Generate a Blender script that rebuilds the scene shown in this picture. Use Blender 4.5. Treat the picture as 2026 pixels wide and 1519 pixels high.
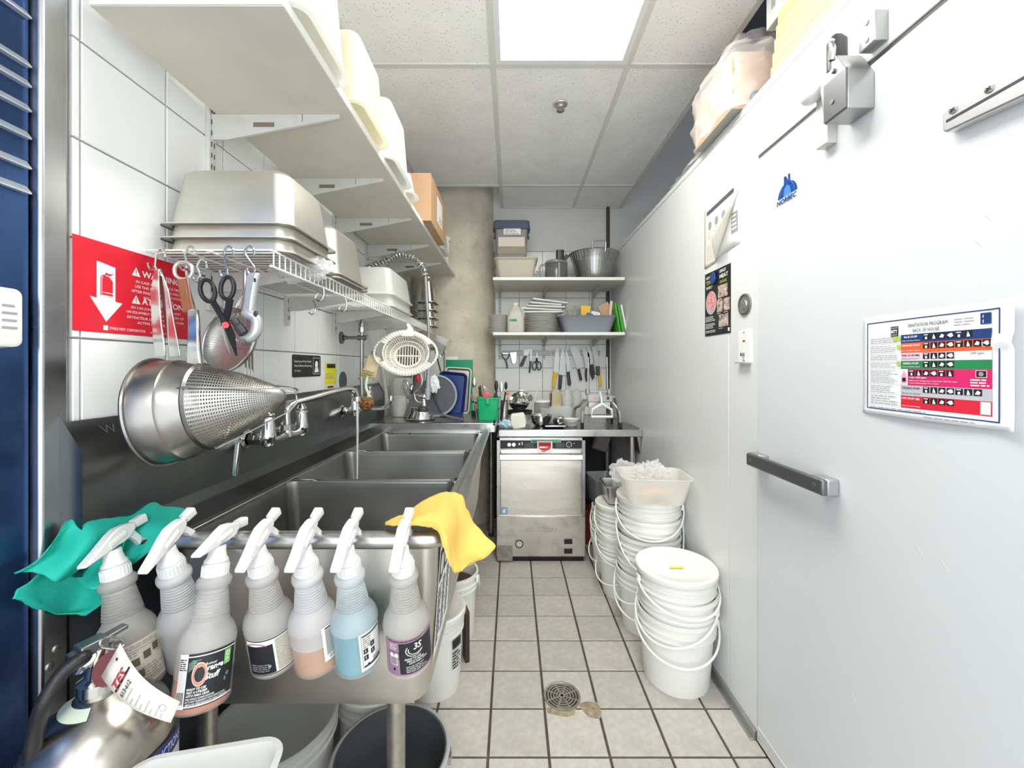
import bpy, math, random
from mathutils import Vector, Matrix, noise
random.seed(7)
PI = math.pi
SC = bpy.context.scene
COL = SC.collection
for _o in list(bpy.data.objects): bpy.data.objects.remove(_o)

# ------------------------------------------------------------------ camera
F, CX, CY, EYE = 800.0, 1013.0, 725.0, 1.30
cam = bpy.data.cameras.new('camera'); camo = bpy.data.objects.new('camera', cam); COL.objects.link(camo)
cam.sensor_fit = 'HORIZONTAL'; cam.sensor_width = 36.0; cam.lens = F / 2026 * 36.0
cam.shift_y = -(759.5 - CY) / 2026; cam.clip_start = 0.02
camo.location = (0, 0, EYE); camo.rotation_euler = (PI / 2, 0, 0)
SC.camera = camo
# ------------------------------------------------------------------ world, lights, exposure
w = bpy.data.worlds.new('world'); SC.world = w; w.use_nodes = True
w.node_tree.nodes['Background'].inputs[0].default_value = (0.89, 0.945, 1.0, 1)
w.node_tree.nodes['Background'].inputs[1].default_value = 1.9
LAMP_STRENGTH = 9.5
SC.view_settings.view_transform = 'Standard'; SC.view_settings.look = 'None'
SC.view_settings.gamma = 1.0; SC.view_settings.use_curve_mapping = False
SC.view_settings.exposure = 0.84

# ------------------------------------------------------------------ pixel helpers
def P(u, v, d): return Vector(((u - CX) * d / F, d, EYE - (v - CY) * d / F))
def W(u, v, X): return P(u, v, X * F / (u - CX))
def G(u, v, z): return P(u, v, (EYE - z) * F / (v - CY))

# ------------------------------------------------------------------ materials
MATS = {}
def mat(name, col, rough=0.5, metal=0.0, var=0.0, vscale=8.0, bump=0.0, bscale=60.0, trans=0.0, alpha=1.0,
        emit=0.0, stretch=None, dirt=None, dirt_scale=3.0, dirt_amt=0.5, rnd=0.0, sub=0.0, spec=0.5, ior=1.45, rvar=0.0):
    if name in MATS: return MATS[name]
    m = bpy.data.materials.new(name); m.use_nodes = True
    nt = m.node_tree; N = nt.nodes; L = nt.links; b = N['Principled BSDF']
    c = (*col, 1)
    b.inputs['Base Color'].default_value = c; b.inputs['Roughness'].default_value = rough
    b.inputs['Metallic'].default_value = metal; b.inputs['IOR'].default_value = ior
    b.inputs['Specular IOR Level'].default_value = spec
    b.inputs['Transmission Weight'].default_value = trans
    if alpha < 1: b.inputs['Alpha'].default_value = alpha
    if emit: b.inputs['Emission Color'].default_value = c; b.inputs['Emission Strength'].default_value = emit
    if sub: b.inputs['Subsurface Weight'].default_value = sub; b.inputs['Subsurface Radius'].default_value = (.02, .02, .02)
    tc = N.new('ShaderNodeTexCoord'); mp = N.new('ShaderNodeMapping'); L.new(tc.outputs['Object'], mp.inputs[0])
    if stretch: mp.inputs['Scale'].default_value = stretch
    cur = None
    if var or rvar:
        nz = N.new('ShaderNodeTexNoise'); nz.inputs['Scale'].default_value = vscale; nz.inputs['Detail'].default_value = 5
        L.new(mp.outputs[0], nz.inputs['Vector'])
    if var:
        mr = N.new('ShaderNodeMapRange'); mr.inputs['From Min'].default_value = .3; mr.inputs['From Max'].default_value = .7
        mr.inputs['To Min'].default_value = 1 - var; mr.inputs['To Max'].default_value = 1 + var
        L.new(nz.outputs['Fac'], mr.inputs['Value'])
        mx = N.new('ShaderNodeMix'); mx.data_type = 'RGBA'; mx.blend_type = 'MULTIPLY'; mx.inputs['Factor'].default_value = 1
        mx.inputs['A'].default_value = c; L.new(mr.outputs[0], mx.inputs['B']); cur = mx.outputs['Result']
    if rvar:
        mr2 = N.new('ShaderNodeMapRange'); mr2.inputs['From Min'].default_value = .3; mr2.inputs['From Max'].default_value = .7
        mr2.inputs['To Min'].default_value = max(0.02, rough - rvar); mr2.inputs['To Max'].default_value = rough + rvar
        L.new(nz.outputs['Fac'], mr2.inputs['Value']); L.new(mr2.outputs[0], b.inputs['Roughness'])
    if rnd:
        oi = N.new('ShaderNodeObjectInfo'); mr3 = N.new('ShaderNodeMapRange')
        mr3.inputs['To Min'].default_value = 1 - rnd; mr3.inputs['To Max'].default_value = 1 + rnd
        L.new(oi.outputs['Random'], mr3.inputs['Value'])
        mx3 = N.new('ShaderNodeMix'); mx3.data_type = 'RGBA'; mx3.blend_type = 'MULTIPLY'; mx3.inputs['Factor'].default_value = 1
        if cur: L.new(cur, mx3.inputs['A'])
        else: mx3.inputs['A'].default_value = c
        L.new(mr3.outputs[0], mx3.inputs['B']); cur = mx3.outputs['Result']
    if dirt:
        nd = N.new('ShaderNodeTexNoise'); nd.inputs['Scale'].default_value = dirt_scale; nd.inputs['Detail'].default_value = 8
        nd.inputs['Roughness'].default_value = .7
        L.new(tc.outputs['Object'], nd.inputs['Vector'])
        cr = N.new('ShaderNodeMapRange'); cr.inputs['From Min'].default_value = .52; cr.inputs['From Max'].default_value = .72
        cr.inputs['To Max'].default_value = dirt_amt; L.new(nd.outputs['Fac'], cr.inputs['Value'])
        md = N.new('ShaderNodeMix'); md.data_type = 'RGBA'; L.new(cr.outputs[0], md.inputs['Factor'])
        if cur: L.new(cur, md.inputs['A'])
        else: md.inputs['A'].default_value = c
        md.inputs['B'].default_value = (*dirt, 1); cur = md.outputs['Result']
    if cur: L.new(cur, b.inputs['Base Color'])
    if bump:
        nb = N.new('ShaderNodeTexNoise'); nb.inputs['Scale'].default_value = bscale; nb.inputs['Detail'].default_value = 4
        L.new(mp.outputs[0], nb.inputs['Vector'])
        bp = N.new('ShaderNodeBump'); bp.inputs['Strength'].default_value = bump; bp.inputs['Distance'].default_value = .01
        L.new(nb.outputs['Fac'], bp.inputs['Height']); L.new(bp.outputs[0], b.inputs['Normal'])
    MATS[name] = m
    return m
def film(name, col, clear=0.5, rough=0.2, translucent=0.3):
    """cloudy plastic or thin film: see-through share + translucent share + glossy skin"""
    if name in MATS: return MATS[name]
    m = bpy.data.materials.new(name); m.use_nodes = True; nt = m.node_tree; N = nt.nodes; L = nt.links
    b = N['Principled BSDF']; b.inputs['Base Color'].default_value = (*col, 1); b.inputs['Roughness'].default_value = rough
    tl = N.new('ShaderNodeBsdfTranslucent'); tl.inputs[0].default_value = (*col, 1)
    tr = N.new('ShaderNodeBsdfTransparent')
    m1 = N.new('ShaderNodeMixShader'); m1.inputs[0].default_value = translucent
    L.new(b.outputs[0], m1.inputs[1]); L.new(tl.outputs[0], m1.inputs[2])
    m2 = N.new('ShaderNodeMixShader'); m2.inputs[0].default_value = clear
    L.new(m1.outputs[0], m2.inputs[1]); L.new(tr.outputs[0], m2.inputs[2])
    L.new(m2.outputs[0], N['Material Output'].inputs[0])
    MATS[name] = m
    return m
def perforated(name, col, scale, thr, rough=.3):
    """metal sheet with a fine grid of punched holes (holes too small to build singly)"""
    if name in MATS: return MATS[name]
    m = bpy.data.materials.new(name); m.use_nodes = True; nt = m.node_tree; N = nt.nodes; L = nt.links
    b = N['Principled BSDF']; b.inputs['Base Color'].default_value = (*col, 1); b.inputs['Metallic'].default_value = 1; b.inputs['Roughness'].default_value = rough
    uv = N.new('ShaderNodeUVMap'); vo = N.new('ShaderNodeTexVoronoi'); vo.inputs['Scale'].default_value = scale
    vo.inputs['Randomness'].default_value = 0.0; vo.voronoi_dimensions = '2D'
    L.new(uv.outputs[0], vo.inputs['Vector'])
    gt = N.new('ShaderNodeMath'); gt.operation = 'GREATER_THAN'; gt.inputs[1].default_value = thr
    L.new(vo.outputs['Distance'], gt.inputs[0]); L.new(gt.outputs[0], b.inputs['Alpha'])
    MATS[name] = m
    return m

white = mat('white_paint', (.82, .82, .80), .35)
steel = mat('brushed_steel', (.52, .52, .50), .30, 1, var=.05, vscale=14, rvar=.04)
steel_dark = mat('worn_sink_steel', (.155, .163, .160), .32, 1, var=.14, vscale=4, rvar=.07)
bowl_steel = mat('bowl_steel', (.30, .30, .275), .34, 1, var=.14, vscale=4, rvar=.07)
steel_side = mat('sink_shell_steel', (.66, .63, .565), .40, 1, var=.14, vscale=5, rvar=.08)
steel_pol = mat('polished_steel', (.62, .62, .60), .16, 1, var=.05, vscale=20)
alu = mat('matte_aluminium', (.70, .69, .64), .42, 1, var=.06, vscale=14)
chrome = mat('chrome', (.75, .75, .74), .09, 1)
pipe_grey = mat('grey_pipe', (.25, .25, .24), .4, .8)
black_pl = mat('black_plastic', (.012, .012, .014), .35)
dark_pl = mat('charcoal_plastic', (.035, .036, .04), .4)
grey_pl = mat('grey_plastic', (.33, .36, .40), .45)
white_pl = mat('white_plastic', (.84, .84, .80), .3)
cream_pl = mat('cream_plastic', (.72, .69, .55), .4)
paper = mat('paper', (.85, .85, .82), .7)
cloudy = film('cloudy_plastic', (.86, .87, .83), .28, .25, .45)
clear_pl = film('clear_plastic', (.75, .78, .78), .68, .12, .2)
bagfilm = film('bag_film', (.93, .94, .94), .50, .14, .4)
ink = mat('black_ink', (.012, .013, .016), .5)
ink_w = mat('white_ink', (.85, .85, .84), .5)
ink_g = mat('grey_ink', (.30, .30, .30), .6)

# ------------------------------------------------------------------ mesh builder
def chain(o):
    m = Matrix.Identity(4)
    while o is not None: m = o.matrix_basis @ m; o = o.parent
    return m
class MB:
    def __init__(s): s.v = []; s.f = []; s.uv = None
    def add(s, vs, fs):
        n = len(s.v); s.v += [Vector(q) for q in vs]; s.f += [tuple(i + n for i in q) for q in fs]; return s
    def box(s, c, d, M=None):
        c = Vector(c); vs = []
        for x in (-.5, .5):
            for y in (-.5, .5):
                for z in (-.5, .5):
                    q = Vector((x * d[0], y * d[1], z * d[2])); vs.append(c + (M @ q if M else q))
        return s.add(vs, [(0, 1, 3, 2), (4, 6, 7, 5), (0, 4, 5, 1), (2, 3, 7, 6), (0, 2, 6, 4), (1, 5, 7, 3)])
    def bb(s, a, b): return s.box([(a[i] + b[i]) / 2 for i in range(3)], [abs(b[i] - a[i]) for i in range(3)])
    def cyl(s, p0, p1, r0, r1=None, n=16, caps=True):
        p0 = Vector(p0); p1 = Vector(p1); r1 = r0 if r1 is None else r1
        ax = (p1 - p0).normalized(); t = Vector((0, 0, 1)) if abs(ax.z) < .9 else Vector((1, 0, 0))
        a = ax.cross(t).normalized(); b = ax.cross(a)
        vs = []
        for p, r in ((p0, r0), (p1, r1)):
            for i in range(n):
                th = 2 * PI * i / n; vs.append(p + (a * math.cos(th) + b * math.sin(th)) * r)
        fs = [(i, (i + 1) % n, n + (i + 1) % n, n + i) for i in range(n)]
        if caps: fs += [tuple(range(n))[::-1], tuple(range(n, 2 * n))]
        return s.add(vs, fs)
    def tube(s, pts, r, n=8, closed=False, caps=True):
        pts = [Vector(p) for p in pts]; k = len(pts); rs = r if isinstance(r, (list, tuple)) else [r] * k
        vs = []; prev = None
        for i in range(k):
            if closed: t = pts[(i + 1) % k] - pts[i - 1]
            else: t = pts[min(i + 1, k - 1)] - pts[max(i - 1, 0)]
            t = t.normalized() if t.length > 1e-9 else Vector((0, 0, 1))
            if prev is None:
                up = Vector((0, 0, 1)) if abs(t.z) < .9 else Vector((1, 0, 0)); a = t.cross(up).normalized()
            else:
                a = prev - t * prev.dot(t); a = a.normalized() if a.length > 1e-6 else t.orthogonal().normalized()
            prev = a; b = t.cross(a)
            for j in range(n):
                th = 2 * PI * j / n; vs.append(pts[i] + (a * math.cos(th) + b * math.sin(th)) * rs[i])
        fs = []
        for i in range(k if closed else k - 1):
            i2 = (i + 1) % k
            for j in range(n): fs.append((i * n + j, i * n + (j + 1) % n, i2 * n + (j + 1) % n, i2 * n + j))
        if caps and not closed: fs += [tuple(range(n))[::-1], tuple(range((k - 1) * n, k * n))]
        return s.add(vs, fs)
    def lathe(s, prof, n=32, M=None, a0=0, a1=2 * PI, cap0=False, cap1=False):
        full = abs(a1 - a0 - 2 * PI) < 1e-6; m = n if full else n + 1
        vs = []
        for r, z in prof:
            for i in range(m):
                th = a0 + (a1 - a0) * i / n; q = Vector((r * math.cos(th), r * math.sin(th), z)); vs.append(M @ q if M else q)
        fs = []
        for k in range(len(prof) - 1):
            for i in range(n):
                j = (i + 1) % m; fs.append((k * m + i, k * m + j, (k + 1) * m + j, (k + 1) * m + i))
        if cap0: fs.append(tuple(range(m))[::-1])
        if cap1: fs.append(tuple(range((len(prof) - 1) * m, len(prof) * m)))
        return s.add(vs, fs)
    def loft(s, secs, seg=4, cap0=False, cap1=False, M=None):
        """rounded rectangles: (z, hx, hy, rad[, cx, cy])"""
        m = 4 * (seg + 1); vs = []
        for q in secs:
            z, hx, hy, r = q[:4]; cx, cy = (q[4], q[5]) if len(q) > 4 else (0, 0); r = min(r, hx * .999, hy * .999)
            for k, (sx, sy) in enumerate(((1, 1), (-1, 1), (-1, -1), (1, -1))):
                for j in range(seg + 1):
                    th = PI / 2 * (k + j / seg)
                    p = Vector((cx + sx * (hx - r) + r * math.cos(th), cy + sy * (hy - r) + r * math.sin(th), z)); vs.append(M @ p if M else p)
        fs = []
        for k in range(len(secs) - 1):
            for i in range(m): j = (i + 1) % m; fs.append((k * m + i, k * m + j, (k + 1) * m + j, (k + 1) * m + i))
        if cap0: fs.append(tuple(range(m))[::-1])
        if cap1: fs.append(tuple(range((len(secs) - 1) * m, len(secs) * m)))
        return s.add(vs, fs)
    def prism(s, poly, t, fn):
        """extrude a 2-D outline; fn(x, y, h) -> point, h in 0..t"""
        n = len(poly); vs = [fn(x, y, 0) for x, y in poly] + [fn(x, y, t) for x, y in poly]
        return s.add(vs, [tuple(range(n))[::-1], tuple(range(n, 2 * n))] + [(i, (i + 1) % n, n + (i + 1) % n, n + i) for i in range(n)])
    def grid(s, nu, nv, fn):
        vs = [fn(i / nu, j / nv) for j in range(nv + 1) for i in range(nu + 1)]
        if s.uv is None: s.uv = {}
        base = len(s.v)
        for j in range(nv + 1):
            for i in range(nu + 1): s.uv[base + j * (nu + 1) + i] = (i / nu, j / nv)
        return s.add(vs, [(j * (nu + 1) + i, j * (nu + 1) + i + 1, (j + 1) * (nu + 1) + i + 1, (j + 1) * (nu + 1) + i) for j in range(nv) for i in range(nu)])
    def ball(s, c, r, n=12, sc=(1, 1, 1)):
        c = Vector(c); pr = [(max(1e-5, math.sin(PI * k / n)), -math.cos(PI * k / n)) for k in range(n + 1)]
        M = Matrix.Translation(c) @ Matrix.Diagonal((r * sc[0], r * sc[1], r * sc[2], 1))
        return s.lathe(pr, n * 2, M)
    def mesh(s, name, m, smooth=True):
        me = bpy.data.meshes.new(name); me.from_pydata([tuple(q) for q in s.v], [], s.f); me.materials.append(m)
        if s.uv:
            lay = me.uv_layers.new()
            for lp in me.loops: lay.data[lp.index].uv = s.uv.get(lp.vertex_index, (0, 0))
        if smooth:
            me.polygons.foreach_set('use_smooth', [True] * len(me.polygons))
            try: me.set_sharp_from_angle(angle=math.radians(38))
            except Exception: pass
        me.update(); return me
    def build(s, name, m, parent=None, world=False, smooth=True, bevel=0, solid=0, label=None):
        if world and parent is not None:
            inv = chain(parent).inverted(); s.v = [inv @ q for q in s.v]
        o = bpy.data.objects.new(name, s.mesh(name, m, smooth)); COL.objects.link(o); o.parent = parent
        if bevel:
            b = o.modifiers.new('bevel', 'BEVEL'); b.width = bevel; b.segments = 2; b.limit_method = 'ANGLE'; b.angle_limit = math.radians(40)
        if solid:
            q = o.modifiers.new('solid', 'SOLIDIFY'); q.thickness = solid; q.offset = 0
        if label: o['label'] = label
        return o
def thing(name, label, cat, loc=(0, 0, 0), rot=(0, 0, 0), group=None):
    o = bpy.data.objects.new(name, None); o.empty_display_size = .05; COL.objects.link(o); o.location = loc; o.rotation_euler = rot
    return tag(o, label, cat, group)
def tag(o, label, cat, group=None):
    o['label'] = label; o['category'] = cat
    if group: o['group'] = group
    return o
def struct(o): o['kind'] = 'structure'; return o
def dup(root, loc, rot=None, label=None, group=None, scale=None):
    def cp(o, par):
        c = o.copy(); COL.objects.link(c); c.parent = par
        for ch in o.children: cp(ch, c)
        return c
    r = cp(root, None); r.location = loc
    if rot is not None: r.rotation_euler = rot
    if label: r['label'] = label
    if group: r['group'] = group
    if scale: r.scale = scale
    return r
def arc(c, r, a0, a1, n, ax=(1, 0, 0), ay=(0, 0, 1)):
    c = Vector(c); ax = Vector(ax); ay = Vector(ay)
    return [c + (ax * math.cos(a0 + (a1 - a0) * i / n) + ay * math.sin(a0 + (a1 - a0) * i / n)) * r for i in range(n + 1)]
def smoothpath(pts, k=6):
    pts = [Vector(p) for p in pts]; out = []
    for i in range(len(pts) - 1):
        p0 = pts[max(i - 1, 0)]; p1 = pts[i]; p2 = pts[i + 1]; p3 = pts[min(i + 2, len(pts) - 1)]
        for j in range(k):
            t = j / k
            out.append(.5 * ((2 * p1) + (p2 - p0) * t + (2 * p0 - 5 * p1 + 4 * p2 - p3) * t * t + (3 * p1 - p0 - 3 * p2 + p3) * t ** 3))
    out.append(pts[-1]); return out
# flat print: coloured pieces and lettering laid on a surface through map(u, v, h)
_TXT = {}
def text_geo(body, bold=0, shear=0):
    k = (body, bold, shear)
    if k not in _TXT:
        c = bpy.data.curves.new('t', 'FONT'); c.body = body; c.size = 1; c.resolution_u = 2; c.offset = bold; c.shear = shear
        o = bpy.data.objects.new('t', c); me = bpy.data.meshes.new_from_object(o)
        vs = [(q.co.x, q.co.y) for q in me.vertices]; fs = [tuple(p.vertices) for p in me.polygons]
        bpy.data.meshes.remove(me); bpy.data.objects.remove(o); bpy.data.curves.remove(c)
        x0 = min(q[0] for q in vs); x1 = max(q[0] for q in vs); y0 = min(q[1] for q in vs); y1 = max(q[1] for q in vs)
        _TXT[k] = ([(x - x0, y - y0) for x, y in vs], fs, x1 - x0, y1 - y0)
    return _TXT[k]
class Print:
    def __init__(s, fmap, parent, step=.00025, div=0): s.m = fmap; s.p = parent; s.L = {}; s.step = step; s.div = div
    def _mb(s, m): return s.L.setdefault(m.name, (m, MB()))[1]
    def rect(s, u0, v0, u1, v1, m, lay=1):
        n = max(1, int(abs(u1 - u0) / s.div)) if s.div else 1
        s._mb(m).grid(n, 1, lambda a, b: s.m(u0 + (u1 - u0) * a, v0 + (v1 - v0) * b, lay * s.step)); return s
    def poly(s, pts, m, lay=1):
        s._mb(m).add([s.m(u, v, lay * s.step) for u, v in pts], [tuple(range(len(pts)))]); return s
    def disc(s, u, v, ru, rv, m, lay=1, n=24):
        return s.poly([(u + ru * math.cos(2 * PI * i / n), v + rv * math.sin(2 * PI * i / n)) for i in range(n)], m, lay)
    def ring(s, u, v, ru, rv, wd, m, lay=1, n=28, a0=0, a1=2 * PI):
        q = s._mb(m); vs = []
        for i in range(n + 1):
            t = a0 + (a1 - a0) * i / n
            for k in (1, 1 - wd): vs.append(s.m(u + ru * k * math.cos(t), v + rv * k * math.sin(t), lay * s.step))
        q.add(vs, [(2 * i, 2 * i + 1, 2 * i + 3, 2 * i + 2) for i in range(n)]); return s
    def frame(s, u0, v0, u1, v1, t, m, lay=1):
        s.rect(u0, v0, u1, v0 + t, m, lay); s.rect(u0, v1 - t, u1, v1, m, lay); s.rect(u0, v0 + t, u0 + t, v1 - t, m, lay); s.rect(u1 - t, v0 + t, u1, v1 - t, m, lay); return s
    def text(s, body, u, v, h, m, lay=2, width=None, bold=0.0, shear=0, center=False):
        vs, fs, tw, th = text_geo(body, bold, shear)
        k = h / .72; ku = (width / tw) if width else k
        if center: u = u - tw * ku / 2
        s._mb(m).add([s.m(u + x * ku, v + y * k, lay * s.step) for x, y in vs], fs); return s
    def lines(s, u0, v0, u1, v1, n, m, lay=2, fill=.45, seed=1):
        rr = random.Random(seed); ph = (v1 - v0) / n
        for i in range(n):
            y = v1 - (i + .5) * ph; u = u0; end = u0 + (u1 - u0) * rr.uniform(.7, 1)
            while u < end - ph * .3:
                l = min(ph * rr.uniform(1.2, 3.2), end - u); s.rect(u, y - ph * fill / 2, u + l, y + ph * fill / 2, m, lay); u += l + ph * .4
        return s
    def done(s, name='print'):
        for k, (m, q) in s.L.items():
            o = q.build(name, m, s.p, smooth=False)
            if len(q.f) > 1: o['kind'] = 'stuff'
# ================================================================== the room shell
XL, XR, YB, ZC, ZCOOL = -.874, .853, 3.48, 2.66, 2.255
tile_w = mat('white_glazed_tile', (.80, .81, .79), .13, rnd=.03, spec=.5)
tile_wb = mat('white_glazed_back_tile', (.82, .82, .78), .2, rnd=.03)
grout_w = mat('grey_wall_grout', (.36, .35, .33), .9, var=.2, vscale=20)
tile_f = mat('quarry_floor_tile', (.50, .475, .425), .5, var=.10, vscale=40, bump=.25, bscale=220, rnd=.07, dirt=(.30, .27, .23), dirt_scale=4, dirt_amt=.45)
grout_f = mat('dark_floor_grout', (.085, .07, .055), .9, var=.3, vscale=15)
def slab(w, h, t, bev):
    b = MB(); x, y = w / 2, h / 2
    b.add([(-x, -y, 0), (x, -y, 0), (x, y, 0), (-x, y, 0), (-x, -y, t - bev), (x, -y, t - bev), (x, y, t - bev), (-x, y, t - bev),
           (-x + bev, -y + bev, t), (x - bev, -y + bev, t), (x - bev, y - bev, t), (-x + bev, y - bev, t)],
          [(8, 9, 10, 11)] + [(i, (i + 1) % 4, 4 + (i + 1) % 4, 4 + i) for i in range(4)] + [(4 + i, 4 + (i + 1) % 4, 8 + (i + 1) % 4, 8 + i) for i in range(4)])
    return b
def tiles(parent, name, m, t, bev, gap, us, vs, place, rot, skip=None):
    cache = {}
    for i in range(len(us) - 1):
        for j in range(len(vs) - 1):
            a, b = us[i], us[i + 1]; c, d = vs[j], vs[j + 1]
            if skip and skip((a + b) / 2, (c + d) / 2): continue
            k = (round(b - a, 4), round(d - c, 4))
            if k not in cache: cache[k] = slab(k[0] - gap, k[1] - gap, t, bev).mesh(name, m, False)
            o = bpy.data.objects.new(name, cache[k]); COL.objects.link(o); o.parent = parent
            o.location = place((a + b) / 2, (c + d) / 2); o.rotation_euler = rot
def steps(a, b, s, o):
    r = [a]; k = math.ceil((a - o) / s + 1e-6)
    while o + k * s < b - 1e-4: r.append(o + k * s); k += 1
    return r + [b]
# floor
fl = struct(MB().bb((-1.9, -2.2, -.05), (XR + .02, YB + .1, -.004)).build('floor', grout_f))
tiles(fl, 'floor_tile', tile_f, .006, .0018, .009, steps(-1.09, XR, .2033, -.08), steps(-.35, YB, .1905, 1.536),
      lambda a, b: (a, b, -.004), (0, 0, 0))
MB().bb((-1.88, -2.18, -.004), (XR, -.352, .002)).build('floor_slab', tile_f, fl)
# left wall
wl = struct(MB().bb((XL - .12, .80, 0), (XL - .004, YB + .1, 3.6)).build('wall_left', grout_w))
tiles(wl, 'wall_tile', tile_w, .007, .0015, .0042, steps(.80, YB, .2015, .817), steps(0, ZC, .2, .16 - .003),
      lambda a, b: (XL - .004, a, b), (PI / 2, 0, PI / 2), skip=lambda a, b: b < .96)
MB().bb((XL - .02, .80, 0), (XL - .001, YB, .955)).build('lower_panel', mat('lower_wall_shade', (.045, .048, .055), .6, var=.3, vscale=3), wl)  # shade on the wall under the sink, painted as a dark panel
# back wall: tiles up to 2.29, paint above
wb = struct(MB().bb((XL - .12, YB + .004, 0), (1.8, YB + .14, 3.6)).build('wall_back', grout_w))
tiles(wb, 'wall_tile', tile_wb, .007, .0012, .004, steps(-.14, XR, .2005, .0622), steps(.86, 2.288, .2006, .0842),
      lambda a, b: (a, YB + .004, b), (PI / 2, 0, 0), skip=lambda a, b: b < .3)
MB().bb((-.2, YB - .004, 0), (XR, YB + .03, .86)).build('lower_panel', MATS['lower_wall_shade'], wb)
MB().bb((XL - .1, YB - .004, 2.289), (1.8, YB + .03, 3.6)).build('painted_panel', mat('wall_paint', (.66, .66, .63), .6, var=.03), wb)
# round concrete column in the far left corner
conc = mat('raw_concrete', (.68, .62, .49), .85, var=.13, vscale=5, bump=.35, bscale=25, dirt=(.36, .33, .27), dirt_scale=9, dirt_amt=.4)
pil = struct(MB().lathe([(.37, 0), (.37, 3.6)], 64, Matrix.Translation((-.50, 3.62, 0))).build('wall_column', conc))
pit = MB()
for k in range(46):
    a = random.uniform(-2.25, -.6); z = random.uniform(.9, 2.5); r = random.uniform(.0012, .0038)
    c = Vector((-.5 + .3705 * math.cos(a), 3.62 + .3705 * math.sin(a), z)); n = Vector((math.cos(a), math.sin(a), 0))
    pit.cyl(c - n * .001, c + n * .0003, r, r * .8, 6)
o = pit.build('air_hole', mat('concrete_pit', (.10, .08, .06), .9), pil); o['kind'] = 'stuff'
# cooler (walk-in) wall on the right with its roof
cool = mat('cooler_white_skin', (.72, .735, .715), .30, var=.015, vscale=2, bump=.03, bscale=90, stretch=(1, 1, .02))
cool_d = mat('cooler_door_skin', (.66, .685, .69), .26, var=.012, vscale=2, bump=.10, bscale=3.5)
wr = struct(MB().bb((XR, 1.592, 0), (XR + .1, YB, 2.222)).build('wall_right', cool, bevel=.002))
MB().bb((XR, 1.404, 0), (XR + .1, 1.588, 2.222)).build('panel', cool, wr, bevel=.002)
MB().bb((XR, -.6, 2.03), (XR + .1, 1.404, 2.222)).build('panel', cool, wr, bevel=.002)
MB().bb((XR + .001, -.6, 2.226), (1.78, YB, ZCOOL)).build('roof_panel', cool, wr, bevel=.003)
MB().bb((XR + .012, -.6, 2.0), (XR + .09, YB, 2.24)).build('panel_core', mat('seam_shadow', (.22, .22, .20), .8), wr)
MB().bb((XR + .012, 1.39, 0), (XR + .09, 1.60, 2.1)).build('panel_core', MATS['seam_shadow'], wr)
# dark walls over the cooler and the structural deck above the hung ceiling
dk = mat('dark_plenum_paint', (.20, .225, .27), .8, var=.25, vscale=2.0, dirt=(.20, .17, .13), dirt_scale=1.6, dirt_amt=.5)
struct(MB().bb((1.75, -2.2, 2.2), (1.80, YB, 3.6)).build('wall_upper_right', dk))
struct(MB().bb((-1.9, -2.2, 3.6), (1.8, YB + .1, 3.65)).build('ceiling_deck', dk))
# cooler door
dr = thing('door_1', 'white walk-in cooler door with blue globe sticker and grey pull bar', 'door', (XR, .9, 0)); struct(dr)
MB().bb((XR - .004, -.6, .012), (XR + .08, 1.398, 2.014)).build('door_leaf', cool_d, dr, world=True, bevel=.003)
MB().bb((XR + .004, -.6, 2.0135), (XR + .03, 1.404, 2.031)).build('door_gasket', mat('door_gasket', (.10, .10, .085), .8), dr, world=True)
MB().bb((XR + .002, -.6, 0), (XR + .05, 1.398, .012)).build('sweep_gasket', black_pl, dr, world=True)
# little dents and scuffs on the door
sc = MB()
for (u, v) in ((1590, 1310), (1690, 1380), (1615, 1475), (1525, 1150), (1820, 1090), (1870, 1120), (1955, 430), (1935, 480)):
    c = W(u, v, XR - .004); sc.tube([c + Vector((-.0002, .006, .007)), c + Vector((-.0006, 0, 0)), c + Vector((-.0004, -.006, -.008))], .0005, 5)
sc.build('scuff', mat('scuff_grey', (.55, .55, .54), .5), dr, world=True)
# base trim
bm = mat('base_trim_metal', (.42, .42, .40), .4, .8, dirt=(.12, .10, .08), dirt_scale=14, dirt_amt=.7)
bt = MB(); bt.bb((XR - .012, 1.404, .003), (XR, YB, .035)); bt.bb((XR - .026, 1.404, .002), (XR, YB, .008))
struct(bt.build('baseboard_right', bm, bevel=.0015))
struct(MB().bb((XR - .008, -.6, .0135), (XR - .0042, 1.394, .06)).build('trim_1', mat('door_kick_strip', (.62, .61, .58), .4, dirt=(.30, .22, .15), dirt_scale=16, dirt_amt=.7)))
# hung ceiling
ctile = mat('ceiling_board', (.92, .92, .905), .9, var=.04, vscale=6, bump=.2, bscale=240)
# speckle of small pits on the boards
_nt = ctile.node_tree; _b = _nt.nodes['Principled BSDF']
_tc = _nt.nodes.new('ShaderNodeTexCoord'); _vo = _nt.nodes.new('ShaderNodeTexVoronoi'); _vo.inputs['Scale'].default_value = 75
_nt.links.new(_tc.outputs['Object'], _vo.inputs['Vector'])
_lt = _nt.nodes.new('ShaderNodeMath'); _lt.operation = 'LESS_THAN'; _lt.inputs[1].default_value = .16; _nt.links.new(_vo.outputs['Distance'], _lt.inputs[0])
_mx = _nt.nodes.new('ShaderNodeMix'); _mx.data_type = 'RGBA'; _nt.links.new(_lt.outputs[0], _mx.inputs['Factor'])
_src = _b.inputs['Base Color'].links[0].from_socket; _nt.links.new(_src, _mx.inputs['A']); _mx.inputs['B'].default_value = (.47, .46, .42, 1)
_nt.links.new(_mx.outputs['Result'], _b.inputs['Base Color'])
tbar = mat('ceiling_grid_white', (.70, .70, .66), .5)
cxs = [XL, -.695, -.085, .525, .92]; cys = [-1.83, -.61, .61, 1.83, 3.05, YB]
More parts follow.
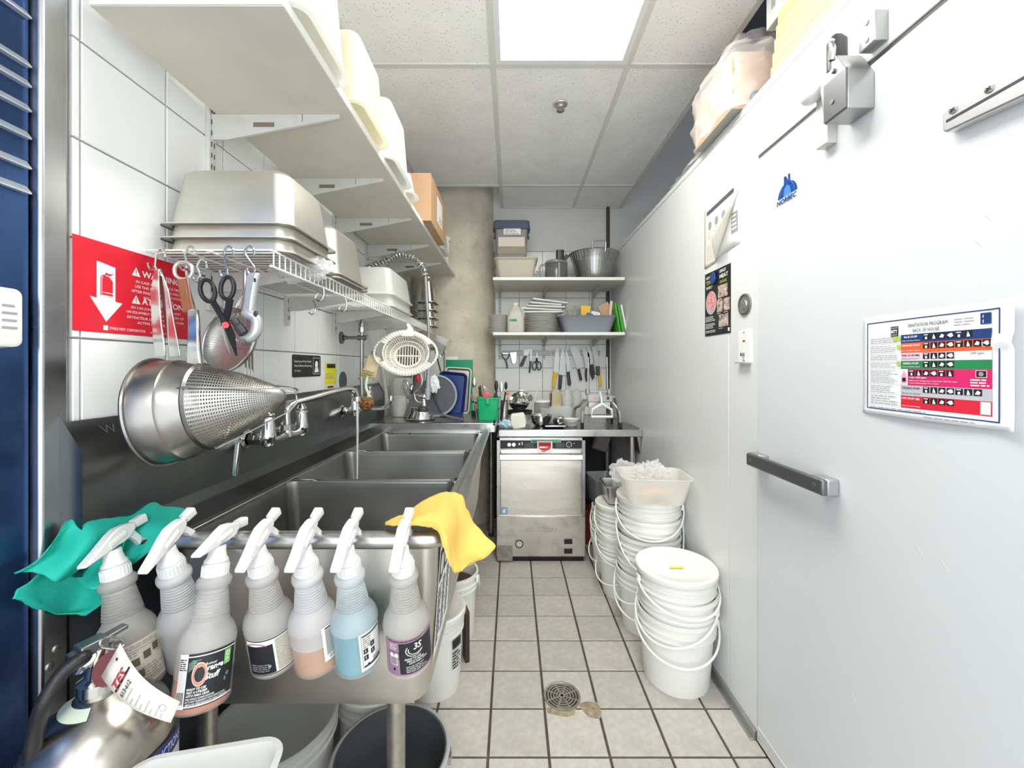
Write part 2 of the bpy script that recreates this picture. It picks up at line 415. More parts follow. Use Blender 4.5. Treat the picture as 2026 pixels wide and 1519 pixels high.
ce = struct(thing('ceiling', 'hung ceiling of white speckled boards in a pale grid', 'ceiling', (0, 0, ZC)))
for i in range(4):
    for j in range(5):
        if i == 2 and j in (0, 2): continue
        if j == 4 and i < 2: continue
        MB().bb((cxs[i] + .004, cys[j] + .004, ZC + .003), (cxs[i + 1] - .004, cys[j + 1] - .004, ZC + .018)).build('ceiling_panel', ctile, ce, world=True, smooth=False)
def bar(a, b): MB().bb(a, b).build('grid_bar', tbar, ce, world=True, smooth=False)
for x in cxs[1:4]: bar((x - .012, cys[0], ZC - .001), (x + .012, YB if x > -.2 else 3.05, ZC + .005))
bar((.91, cys[0], ZC - .002), (.935, YB, ZC + .02))
for y in cys[1:5]: bar((XL, y - .012, ZC - .0015), (.92, y + .012, ZC + .0045))
bar((-.085, YB - .02, ZC - .002), (.92, YB, ZC + .005))
# two recessed light panels: the one in view and its twin behind the camera
lens = mat('light_lens', (1, .985, .94), .4, emit=LAMP_STRENGTH)
def troffer(y0, y1, label):
    t = thing('ceiling_light', label, 'ceiling light', (.22, (y0 + y1) / 2, ZC))
    a = (-.085 + .012, y0 + .012); b = (.525 - .012, y1 - .012)
    MB().bb((a[0] + .022, a[1] + .022, ZC + .002), (b[0] - .022, b[1] - .022, ZC + .006)).build('lens', lens, t, world=True, smooth=False)
    f = MB(); z0, z1 = ZC - .002, ZC + .012
    f.bb((a[0], a[1], z0), (b[0], a[1] + .024, z1)); f.bb((a[0], b[1] - .024, z0), (b[0], b[1], z1))
    f.bb((a[0], a[1] + .024, z0), (a[0] + .024, b[1] - .024, z1)); f.bb((b[0] - .024, a[1] + .024, z0), (b[0], b[1] - .024, z1))
    f.build('frame', white, t, world=True, smooth=False)
    MB().bb((a[0], a[1], ZC + .014), (b[0], b[1], ZC + .09)).build('housing', white, t, world=True)
troffer(.61, 1.83, 'bright rectangular ceiling light panel above the aisle')
troffer(-1.83, -.61, 'bright rectangular ceiling light panel behind the viewpoint')
# sprinkler head
sp = G(1108, 207, ZC) if False else Vector((.252, 2.10, ZC))
t = thing('sprinkler_head', 'small round chrome sprinkler head in the ceiling board', 'sprinkler', sp)
MB().lathe([(.036, 0), (.034, -.004), (.016, -.006), (.012, -.010), (.012, -.016)], 28, cap1=True).build('escutcheon', alu, t)
MB().lathe([(.02, -.030), (.021, -.032), (.001, -.033)], 20).build('deflector', steel_pol, t)
f = MB()
for s in (-1, 1): f.tube([(s * .011, 0, -.016), (s * .013, 0, -.024), (s * .004, 0, -.031)], .0022, 6)
f.build('frame_arm', steel_pol, t)
# vertical pipe in the far right corner
tag(MB().cyl((.820, YB - .024, .90), (.820, YB - .024, ZC), .0145, n=18).build('riser_pipe', mat('brown_pipe', (.075, .06, .05), .5, .3)),
    'dark brown vertical pipe in the far right corner', 'pipe')
# conduit stub
# floor drain and broken grout patch
dp = Vector((.197, 1.593, .002)); t = thing('floor_drain', 'round slotted metal floor drain grate', 'drain', dp)
MB().lathe([(.072, 0), (.072, .003), (.064, .004), (.062, .002)], 40).build('rim', mat('drain_metal', (.34, .32, .28), .45, .7, dirt=(.12, .1, .07), dirt_scale=30, dirt_amt=.8), t)
MB().lathe([(.063, .0004), (.0001, .0004)], 32).build('sump', mat('drain_dark', (.02, .018, .015), .9), t)
q = MB()
for r in (.055, .044, .033, .022, .011): q.lathe([(r + .0028, .001), (r + .0028, .0034), (r - .0028, .0034), (r - .0028, .001)], 36)
for k in range(4):
    a = PI / 8 + k * PI / 4; q.box((0, 0, .0025), (.124, .006, .002), Matrix.Rotation(a, 3, 'Z'))
q.build('grate', MATS['drain_metal'], t)
pm = mat('broken_mortar', (.34, .27, .18), .95, var=.3, vscale=40, bump=.8, bscale=80)
def patch(pts, lab):
    cx = sum(p[0] for p in pts) / len(pts); cy = sum(p[1] for p in pts) / len(pts)
    b = MB(); n = len(pts); b.add([(x, y, .0016) for x, y in pts] + [(cx + (x - cx) * .85, cy + (y - cy) * .85, .0032) for x, y in pts],
        [tuple(range(n, 2 * n))] + [(i, (i + 1) % n, n + (i + 1) % n, n + i) for i in range(n)])
    b.build('mortar_patch', pm, fl)
def gp(u, v): q = G(u, v, 0); return (q.x, q.y)
patch([gp(*q) for q in ((1080, 1402), (1118, 1398), (1140, 1400), (1138, 1416), (1120, 1420), (1082, 1412))], '')
patch([gp(*q) for q in ((1142, 1392), (1160, 1388), (1183, 1390), (1192, 1412), (1186, 1424), (1164, 1420), (1150, 1404))], '')
# ================================================================== three-compartment sink along the left wall
SX0, SX1, SY0, ZR = -.735, -.185, .852, .935
sk = thing('compartment_sink', 'long stainless three-bowl sink with high backsplash against the left wall', 'sink', (-.5, 1.6, 0))
# backsplash: upright face with a sloped return to the wall
bs = MB(); y0, y1 = .775, 2.62
prof = [(-.866, 1.195), (-.828, 1.135), (-.828, .90), (-.866, .90)]
def extr(prof, ya, yb):
    n = len(prof); bs.add([(x, ya, z) for x, z in prof] + [(x, yb, z) for x, z in prof], [(i, (i + 1) % n, n + (i + 1) % n, n + i) for i in range(n)] + [tuple(range(n)), tuple(range(n, 2 * n))[::-1]])
extr(prof, y0, y1); extr([(-.829, .975), (-.815, .945), (-.74, .93), (-.74, .90), (-.829, .90)], .856, y1)
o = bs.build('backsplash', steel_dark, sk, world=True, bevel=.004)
# stamped letters on the sloped return
def slope(u, v, h):
    k = Vector((.038, 0, -.060)); kn = Vector((.060, 0, .038)).normalized(); kl = k.length; k = k / kl
    return inv_o @ (Vector((-.866, .835, 1.195)) + k * (.052 - v) + Vector((0, 1, 0)) * u + kn * (h + .0004))
inv_o = chain(o).inverted()
pr = Print(slope, o); pr.text('W W', 0, .010, .022, mat('stamped_steel', (.42, .42, .40), .25, 1), 1); pr.done('stamped_letters')
# bowls
rows = ((.905, 1.335), (1.358, 1.800), (1.823, 2.300))
for a, b in rows:
    cx, cy, hx, hy = (SX0 + SX1) / 2, (a + b) / 2, (SX1 - SX0) / 2, (b - a) / 2
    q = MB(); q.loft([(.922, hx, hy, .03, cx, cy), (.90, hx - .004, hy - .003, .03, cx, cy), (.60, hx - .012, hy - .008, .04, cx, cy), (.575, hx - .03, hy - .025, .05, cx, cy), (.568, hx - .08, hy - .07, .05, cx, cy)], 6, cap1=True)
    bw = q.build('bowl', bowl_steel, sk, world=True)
    MB().lathe([(.045, .571), (.04, .5715), (.036, .568), (.0001, .567)], 24, Matrix.Translation((cx, cy + .05, .001))).build('drain_cup', steel_pol, bw, world=True)
    # folded lip over the divider at the far side of the bowl
    MB().tube([(SX0 + .006, b + .003, .60), (SX0 + .006, b + .003, .91), (SX0 + .012, b + .004, .924), (SX0 + .075, b + .006, .924), (SX0 + .09, b + .008, .917), (SX1 - .03, b + .008, .917), (SX1 - .015, b + .006, .924), (SX1 - .004, b + .003, .924)], .0035, 8).build('divider_lip', steel, bw, world=True)
dk_ = MB()
dk_.bb((SX0 - .02, SY0 + .01, .915), (SX1 + .03, .907, .923))
dk_.bb((SX1 - .001, .907, .915), (SX1 + .04, 2.34, .923)); dk_.bb((SX0 - .02, .907, .915), (SX0 + .001, 2.34, .926))
dk_.bb((SX0, 2.298, .915), (SX1 + .03, 2.345, .923))
for (a, b), (c, d) in zip(rows[:-1], rows[1:]): dk_.bb((SX0, b - .001, .905), (SX1, c + .001, .918))
dk_.build('deck', steel, sk, world=True, bevel=.002)
# rolled rim: front, corner, right side
R = .0185
pth = [(-.826, SY0, ZR), (-.20, SY0, ZR)] + [(-.185 + .042 * math.sin(t), SY0 + .042 - .042 * math.cos(t), ZR) for t in (PI / 12, PI / 6, PI / 4, PI / 3, 5 * PI / 12, PI / 2)] + [(-.143, 2.345, ZR)]
MB().tube(pth, R, 14).build('rolled_rim', steel, sk, world=True)
# outer shell
sh = MB(); cx, cy = (SX0 + SX1) / 2, 1.6
sh.loft([(.916, .292, .705, .03, cx, cy), (.80, .288, .702, .035, cx, cy), (.56, .270, .694, .05, cx, cy), (.538, .262, .686, .05, cx, cy), (.530, .245, .67, .05, cx, cy)], 6, cap1=True)
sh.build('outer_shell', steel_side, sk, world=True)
# far drainboard, raised by a lip
q = MB(); q.bb((-.84, 2.345, .955), (-.098, 3.23, .972)); q.bb((-.84, 2.345, .918), (-.098, 2.36, .972)); q.bb((-.112, 2.345, .918), (-.098, 3.23, .972))
q.build('drainboard', steel, sk, world=True, bevel=.003)
for x, y in ((-.268, .935), (-.262, 2.2), (-.705, .935), (-.68, 2.2), (-.16, 3.1)):
    lg = MB(); lg.cyl((x, y, .03), (x, y, .545 if y < 3 else .955), .0205, n=18)
    l = lg.build('leg', mat('galvanised_leg', (.46, .44, .39), .42, 1, var=.2, vscale=30), sk, world=True)
    MB().lathe([(.014, .001), (.020, .006), (.020, .03), (.012, .034)], 18, Matrix.Translation((x, y, 0)), cap0=True).build('foot', dark_pl, l, world=True)
q = MB(); q.cyl((-.68, 1.36, .06), (-.68, 2.2, .06), .012, n=12)
q.build('stretcher', MATS['galvanised_leg'], sk, world=True)
# instruction sheet stuck to the right end of the shell
lbm = paper
def sheetmap(u, v, h): return inv_s @ Vector((-.1635 + h - (.916 - (.62 + v)) * .066, .935 + u, .62 + v))
shl = [c for c in sk.children if c.name.startswith('outer_shell')][0]; inv_s = chain(shl).inverted()
pr = Print(sheetmap, shl, .0005); pr.rect(0, 0, .20, .26, lbm, 1)
for k in range(3):
    pr.rect(.012 + k * .062, .17, .062 + k * .062, .245, ink, 2); pr.disc(.037 + k * .062, .207, .017, .026, ink_w, 3); pr.lines(.012 + k * .062, .02, .062 + k * .062, .155, 12, ink, 2, .6, k)
pr.done('instruction_print')

# ------------------------------------------------------------------ faucets on the backsplash
BX = -.828
def faucet(yc, z, label, spout_to, lever):
    t = thing('swing_faucet', label, 'faucet', (BX, yc, z))
    body = MB(); ys = (yc - .10, yc + .10)
    for y in ys:
        body.lathe([(.030, 0), (.030, .004), (.020, .008)], 24, Matrix.Translation((BX, y, z)) @ Matrix.Rotation(PI / 2, 4, 'Y'), cap0=True)
        body.cyl((BX, y, z), (BX + .065, y, z), .0135, n=18)
        body.cyl((BX + .014, y, z), (BX + .030, y, z), .020, n=6); body.cyl((BX + .034, y, z), (BX + .050, y, z), .020, n=6)
        body.lathe([(.013, -.022), (.0215, -.012), (.0225, .01), (.019, .045), (.016, .062)], 20, Matrix.Translation((BX + .068, y, z)), cap0=True, cap1=True)
    body.tube(smoothpath([(BX + .068, ys[0], z - .006), (BX + .070, ys[0] + .05, z - .010), (BX + .072, yc, z - .004), (BX + .070, ys[1] - .05, z - .010), (BX + .068, ys[1], z - .006)]), .0125, 12)
    body.cyl((BX + .072, yc, z - .01), (BX + .072, yc, z + .012), .0155, n=16)
    b = body.build('valve_body', chrome, t, world=True)
    for y in ys:
        h = MB(); M = Matrix.Translation((BX + .068, y, z))
        h.lathe([(.0215, .058), (.0215, .064), (.016, .066), (.019, .074), (.012, .084), (.009, .092), (.013, .096), (.013, .108), (.006, .112)], 18, M, cap0=True, cap1=True)
        k = lever; p = Vector((BX + .068, y, z + .102)); h.box(p + Vector(k) * .035, (.008 + abs(k[0]) * .062, .008 + abs(k[1]) * .062, .010)); 
        h.build('valve_handle', chrome, t, world=True, bevel=.001)
    nut = MB(); nut.cyl((BX + .072, yc, z + .012), (BX + .072, yc, z + .030), .020, n=6); nut.build('swivel_nut', pipe_grey, t, world=True)
    a = Vector((BX + .072, yc, z + .03)); e = Vector(spout_to)
    top = max(z + .085, e.z + .07)
    pts = [a, a + Vector((0, 0, .045)), Vector((a.x + (e.x - a.x) * .06, a.y + (e.y - a.y) * .06, z + .098)), Vector((a.x + (e.x - a.x) * .3, a.y + (e.y - a.y) * .3, z + .112)),
           Vector((a.x + (e.x - a.x) * .8, a.y + (e.y - a.y) * .8, z + .138)), Vector((a.x + (e.x - a.x) * .95, a.y + (e.y - a.y) * .95, z + .128)), Vector((e.x, e.y, z + .098)), e]
    s = MB(); s.tube(smoothpath(pts, 6), .0105, 12); s.cyl(e + Vector((0, 0, -.004)), e + Vector((0, 0, .014)), .0135, n=16)
    s.build('spout', alu if False else steel_pol, t, world=True)
    return t, e
f1, sp1 = faucet(1.36, 1.075, 'chrome wall faucet with long swing spout running water into the middle bowl', (-.620, 1.62, 1.165), (-.2, -1, 0))
wt = MB(); wt.tube([sp1 + Vector((0, 0, -.004)), sp1 + Vector((.001, 0, -.12)), sp1 + Vector((0, 0, -.3)), (sp1.x, sp1.y, .58)], [.0052, .0042, .0032, .0026], 10)
tag(wt.build('water_stream', film('running_water', (.92, .95, .97), .45, .03, .3)), 'thin stream of water falling from the swing spout into the sink', 'water')
# second faucet carries the pre-rinse riser
PY, PXr = 2.06, -.765
f2 = thing('pre_rinse_faucet', 'chrome pre-rinse faucet with spring hose and spray valve over the far bowl', 'faucet', (BX, PY, 1.07))
body = MB(); z = 1.085
for y in (PY - .10, PY + .10):
    body.lathe([(.030, 0), (.030, .004), (.020, .008)], 24, Matrix.Translation((BX, y, z)) @ Matrix.Rotation(PI / 2, 4, 'Y'), cap0=True)
    body.cyl((BX, y, z), (BX + .065, y, z), .0135, n=18); body.cyl((BX + .014, y, z), (BX + .030, y, z), .020, n=6); body.cyl((BX + .034, y, z), (BX + .05, y, z), .020, n=6)
    body.lathe([(.013, -.022), (.0215, -.012), (.0225, .01), (.019, .045), (.016, .062)], 20, Matrix.Translation((BX + .066, y, z)), cap0=True, cap1=True)
body.cyl((BX + .064, PY - .1, z), (BX + .064, PY + .1, z), .0125, n=14)
body.tube(smoothpath([(BX + .064, PY, z), (BX + .16, PY + .02, z + .0), (BX + .20, PY + .02, z + .03), (BX + .205, PY + .02, z + .065)]), .0105, 12)
body.build('valve_body', chrome, f2, world=True)
for y in (PY - .10, PY + .10):
    h = MB(); h.lathe([(.0215, .058), (.0215, .064), (.016, .066), (.019, .074), (.012, .084), (.009, .092), (.013, .096), (.013, .108), (.006, .112)], 18, Matrix.Translation((BX + .066, y, z)), cap0=True, cap1=True)
    h.box((BX + .066, y - .03, z + .102), (.010, .06, .01)); h.build('valve_handle', chrome, f2, world=True, bevel=.001)
rs = MB(); rs.cyl((PXr, PY, z - .01), (PXr, PY, 1.56), .0095, n=14); rs.cyl((PXr, PY, 1.475), (PXr, PY, 1.50), .018, n=8); rs.cyl((PXr, PY, 1.505), (PXr, PY, 1.52), .016, n=14)
rs.cyl((PXr, PY, 1.235), (PXr, PY, 1.243), .017, n=12)
rz = rs.build('riser', mat('dull_chrome', (.42, .42, .41), .25, 1), f2, world=True)
br = MB(); zb = 1.3 - (668 - 725) * PY / 800
br.lathe([(.032, 0), (.031, .006), (.014, .012)], 22, Matrix.Translation((XL + .004, PY, zb)) @ Matrix.Rotation(PI / 2, 4, 'Y'), cap0=True)
br.cyl((XL + .01, PY, zb), (PXr, PY, zb), .0075, n=12); br.cyl((XL + .022, PY, zb), (XL + .034, PY, zb), .011, n=10); br.cyl((PXr - .02, PY, zb), (PXr + .02, PY, zb), .0135, n=10)
br.build('wall_bracket', pipe_grey, f2, world=True)
# hose: riser top up, arch over, down to the spray valve
tipc = P(845, 690, 2.12)
hp = smoothpath([(PXr, PY, 1.56), (PXr, PY, 1.70), (PXr + .02, PY + .02, 1.80), P(765, 516, 2.13), P(790, 503, 2.13), P(818, 510, 2.12), P(838, 530, 2.12), P(842, 549, 2.12), P(845, 600, 2.12), P(848, 650, 2.12), P(848, 712, 2.12)], 8)
MB().tube(hp, .0085, 10).build('hose', mat('grey_hose', (.30, .29, .27), .4, .6), f2, world=True)
# spring coil around the arch
coil = MB(); cp = []
N_T = 27; i0, i1 = 8, 8 * 7
import bisect
L = [0.0]
for a, b in zip(hp[:-1], hp[1:]): L.append(L[-1] + (b - a).length)
def along(sv):
    k = min(max(bisect.bisect_right(L, sv) - 1, 0), len(hp) - 2); f = (sv - L[k]) / max(L[k + 1] - L[k], 1e-9); p = hp[k].lerp(hp[k + 1], f); return p, (hp[k + 1] - hp[k]).normalized()
for k in range(N_T * 12 + 1):
    sv = L[i0] + (L[i1] - L[i0]) * k / (N_T * 12); p, tg = along(sv); a = tg.cross(Vector((0, 1, 0))).normalized(); b = tg.cross(a); th = 2 * PI * k / 12
    cp.append(p + (a * math.cos(th) + b * math.sin(th)) * .0165)
coil.tube(cp, .0042, 6); coil.build('spring_coil', steel_pol, f2, world=True)
# spray valve hanging at the end
a = P(848, 712, 2.12); sv = MB()
sv.cyl(a, a + Vector((0, 0, -.03)), .0125, n=16); sv.cyl(a + Vector((0, 0, -.036)), a + Vector((0, 0, -.048)), .0125, n=8)
sv.cyl(a + Vector((0, 0, -.048)), P(846, 790, 2.12), .012, .013, n=16); sv.cyl(P(846, 768, 2.12), P(846, 782, 2.12), .0165, n=16)
sv.build('spray_grip', mat('grey_grip', (.34, .36, .38), .4, .3), f2, world=True)
sv = MB(); sv.ball(P(839, 785, 2.12), .018, 8); sv.cyl(P(846, 785, 2.12), P(822, 783, 2.12), .011, n=14); sv.cyl(P(838, 785, 2.12), P(839, 806, 2.10), .010, .013, n=14)
sv.build('spray_body', chrome, f2, world=True)
MB().lathe([(.012, .016), (.026, .004), (.031, -.002), (.031, -.012), (.024, -.016)], 26, Matrix.Translation(P(837, 808, 2.10)), cap1=True).build('spray_face', dark_pl, f2, world=True)
MB().tube(smoothpath([P(832, 736, 2.08), P(835, 756, 2.08), P(828, 770, 2.08), P(820, 780, 2.08), P(824, 793, 2.08), P(833, 796, 2.09)]), .0045, 8).build('spray_lever', steel_pol, f2, world=True)

# ================================================================== far counter and dishwasher
CZ = .887
ct = thing('work_counter', 'stainless counter along the far wall above the dishwasher', 'counter', (.37, 3.05, 0))
q = MB(); q.bb((-.088, 2.64, CZ - .006), (XR - .004, YB - .008, CZ)); q.build('worktop', mat('counter_steel', (.30, .30, .285), .24, 1, var=.1, vscale=12, rvar=.06), ct, world=True, bevel=.002)
q = MB(); q.bb((-.088, 2.634, CZ - .046), (XR - .004, 2.646, CZ + .002)); q.bb((XR - .02, 2.64, CZ - .046), (XR - .004, YB - .01, CZ + .006)); q.build('front_edge', steel, ct, world=True, bevel=.004)
for x in (.80,):
    for y in (2.70, 3.40): MB().cyl((x, y, 0), (x, y, CZ - .006), .02, n=14).build('leg', steel_side, ct, world=True)
for y in (2.70, 3.40): MB().cyl((-.03, 3.40, 0), (-.03, 3.40, CZ - .006), .02, n=14).build('leg', steel_side, ct, world=True) if y > 3 else None
q = MB(); q.add([(XR - .006, 2.66, CZ - .046), (XR - .03, 2.66, CZ - .046), (XR - .006, 2.67, CZ - .16), (XR - .006, 3.0, CZ - .046), (XR - .03, 3.0, CZ - .046), (XR - .006, 2.98, CZ - .16)], [(0, 1, 2), (3, 5, 4), (0, 3, 4, 1), (0, 2, 5, 3), (1, 4, 5, 2)])
q.build('gusset', steel_side, ct, world=True)

DX0, DX1, DY, DZ = -.102, .486, 2.68, .832
dw = thing('undercounter_dishwasher', 'stainless undercounter dishwasher with red round-bottomed sticker', 'dishwasher', ((DX0 + DX1) / 2, DY + .3, 0))
dw_st = mat('dishwasher_steel', (.74, .71, .65), .26, 1, var=.07, vscale=3, rvar=.08, stretch=(1, 1, 6))
dw_panel = mat('dishwasher_lower_steel', (.64, .61, .55), .34, 1, var=.10, vscale=5, rvar=.08, dirt=(.30, .27, .21), dirt_scale=7, dirt_amt=.6)
MB().bb((DX0, DY + .01, .035), (DX1, DY + .58, DZ)).build('cabinet', dw_st, dw, world=True, bevel=.003)
q = MB(); q.bb((DX0, DY - .004, .315), (DX0 + .022, DY + .012, DZ)); q.bb((DX1 - .022, DY - .004, .315), (DX1, DY + .012, DZ)); q.bb((DX0, DY - .004, DZ - .022), (DX1, DY + .012, DZ)); q.build('front_frame', steel, dw, world=True, bevel=.002)
def px(u): return (u - 1013) * DY / 800
def pz(v): return 1.3 - (v - 725) * DY / 800
MB().bb((DX0 + .024, DY - .002, pz(887)), (DX1 - .024, DY + .011, pz(871))).build('control_panel', black_pl, dw, world=True, bevel=.002)
cpn = [c for c in dw.children if c.name.startswith('control_panel')][0]
for u in (1007.5, 1016.5): MB().cyl((px(u), DY - .010, pz(879)), (px(u), DY - .001, pz(879)), .0125, n=18).build('button', steel_pol, cpn, world=True)
for u in (1047, 1108): MB().bb((px(u) - .030, DY - .006, pz(885)), (px(u) + .030, DY - .001, pz(876))).build('display', mat('dark_display', (.05, .055, .06), .2), cpn, world=True, bevel=.001)
MB().cyl((px(1125.5), DY - .010, pz(879)), (px(1125.5), DY - .001, pz(879)), .015, n=20).build('dial', dark_pl, cpn, world=True)
MB().lathe([(.016, 0), (.019, 0)], 24, Matrix.Translation((px(1125.5), DY - .004, pz(879))) @ Matrix.Rotation(PI / 2, 4, 'X')).build('dial_ring', ink_w, cpn, world=True)
def front(off):
    def f(u, v, h): return Vector((u, off - h, v))
    return f
def dwprint(off, parent):
    inv = chain(parent).inverted(); return Print(lambda u, v, h: inv @ Vector((u, off - h, v)), parent, .0005)
p = dwprint(DY - .002, cpn); p.disc(px(1136), pz(877), .003, .003, ink_w); p.rect(px(1026), pz(880), px(1029), pz(876), ink_w); p.rect(px(1032), pz(880), px(1034), pz(874), ink_w); p.done('symbol')
# door with bull-nose grab strip
MB().bb((DX0 + .026, DY - .006, pz(1018)), (DX1 - .026, DY + .011, pz(888))).build('door', dw_st, dw, world=True, bevel=.003)
dd = [c for c in dw.children if c.name.startswith('door')][0]
q = MB(); pr_ = [(0, pz(896)), (-.006, pz(897)), (-.022, pz(903)), (-.024, pz(908)), (-.012, pz(910)), (0, pz(910))]
nn = len(pr_); q.add([(DX0 + .022, DY - .006 + a, b) for a, b in pr_] + [(DX1 - .022, DY - .006 + a, b) for a, b in pr_], [(i, (i + 1) % nn, nn + (i + 1) % nn, nn + i) for i in range(nn)] + [tuple(range(nn)), tuple(range(nn, 2 * nn))[::-1]])
q.build('grab_strip', steel, dd, world=True, bevel=.001)
MB().bb((DX0, DY - .004, .045), (DX1, DY + .011, pz(1021))).build('lower_panel', dw_panel, dw, world=True, bevel=.003)
lp = [c for c in dw.children if c.name.startswith('lower_panel')][0]
p = dwprint(DY - .004, lp); p.text('JET-TECH', px(1032), pz(1054), .026, mat('embossed_steel', (.66, .64, .60), .2, 1), 3, width=.235, bold=.02, shear=.3)
p.rect(px(984), pz(1109), px(1014), pz(1078), mat('worn_plate', (.33, .31, .27), .5, .7, var=.2, vscale=30), 1); p.lines(px(985), pz(1108), px(1012), pz(1101), 1, ink_g, 2); p.done('badge')
q = MB().lathe([(.027, 0), (.027, .006), (.022, .007), (.021, .004), (.0001, .004)], 26, Matrix.Translation((px(1027.5), DY - .004, pz(1075))) @ Matrix.Rotation(PI / 2, 4, 'X'))
g = q.build('gauge', dark_pl, lp, world=True)
MB().lathe([(.0205, .0046), (.0001, .0046)], 24, Matrix.Translation((px(1027.5), DY - .004, pz(1075))) @ Matrix.Rotation(PI / 2, 4, 'X')).build('gauge_face', mat('gauge_face', (.55, .55, .5), .5), lp, world=True)
for v in (1070, 1089): MB().bb((px(1116), DY - .012, pz(v + 4.8)), (px(1132), DY - .003, pz(v - 4.8))).build('rocker_switch', black_pl, lp, world=True, bevel=.002)
MB().bb((DX0 + .01, DY + .02, 0), (DX1 - .01, DY + .5, .036)).build('plinth', black_pl, dw, world=True)
# stickers
st = thing('sticker', 'red round-bottomed caution sticker on white card on the dishwasher', 'sticker', (px(1077), DY - .009, pz(880)))
q = MB(); q.bb((px(1063), DY - .0105, pz(895)), (px(1092.5), DY - .0085, pz(872))); q.build('card', paper, st, world=True)
inv = chain(st).inverted(); p = Print(lambda u, v, h: inv @ Vector((u, DY - .0105 - h, v)), st, .0005); red = mat('red_ink', (.72, .035, .045), .45)
p.poly([(px(1065), pz(874)), (px(1090), pz(874)), (px(1090), pz(885)), (px(1086), pz(889)), (px(1080), pz(891)), (px(1075), pz(891)), (px(1069), pz(889)), (px(1065), pz(885))][::-1], red, 1)
p.rect(px(1067), pz(881), px(1088), pz(876), mat('dark_red_ink', (.25, .02, .02), .5), 2); p.lines(px(1067), pz(886), px(1088), pz(882), 1, ink_w, 2, .7); p.lines(px(1071), pz(894), px(1085), pz(891), 1, red, 2, .5); p.done('sticker_print')
gt = MB(); gt.bb((px(1050), DY - .0082, pz(875)), (px(1110), DY - .0074, pz(869.5)))
tp = tag(gt.build('green_tape', mat('green_tape', (.16, .52, .22), .5)), 'strip of green tape above the dishwasher sticker', 'tape')
inv = chain(tp).inverted(); p = Print(lambda u, v, h: inv @ Vector((u, DY - .0082 - h, v)), tp, .0004); p.lines(px(1053), pz(874), px(1107), pz(871), 1, ink, 1, .6); p.done('handwriting')
es = MB().bb((px(992), DY - .0075, pz(1016)), (px(1004), DY - .0062, pz(1003.5)))
es = tag(es.build('energy_sticker', mat('sky_blue_ink', (.03, .22, .55), .45)), 'small blue square sticker at the lower left of the dishwasher door', 'sticker')
p = Print(lambda u, v, h: Vector((u, DY - .0075 - h, v)), es, .0005); p.frame(px(993.5), pz(1014.5), px(1002.5), pz(1005), .0025, ink_w); p.poly([(px(995), pz(1013)), (px(1001), pz(1013)), (px(1000), pz(1009)), (px(1001), pz(1006)), (px(997), pz(1007)), (px(995), pz(1008))], ink_w); p.done('emblem')

# ================================================================== shelves
shelf_m = mat('shelf_melamine', (.66, .63, .54), .5, var=.05, vscale=6)
br_m = mat('bracket_grey_white', (.62, .62, .58), .45, dirt=(.4, .33, .25), dirt_scale=12, dirt_amt=.4)
def wall_bracket(parent, yw, z, ln, drop, m=br_m):
    q = MB(); t = .007
    q.prism([(XL + .016, z), (XL + ln, z), (XL + ln, z - .010), (XL + .06, z - drop), (XL + .016, z - drop)], t, lambda x, y, h: Vector((x, yw - t / 2 + h, y)))
    return q.build('bracket', m, parent, world=True)
def standard(yw, z0, z1, label):
    q = MB(); q.bb((XL + .003, yw - .0125, z0), (XL + .016, yw + .0125, z1)); o = q.build('shelf_standard', br_m, bevel=.001); tag(o, label, 'shelf track', 'slotted wall tracks behind the shelves')
    s = MB(); z = z0 + .02
    while z < z1 - .02:
        for dy in (-.005, .005): s.bb((XL + .0155, yw + dy - .0013, z), (XL + .0168, yw + dy + .0013, z + .014))
        z += .032
    s.build('slot', ink, o, smooth=False)
BY = (1.16, 1.555, 1.97, 2.40, 2.81)
ordn = ('nearest', 'second', 'third', 'fourth', 'farthest')
for k, y in enumerate(BY): standard(y, 1.46, 2.05, 'slotted white wall track, %s along the left wall' % (('the ' + ordn[k]) if k else 'the nearest'))
us = thing('storage_shelf', 'deep white upper shelf on brackets along the left wall', 'shelf', (-.65, 2.0, 2.02))
MB().bb((-.846, .81, 2.022), (-.458, 3.25, 2.046)).build('shelf_board', shelf_m, us, world=True, bevel=.0015)
MB().bb((-.4595, .812, 2.0235), (-.4568, 3.249, 2.0445)).build('front_edging', white, us, world=True)
MB().bb((-.845, .8075, 2.0235), (-.459, .8102, 2.0445)).build('end_edging', white, us, world=True)
for y in BY:
    b = wall_bracket(us, y, 2.0215, .38, .072)
    MB().bb((-.74, y - .0042, 1.985), (-.68, y + .0042, 1.998)).build('bracket_slot', mat('rusty_slot', (.22, .17, .12), .8), b, world=True)
    MB().cyl((-.60, y, 2.0), (-.60, y, 2.0222), .004, n=8).build('screw', pipe_grey, us, world=True)
# epoxy wire shelf
ZW, WX0, WX1, WY0, WY1 = 1.575, -.858, -.565, .955, 2.98
wire_m = mat('white_epoxy_wire', (.80, .79, .74), .35)
ws = thing('wire_shelf', 'white wire shelf with front lip below the deep shelf', 'shelf', (-.71, 1.95, ZW))
wq = MB(); wq.tube([(WX0 - .004, 0, 0), (WX1, 0, 0), (WX1 + .002, 0, -.002), (WX1 + .002, 0, -.040)], .0018, 5)
wm = wq.mesh('cross_wire', wire_m); k = 0; y = WY0
while y < WY1:
    o = bpy.data.objects.new('cross_wire', wm); COL.objects.link(o); o.parent = ws; o.location = Vector((0, y, ZW)) - ws.location; y += .0245
for (x, z) in ((WX0, ZW - .003), ((WX0 + WX1) / 2, ZW - .004), (WX1 + .002, ZW - .003), (WX1 + .002, ZW - .040)):
    MB().cyl((x, WY0 - .012, z), (x, WY1 + .01, z), .0030, n=8).build('long_rod', wire_m, ws, world=True)
